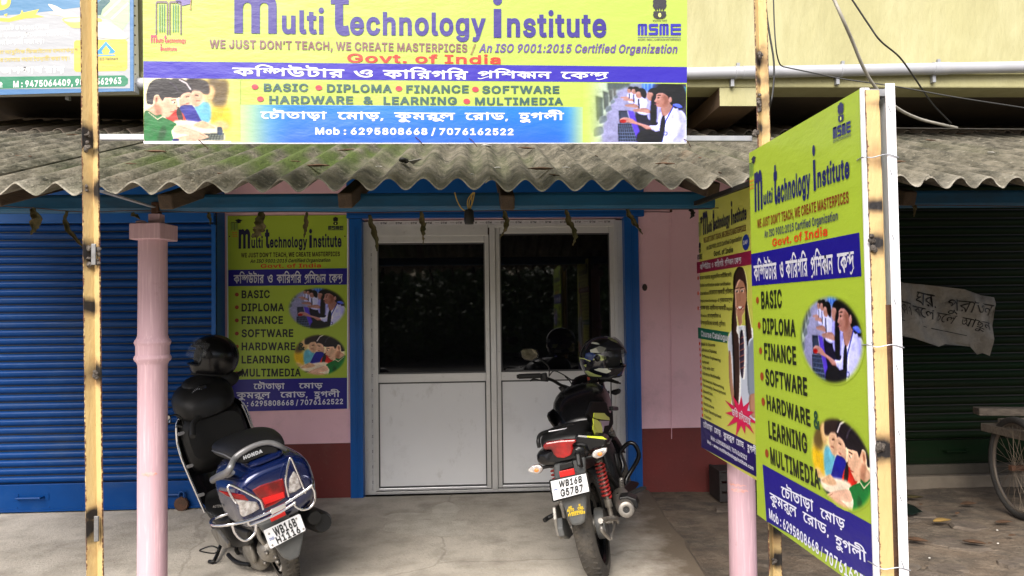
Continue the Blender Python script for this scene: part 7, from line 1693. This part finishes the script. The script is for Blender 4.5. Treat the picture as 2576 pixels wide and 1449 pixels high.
b = MB().ell((0, -.155, .30), (.022, .014, .022), 12, 8).bar((-.07, -.14, .30), (.06, -.14, .30), .012, .034).tube(B.tr([(595, 1160), (600, 1195), (640, 1240)], 'y', -.16), .009).tube(B.tr([(660, 1110), (668, 1160), (650, 1240)], 'y', -.16), .007)
b.tube(B.tr([(590, 1140), (630, 1130), (680, 1128)], 'y', -.17), .013)
b.build('axle_fittings', M_silv, T_, smooth=50)
MB().lathe([(.001, -.02), (.075, -.02), (.085, .0), (.085, .03), (.001, .03)], (0, -.07, .30), (0, 1, 0), 24).build('brake_drum', M_dgrey, T_, smooth=40)
B.pr('chain_guard', [(338, 1060), (358, 1046), (372, 1090), (386, 1200), (380, 1240), (366, 1225), (345, 1130)], 'y', .12, .02, M_silv, .005)
B.pr('chain_cover', [(375, 1120), (400, 1125), (425, 1180), (440, 1215), (420, 1240), (388, 1225), (378, 1180)], 'y', .09, .03, M_dgrey, .006)
MB().tube([B.L(345, 1100, 'y', .15), B.L(300, 1122, 'y', .20), B.L(276, 1138, 'y', .22)], .013, 8).build('foot_peg', M_blk, T_, smooth=60)
MB().loft(shell([(.42, .10, .24, .52), (.50, .14, .20, .60), (.68, .15, .18, .64), (.84, .12, .22, .66), (.92, .07, .30, .6)], 4, 24, 4)).build('engine', mat('dark_engine', (.02, .02, .02), .5, .4, bump=.4, bscale=50), T_, smooth=40)
for k in range(6): MB().box((.74, 0, .48 + k * .028), (.16, .24, .006)).build('cooling_fin', M_silv, T_)
for ya in (-.09, .09):
    MB().tube([(.20, ya, .74), (.0, ya * 1.2, .70), (-.3, ya, .76)], .014, 8).build('frame_tube', M_blk, T_, smooth=60)
    MB().tube([(.40, ya, .76), (.36, ya * 1.3, .5), (.42, ya * 1.3, .32)], .017, 8).build('frame_tube', M_blk, T_, smooth=60)
    MB().tube([(.92, ya * .5, .86), (.95, ya, .5), (.82, ya * 1.1, .22), (.5, ya * 1.1, .2)], .015, 8).build('frame_tube', M_blk, T_, smooth=60)
B.tb('bracket_tube', [(618, 862), (650, 905), (686, 960), (705, 985)], 'y', -.15, .012, M_blk)
B.tb('bracket_tube', [(672, 765), (690, 850), (716, 920)], 'y', -.17, .012, M_blk)
B.pr('side_cover', [(470, 760), (560, 740), (625, 720), (650, 760), (680, 860), (660, 880), (590, 812), (520, 850), (480, 830)], 'y', -.10, .02, M_blk, .006)
B.pr('peg_bracket', [(690, 985), (760, 915), (800, 920), (808, 935), (770, 985), (720, 1005)], 'y', -.19, .015, M_blk, .004)
MB().bar(B.L(752, 990, 'y', -.19), B.L(832, 955, 'y', -.27), .045, .020).build('foot_peg', mat('ribbed_rubber', (.02, .02, .02), .8, bump=1, bscale=90), T_, bevel=.005)
b = MB(); a, c = B.L(706, 915, 'y', -.19), B.L(714, 985, 'y', -.19); dd = c - a; z_ = dd.normalized(); a1 = z_.orthogonal().normalized(); a2 = z_.cross(a1)
b.tube([a + dd * (k / 79) + (a1 * math.cos(k / 79 * 2 * math.pi * 8) + a2 * math.sin(k / 79 * 2 * math.pi * 8)) * .012 for k in range(80)], .003, 5, smooth=False); b.ell(B.L(706, 906, 'y', -.19), (.015, .015, .01), 10, 6).ell(B.L(710, 998, 'y', -.19), (.02, .014, .014), 10, 6).ell(B.L(685, 1000, 'y', -.18), (.012, .012, .012), 8, 6)
b.build('brake_switch', M_silv, T_, smooth=50)
B.tb('crash_guard', [(672, 905, .70), (700, 872, .75), (716, 830, .78), (700, 760, .8), (742, 708, .8), (776, 708, .8), (800, 745, .8), (803, 785, .8), (775, 840, .8), (738, 900, .78), (730, 935, .76)], 'x', .8, .015, M_gblk)
B.pr('radiator_shroud', [(545, 470), (620, 470), (660, 520), (664, 600), (640, 640), (600, 668), (560, 640), (545, 590), (520, 540)], 'y', -.175, .02, M_mblk, .01)
M_lime = mat('lime_graphic', (.55, .65, .04), .3); M_lil = mat('lilac_graphic', (.30, .24, .34), .4)
for pts in ([(553, 535), (612, 536), (622, 548), (640, 562), (642, 576), (600, 572), (566, 566), (552, 560)], [(548, 566), (572, 574), (592, 590), (602, 620), (600, 655), (582, 660), (552, 598)], [(550, 600), (574, 648), (596, 662), (562, 664), (548, 626)]):
    B.pr('shroud_graphic', pts, 'y', -.178, .003, M_lime, 0)
B.pr('shroud_graphic', [(584, 578), (640, 580), (636, 604), (612, 608), (606, 640), (600, 600)], 'y', -.178, .003, M_lil, 0)
B.pr('radiator_shroud', [(398, 456), (345, 500), (310, 528), (304, 548), (316, 580), (344, 618), (372, 612), (380, 540), (430, 470)], 'y', .16, .02, M_gblk, .008)
B.pr('shroud_graphic', [(340, 560), (356, 552), (372, 600), (366, 640), (352, 612)], 'y', .158, .003, M_rail, 0)
B.tb('shroud_edge', [(402, 456), (344, 502), (310, 532), (304, 550), (318, 584), (345, 622)], 'y', .165, .006, M_gblk)
# front end
tn = Matrix.Rotation(R(24), 3, 'Z'); hub = Vector((1.32, -.01, .30)); hd = Vector((.98, 0, 1.0))
for s_ in (-1, 1):
    off = tn @ Vector((0, s_ * .085, 0)); MB().tube([hub + off, hub + off + (hd - hub) * .45], .024, 12, smooth=False).build('fork_leg', M_silv, T_, smooth=40); MB().tube([hub + off + (hd - hub) * .45, hd + off], .018, 12, smooth=False).build('fork_tube', M_chr, T_, smooth=40)
rg = []
for k in range(13):
    a = R(20 + k * 10.5); c = hub + tn @ Vector((math.cos(a) * .325, 0, math.sin(a) * .325)); out = tn @ Vector((math.cos(a), 0, math.sin(a))); sd_ = tn @ Vector((0, 1, 0))
    rg.append([c + sd_ * q * .055 - out * (abs(q) ** 2 * .03) for q in (-1, -.6, -.2, .2, .6, 1)] + [c + sd_ * q * .05 - out * (abs(q) ** 2 * .03 + .006) for q in (1, .6, .2, -.2, -.6, -1)])
MB().loft(rg).build('front_fender', M_gblk, T_, smooth=50)
MB().loft(shell([(1.0, .07, .84, .98), (1.06, .12, .80, 1.06), (1.16, .11, .80, 1.03), (1.24, .06, .84, .94)], 3, 22, 4)).build('headlight_cowl', M_gblk, T_, smooth=50)
ipn = B.pr('instrument_console', [(440, 395), (480, 372), (545, 370), (570, 392), (560, 428), (500, 440), (450, 430)], 'x', .96, .07, M_blk, .01)
hb = [B.L(x, y, 'x', xx) for x, y, xx in ((250, 330, .72), (320, 352, .80), (365, 378, .88), (430, 404, .95), (500, 402, .99), (560, 380, 1.02), (620, 352, 1.04), (690, 365, 1.06))]
MB().tube(hb, .011, 10).build('handlebar', M_blk, T_, smooth=60)
g0, g1 = B.L(132, 331, 'x', .66), B.L(252, 326, 'x', .73)
MB().tube([g0, g1], .017, 14, smooth=False).build('grip', M_rub, T_, smooth=40); MB().tube([g0 - (g1 - g0) * .08, g0], .013, 12, smooth=False).build('bar_end', M_blk, T_, smooth=40)
MB().box(B.L(272, 333, 'x', .75), (.05, .045, .05)).build('switch_housing', M_blk, T_, bevel=.008)
B.tb('clutch_lever', [(296, 356, .76), (250, 352, .77), (215, 346, .77), (196, 356, .77)], 'x', .76, .006, M_blk)
MB().box(B.L(545, 342, 'x', 1.0), (.06, .07, .045)).build('switch_housing', M_blk, T_, bevel=.008); MB().box(B.L(524, 342, 'x', .965), (.01, .016, .022)).build('kill_switch', mat('orange_red_switch', (.6, .07, .02), .4), T_, bevel=.002)
B.tb('brake_lever', [(590, 350, 1.0), (640, 345, 1.0), (690, 366, 1.0), (704, 370, 1.0)], 'x', 1.0, .006, M_blk)
for pts in ([(350, 392), (372, 388), (408, 396), (418, 414), (396, 424), (368, 418)], [(650, 410), (690, 400), (706, 406), (700, 426), (672, 438), (646, 428)]): B.pr('indicator', pts, 'x', 1.02, .035, M_gblk, .008)
B.tb('indicator_stalk', [(640, 418), (600, 425)], 'x', 1.03, .01, M_blk); B.tb('indicator_stalk', [(418, 410), (450, 415)], 'x', 1.03, .01, M_blk)
B.pr('oil_cap', [(660, 496), (690, 500), (692, 520), (664, 520)], 'y', -.2, .02, M_blk, .004)
b = MB()
for k, (x, y) in enumerate(((448, 385), (482, 398), (510, 402), (470, 428), (530, 430), (437, 412))): b.ell(B.L(x, y, 'x', .93), (.008, .010, .008), 8, 6)
b.build('clamp_bolts', M_chr, T_, smooth=60)
for (p) in ([(300, 330, .80), (330, 300, .86), (380, 320, .92), (440, 360, .96)], [(290, 345, .80), (360, 372, .86), (420, 392, .9), (470, 430, .9)], [(390, 330, .95), (420, 360, .95), (450, 420, .93)], [(560, 360, .98), (600, 400, .96), (590, 450, .92)]): B.tb('control_cable', p, 'x', .9, .004, M_rub)
mr = B.tb('mirror_stalk', [(302, 322, .78), (300, 282, .79), (275, 252, .78), (244, 232, .77)], 'x', .78, .0045, M_blk)
_mz = B.L(190, 206, 'x', .76)
def tl_(P, dx_): return [p + Vector((.25 * (p.z - _mz.z) + .10 * (p.y - _mz.y) + dx_, 0, 0)) for p in P]
MB().prism(tl_(B.tr([(136, 188), (150, 177), (205, 172), (230, 180), (245, 206), (236, 226), (205, 244), (165, 238), (146, 220)], 'x', .765), .002), (1, 0, 0), .022).build('mirror', M_gblk, T_, bevel=.006)
MB().prism(tl_(B.tr([(142, 190), (154, 181), (204, 176), (227, 184), (240, 206), (232, 223), (204, 240), (168, 234), (150, 218)], 'x', .763), -.002), (1, 0, .0), .0018).build('mirror_glass', M_mir, T_)
# patterned helmet hung on the other mirror
M_pat = mat('patterned_helmet_shell', (.010, .016, .05), .2, coat=.7)
nt = M_pat.node_tree; PB = nt.nodes['Principled BSDF']; tc = nt.nodes.new('ShaderNodeTexCoord'); mp_ = nt.nodes.new('ShaderNodeMapping'); mp_.inputs['Scale'].default_value = (7, 16, 22); mp_.inputs['Rotation'].default_value = (.3, .9, .2)
vo = nt.nodes.new('ShaderNodeTexVoronoi'); vo.inputs['Scale'].default_value = 1.3; vo.feature = 'F1'; nt.links.new(tc.outputs['Object'], mp_.inputs[0]); nt.links.new(mp_.outputs[0], vo.inputs['Vector'])
cr_ = nt.nodes.new('ShaderNodeValToRGB'); cr_.color_ramp.interpolation = 'CONSTANT'; e_ = cr_.color_ramp.elements; e_[0].position = 0; e_[0].color = (.006, .007, .012, 1); e_[1].position = .34; e_[1].color = (.010, .03, .14, 1)
for p_, c_ in ((.5, (.55, .62, .22, 1)), (.62, (.62, .64, .55, 1)), (.70, (.008, .009, .015, 1))): q_ = e_.new(p_); q_.color = c_
sep = nt.nodes.new('ShaderNodeSeparateColor'); nt.links.new(vo.outputs['Color'], sep.inputs[0]); nt.links.new(sep.outputs[0], cr_.inputs[0]); nt.links.new(cr_.outputs[0], PB.inputs['Base Color'])
hc = wp(600, 225, 4.98, 1245.9)
ht, HP = helmet('helmet', hc, Vector((.78, -.60, .02)), Vector((-.05, -.08, 1)), .148, M_pat, 'blue and lime patterned full face helmet with its visor up, on the motorcycle mirror', 34, mat('smoke_visor', (.03, .03, .035), .06, alpha=.45), M_gblk)
MB().tube([HP(2.25, -.5, .95), HP(2.42, -.9, 1.0), HP(2.45, -1.4, .98)], .012, 8).build('chin_strap', M_rub, ht, smooth=60)
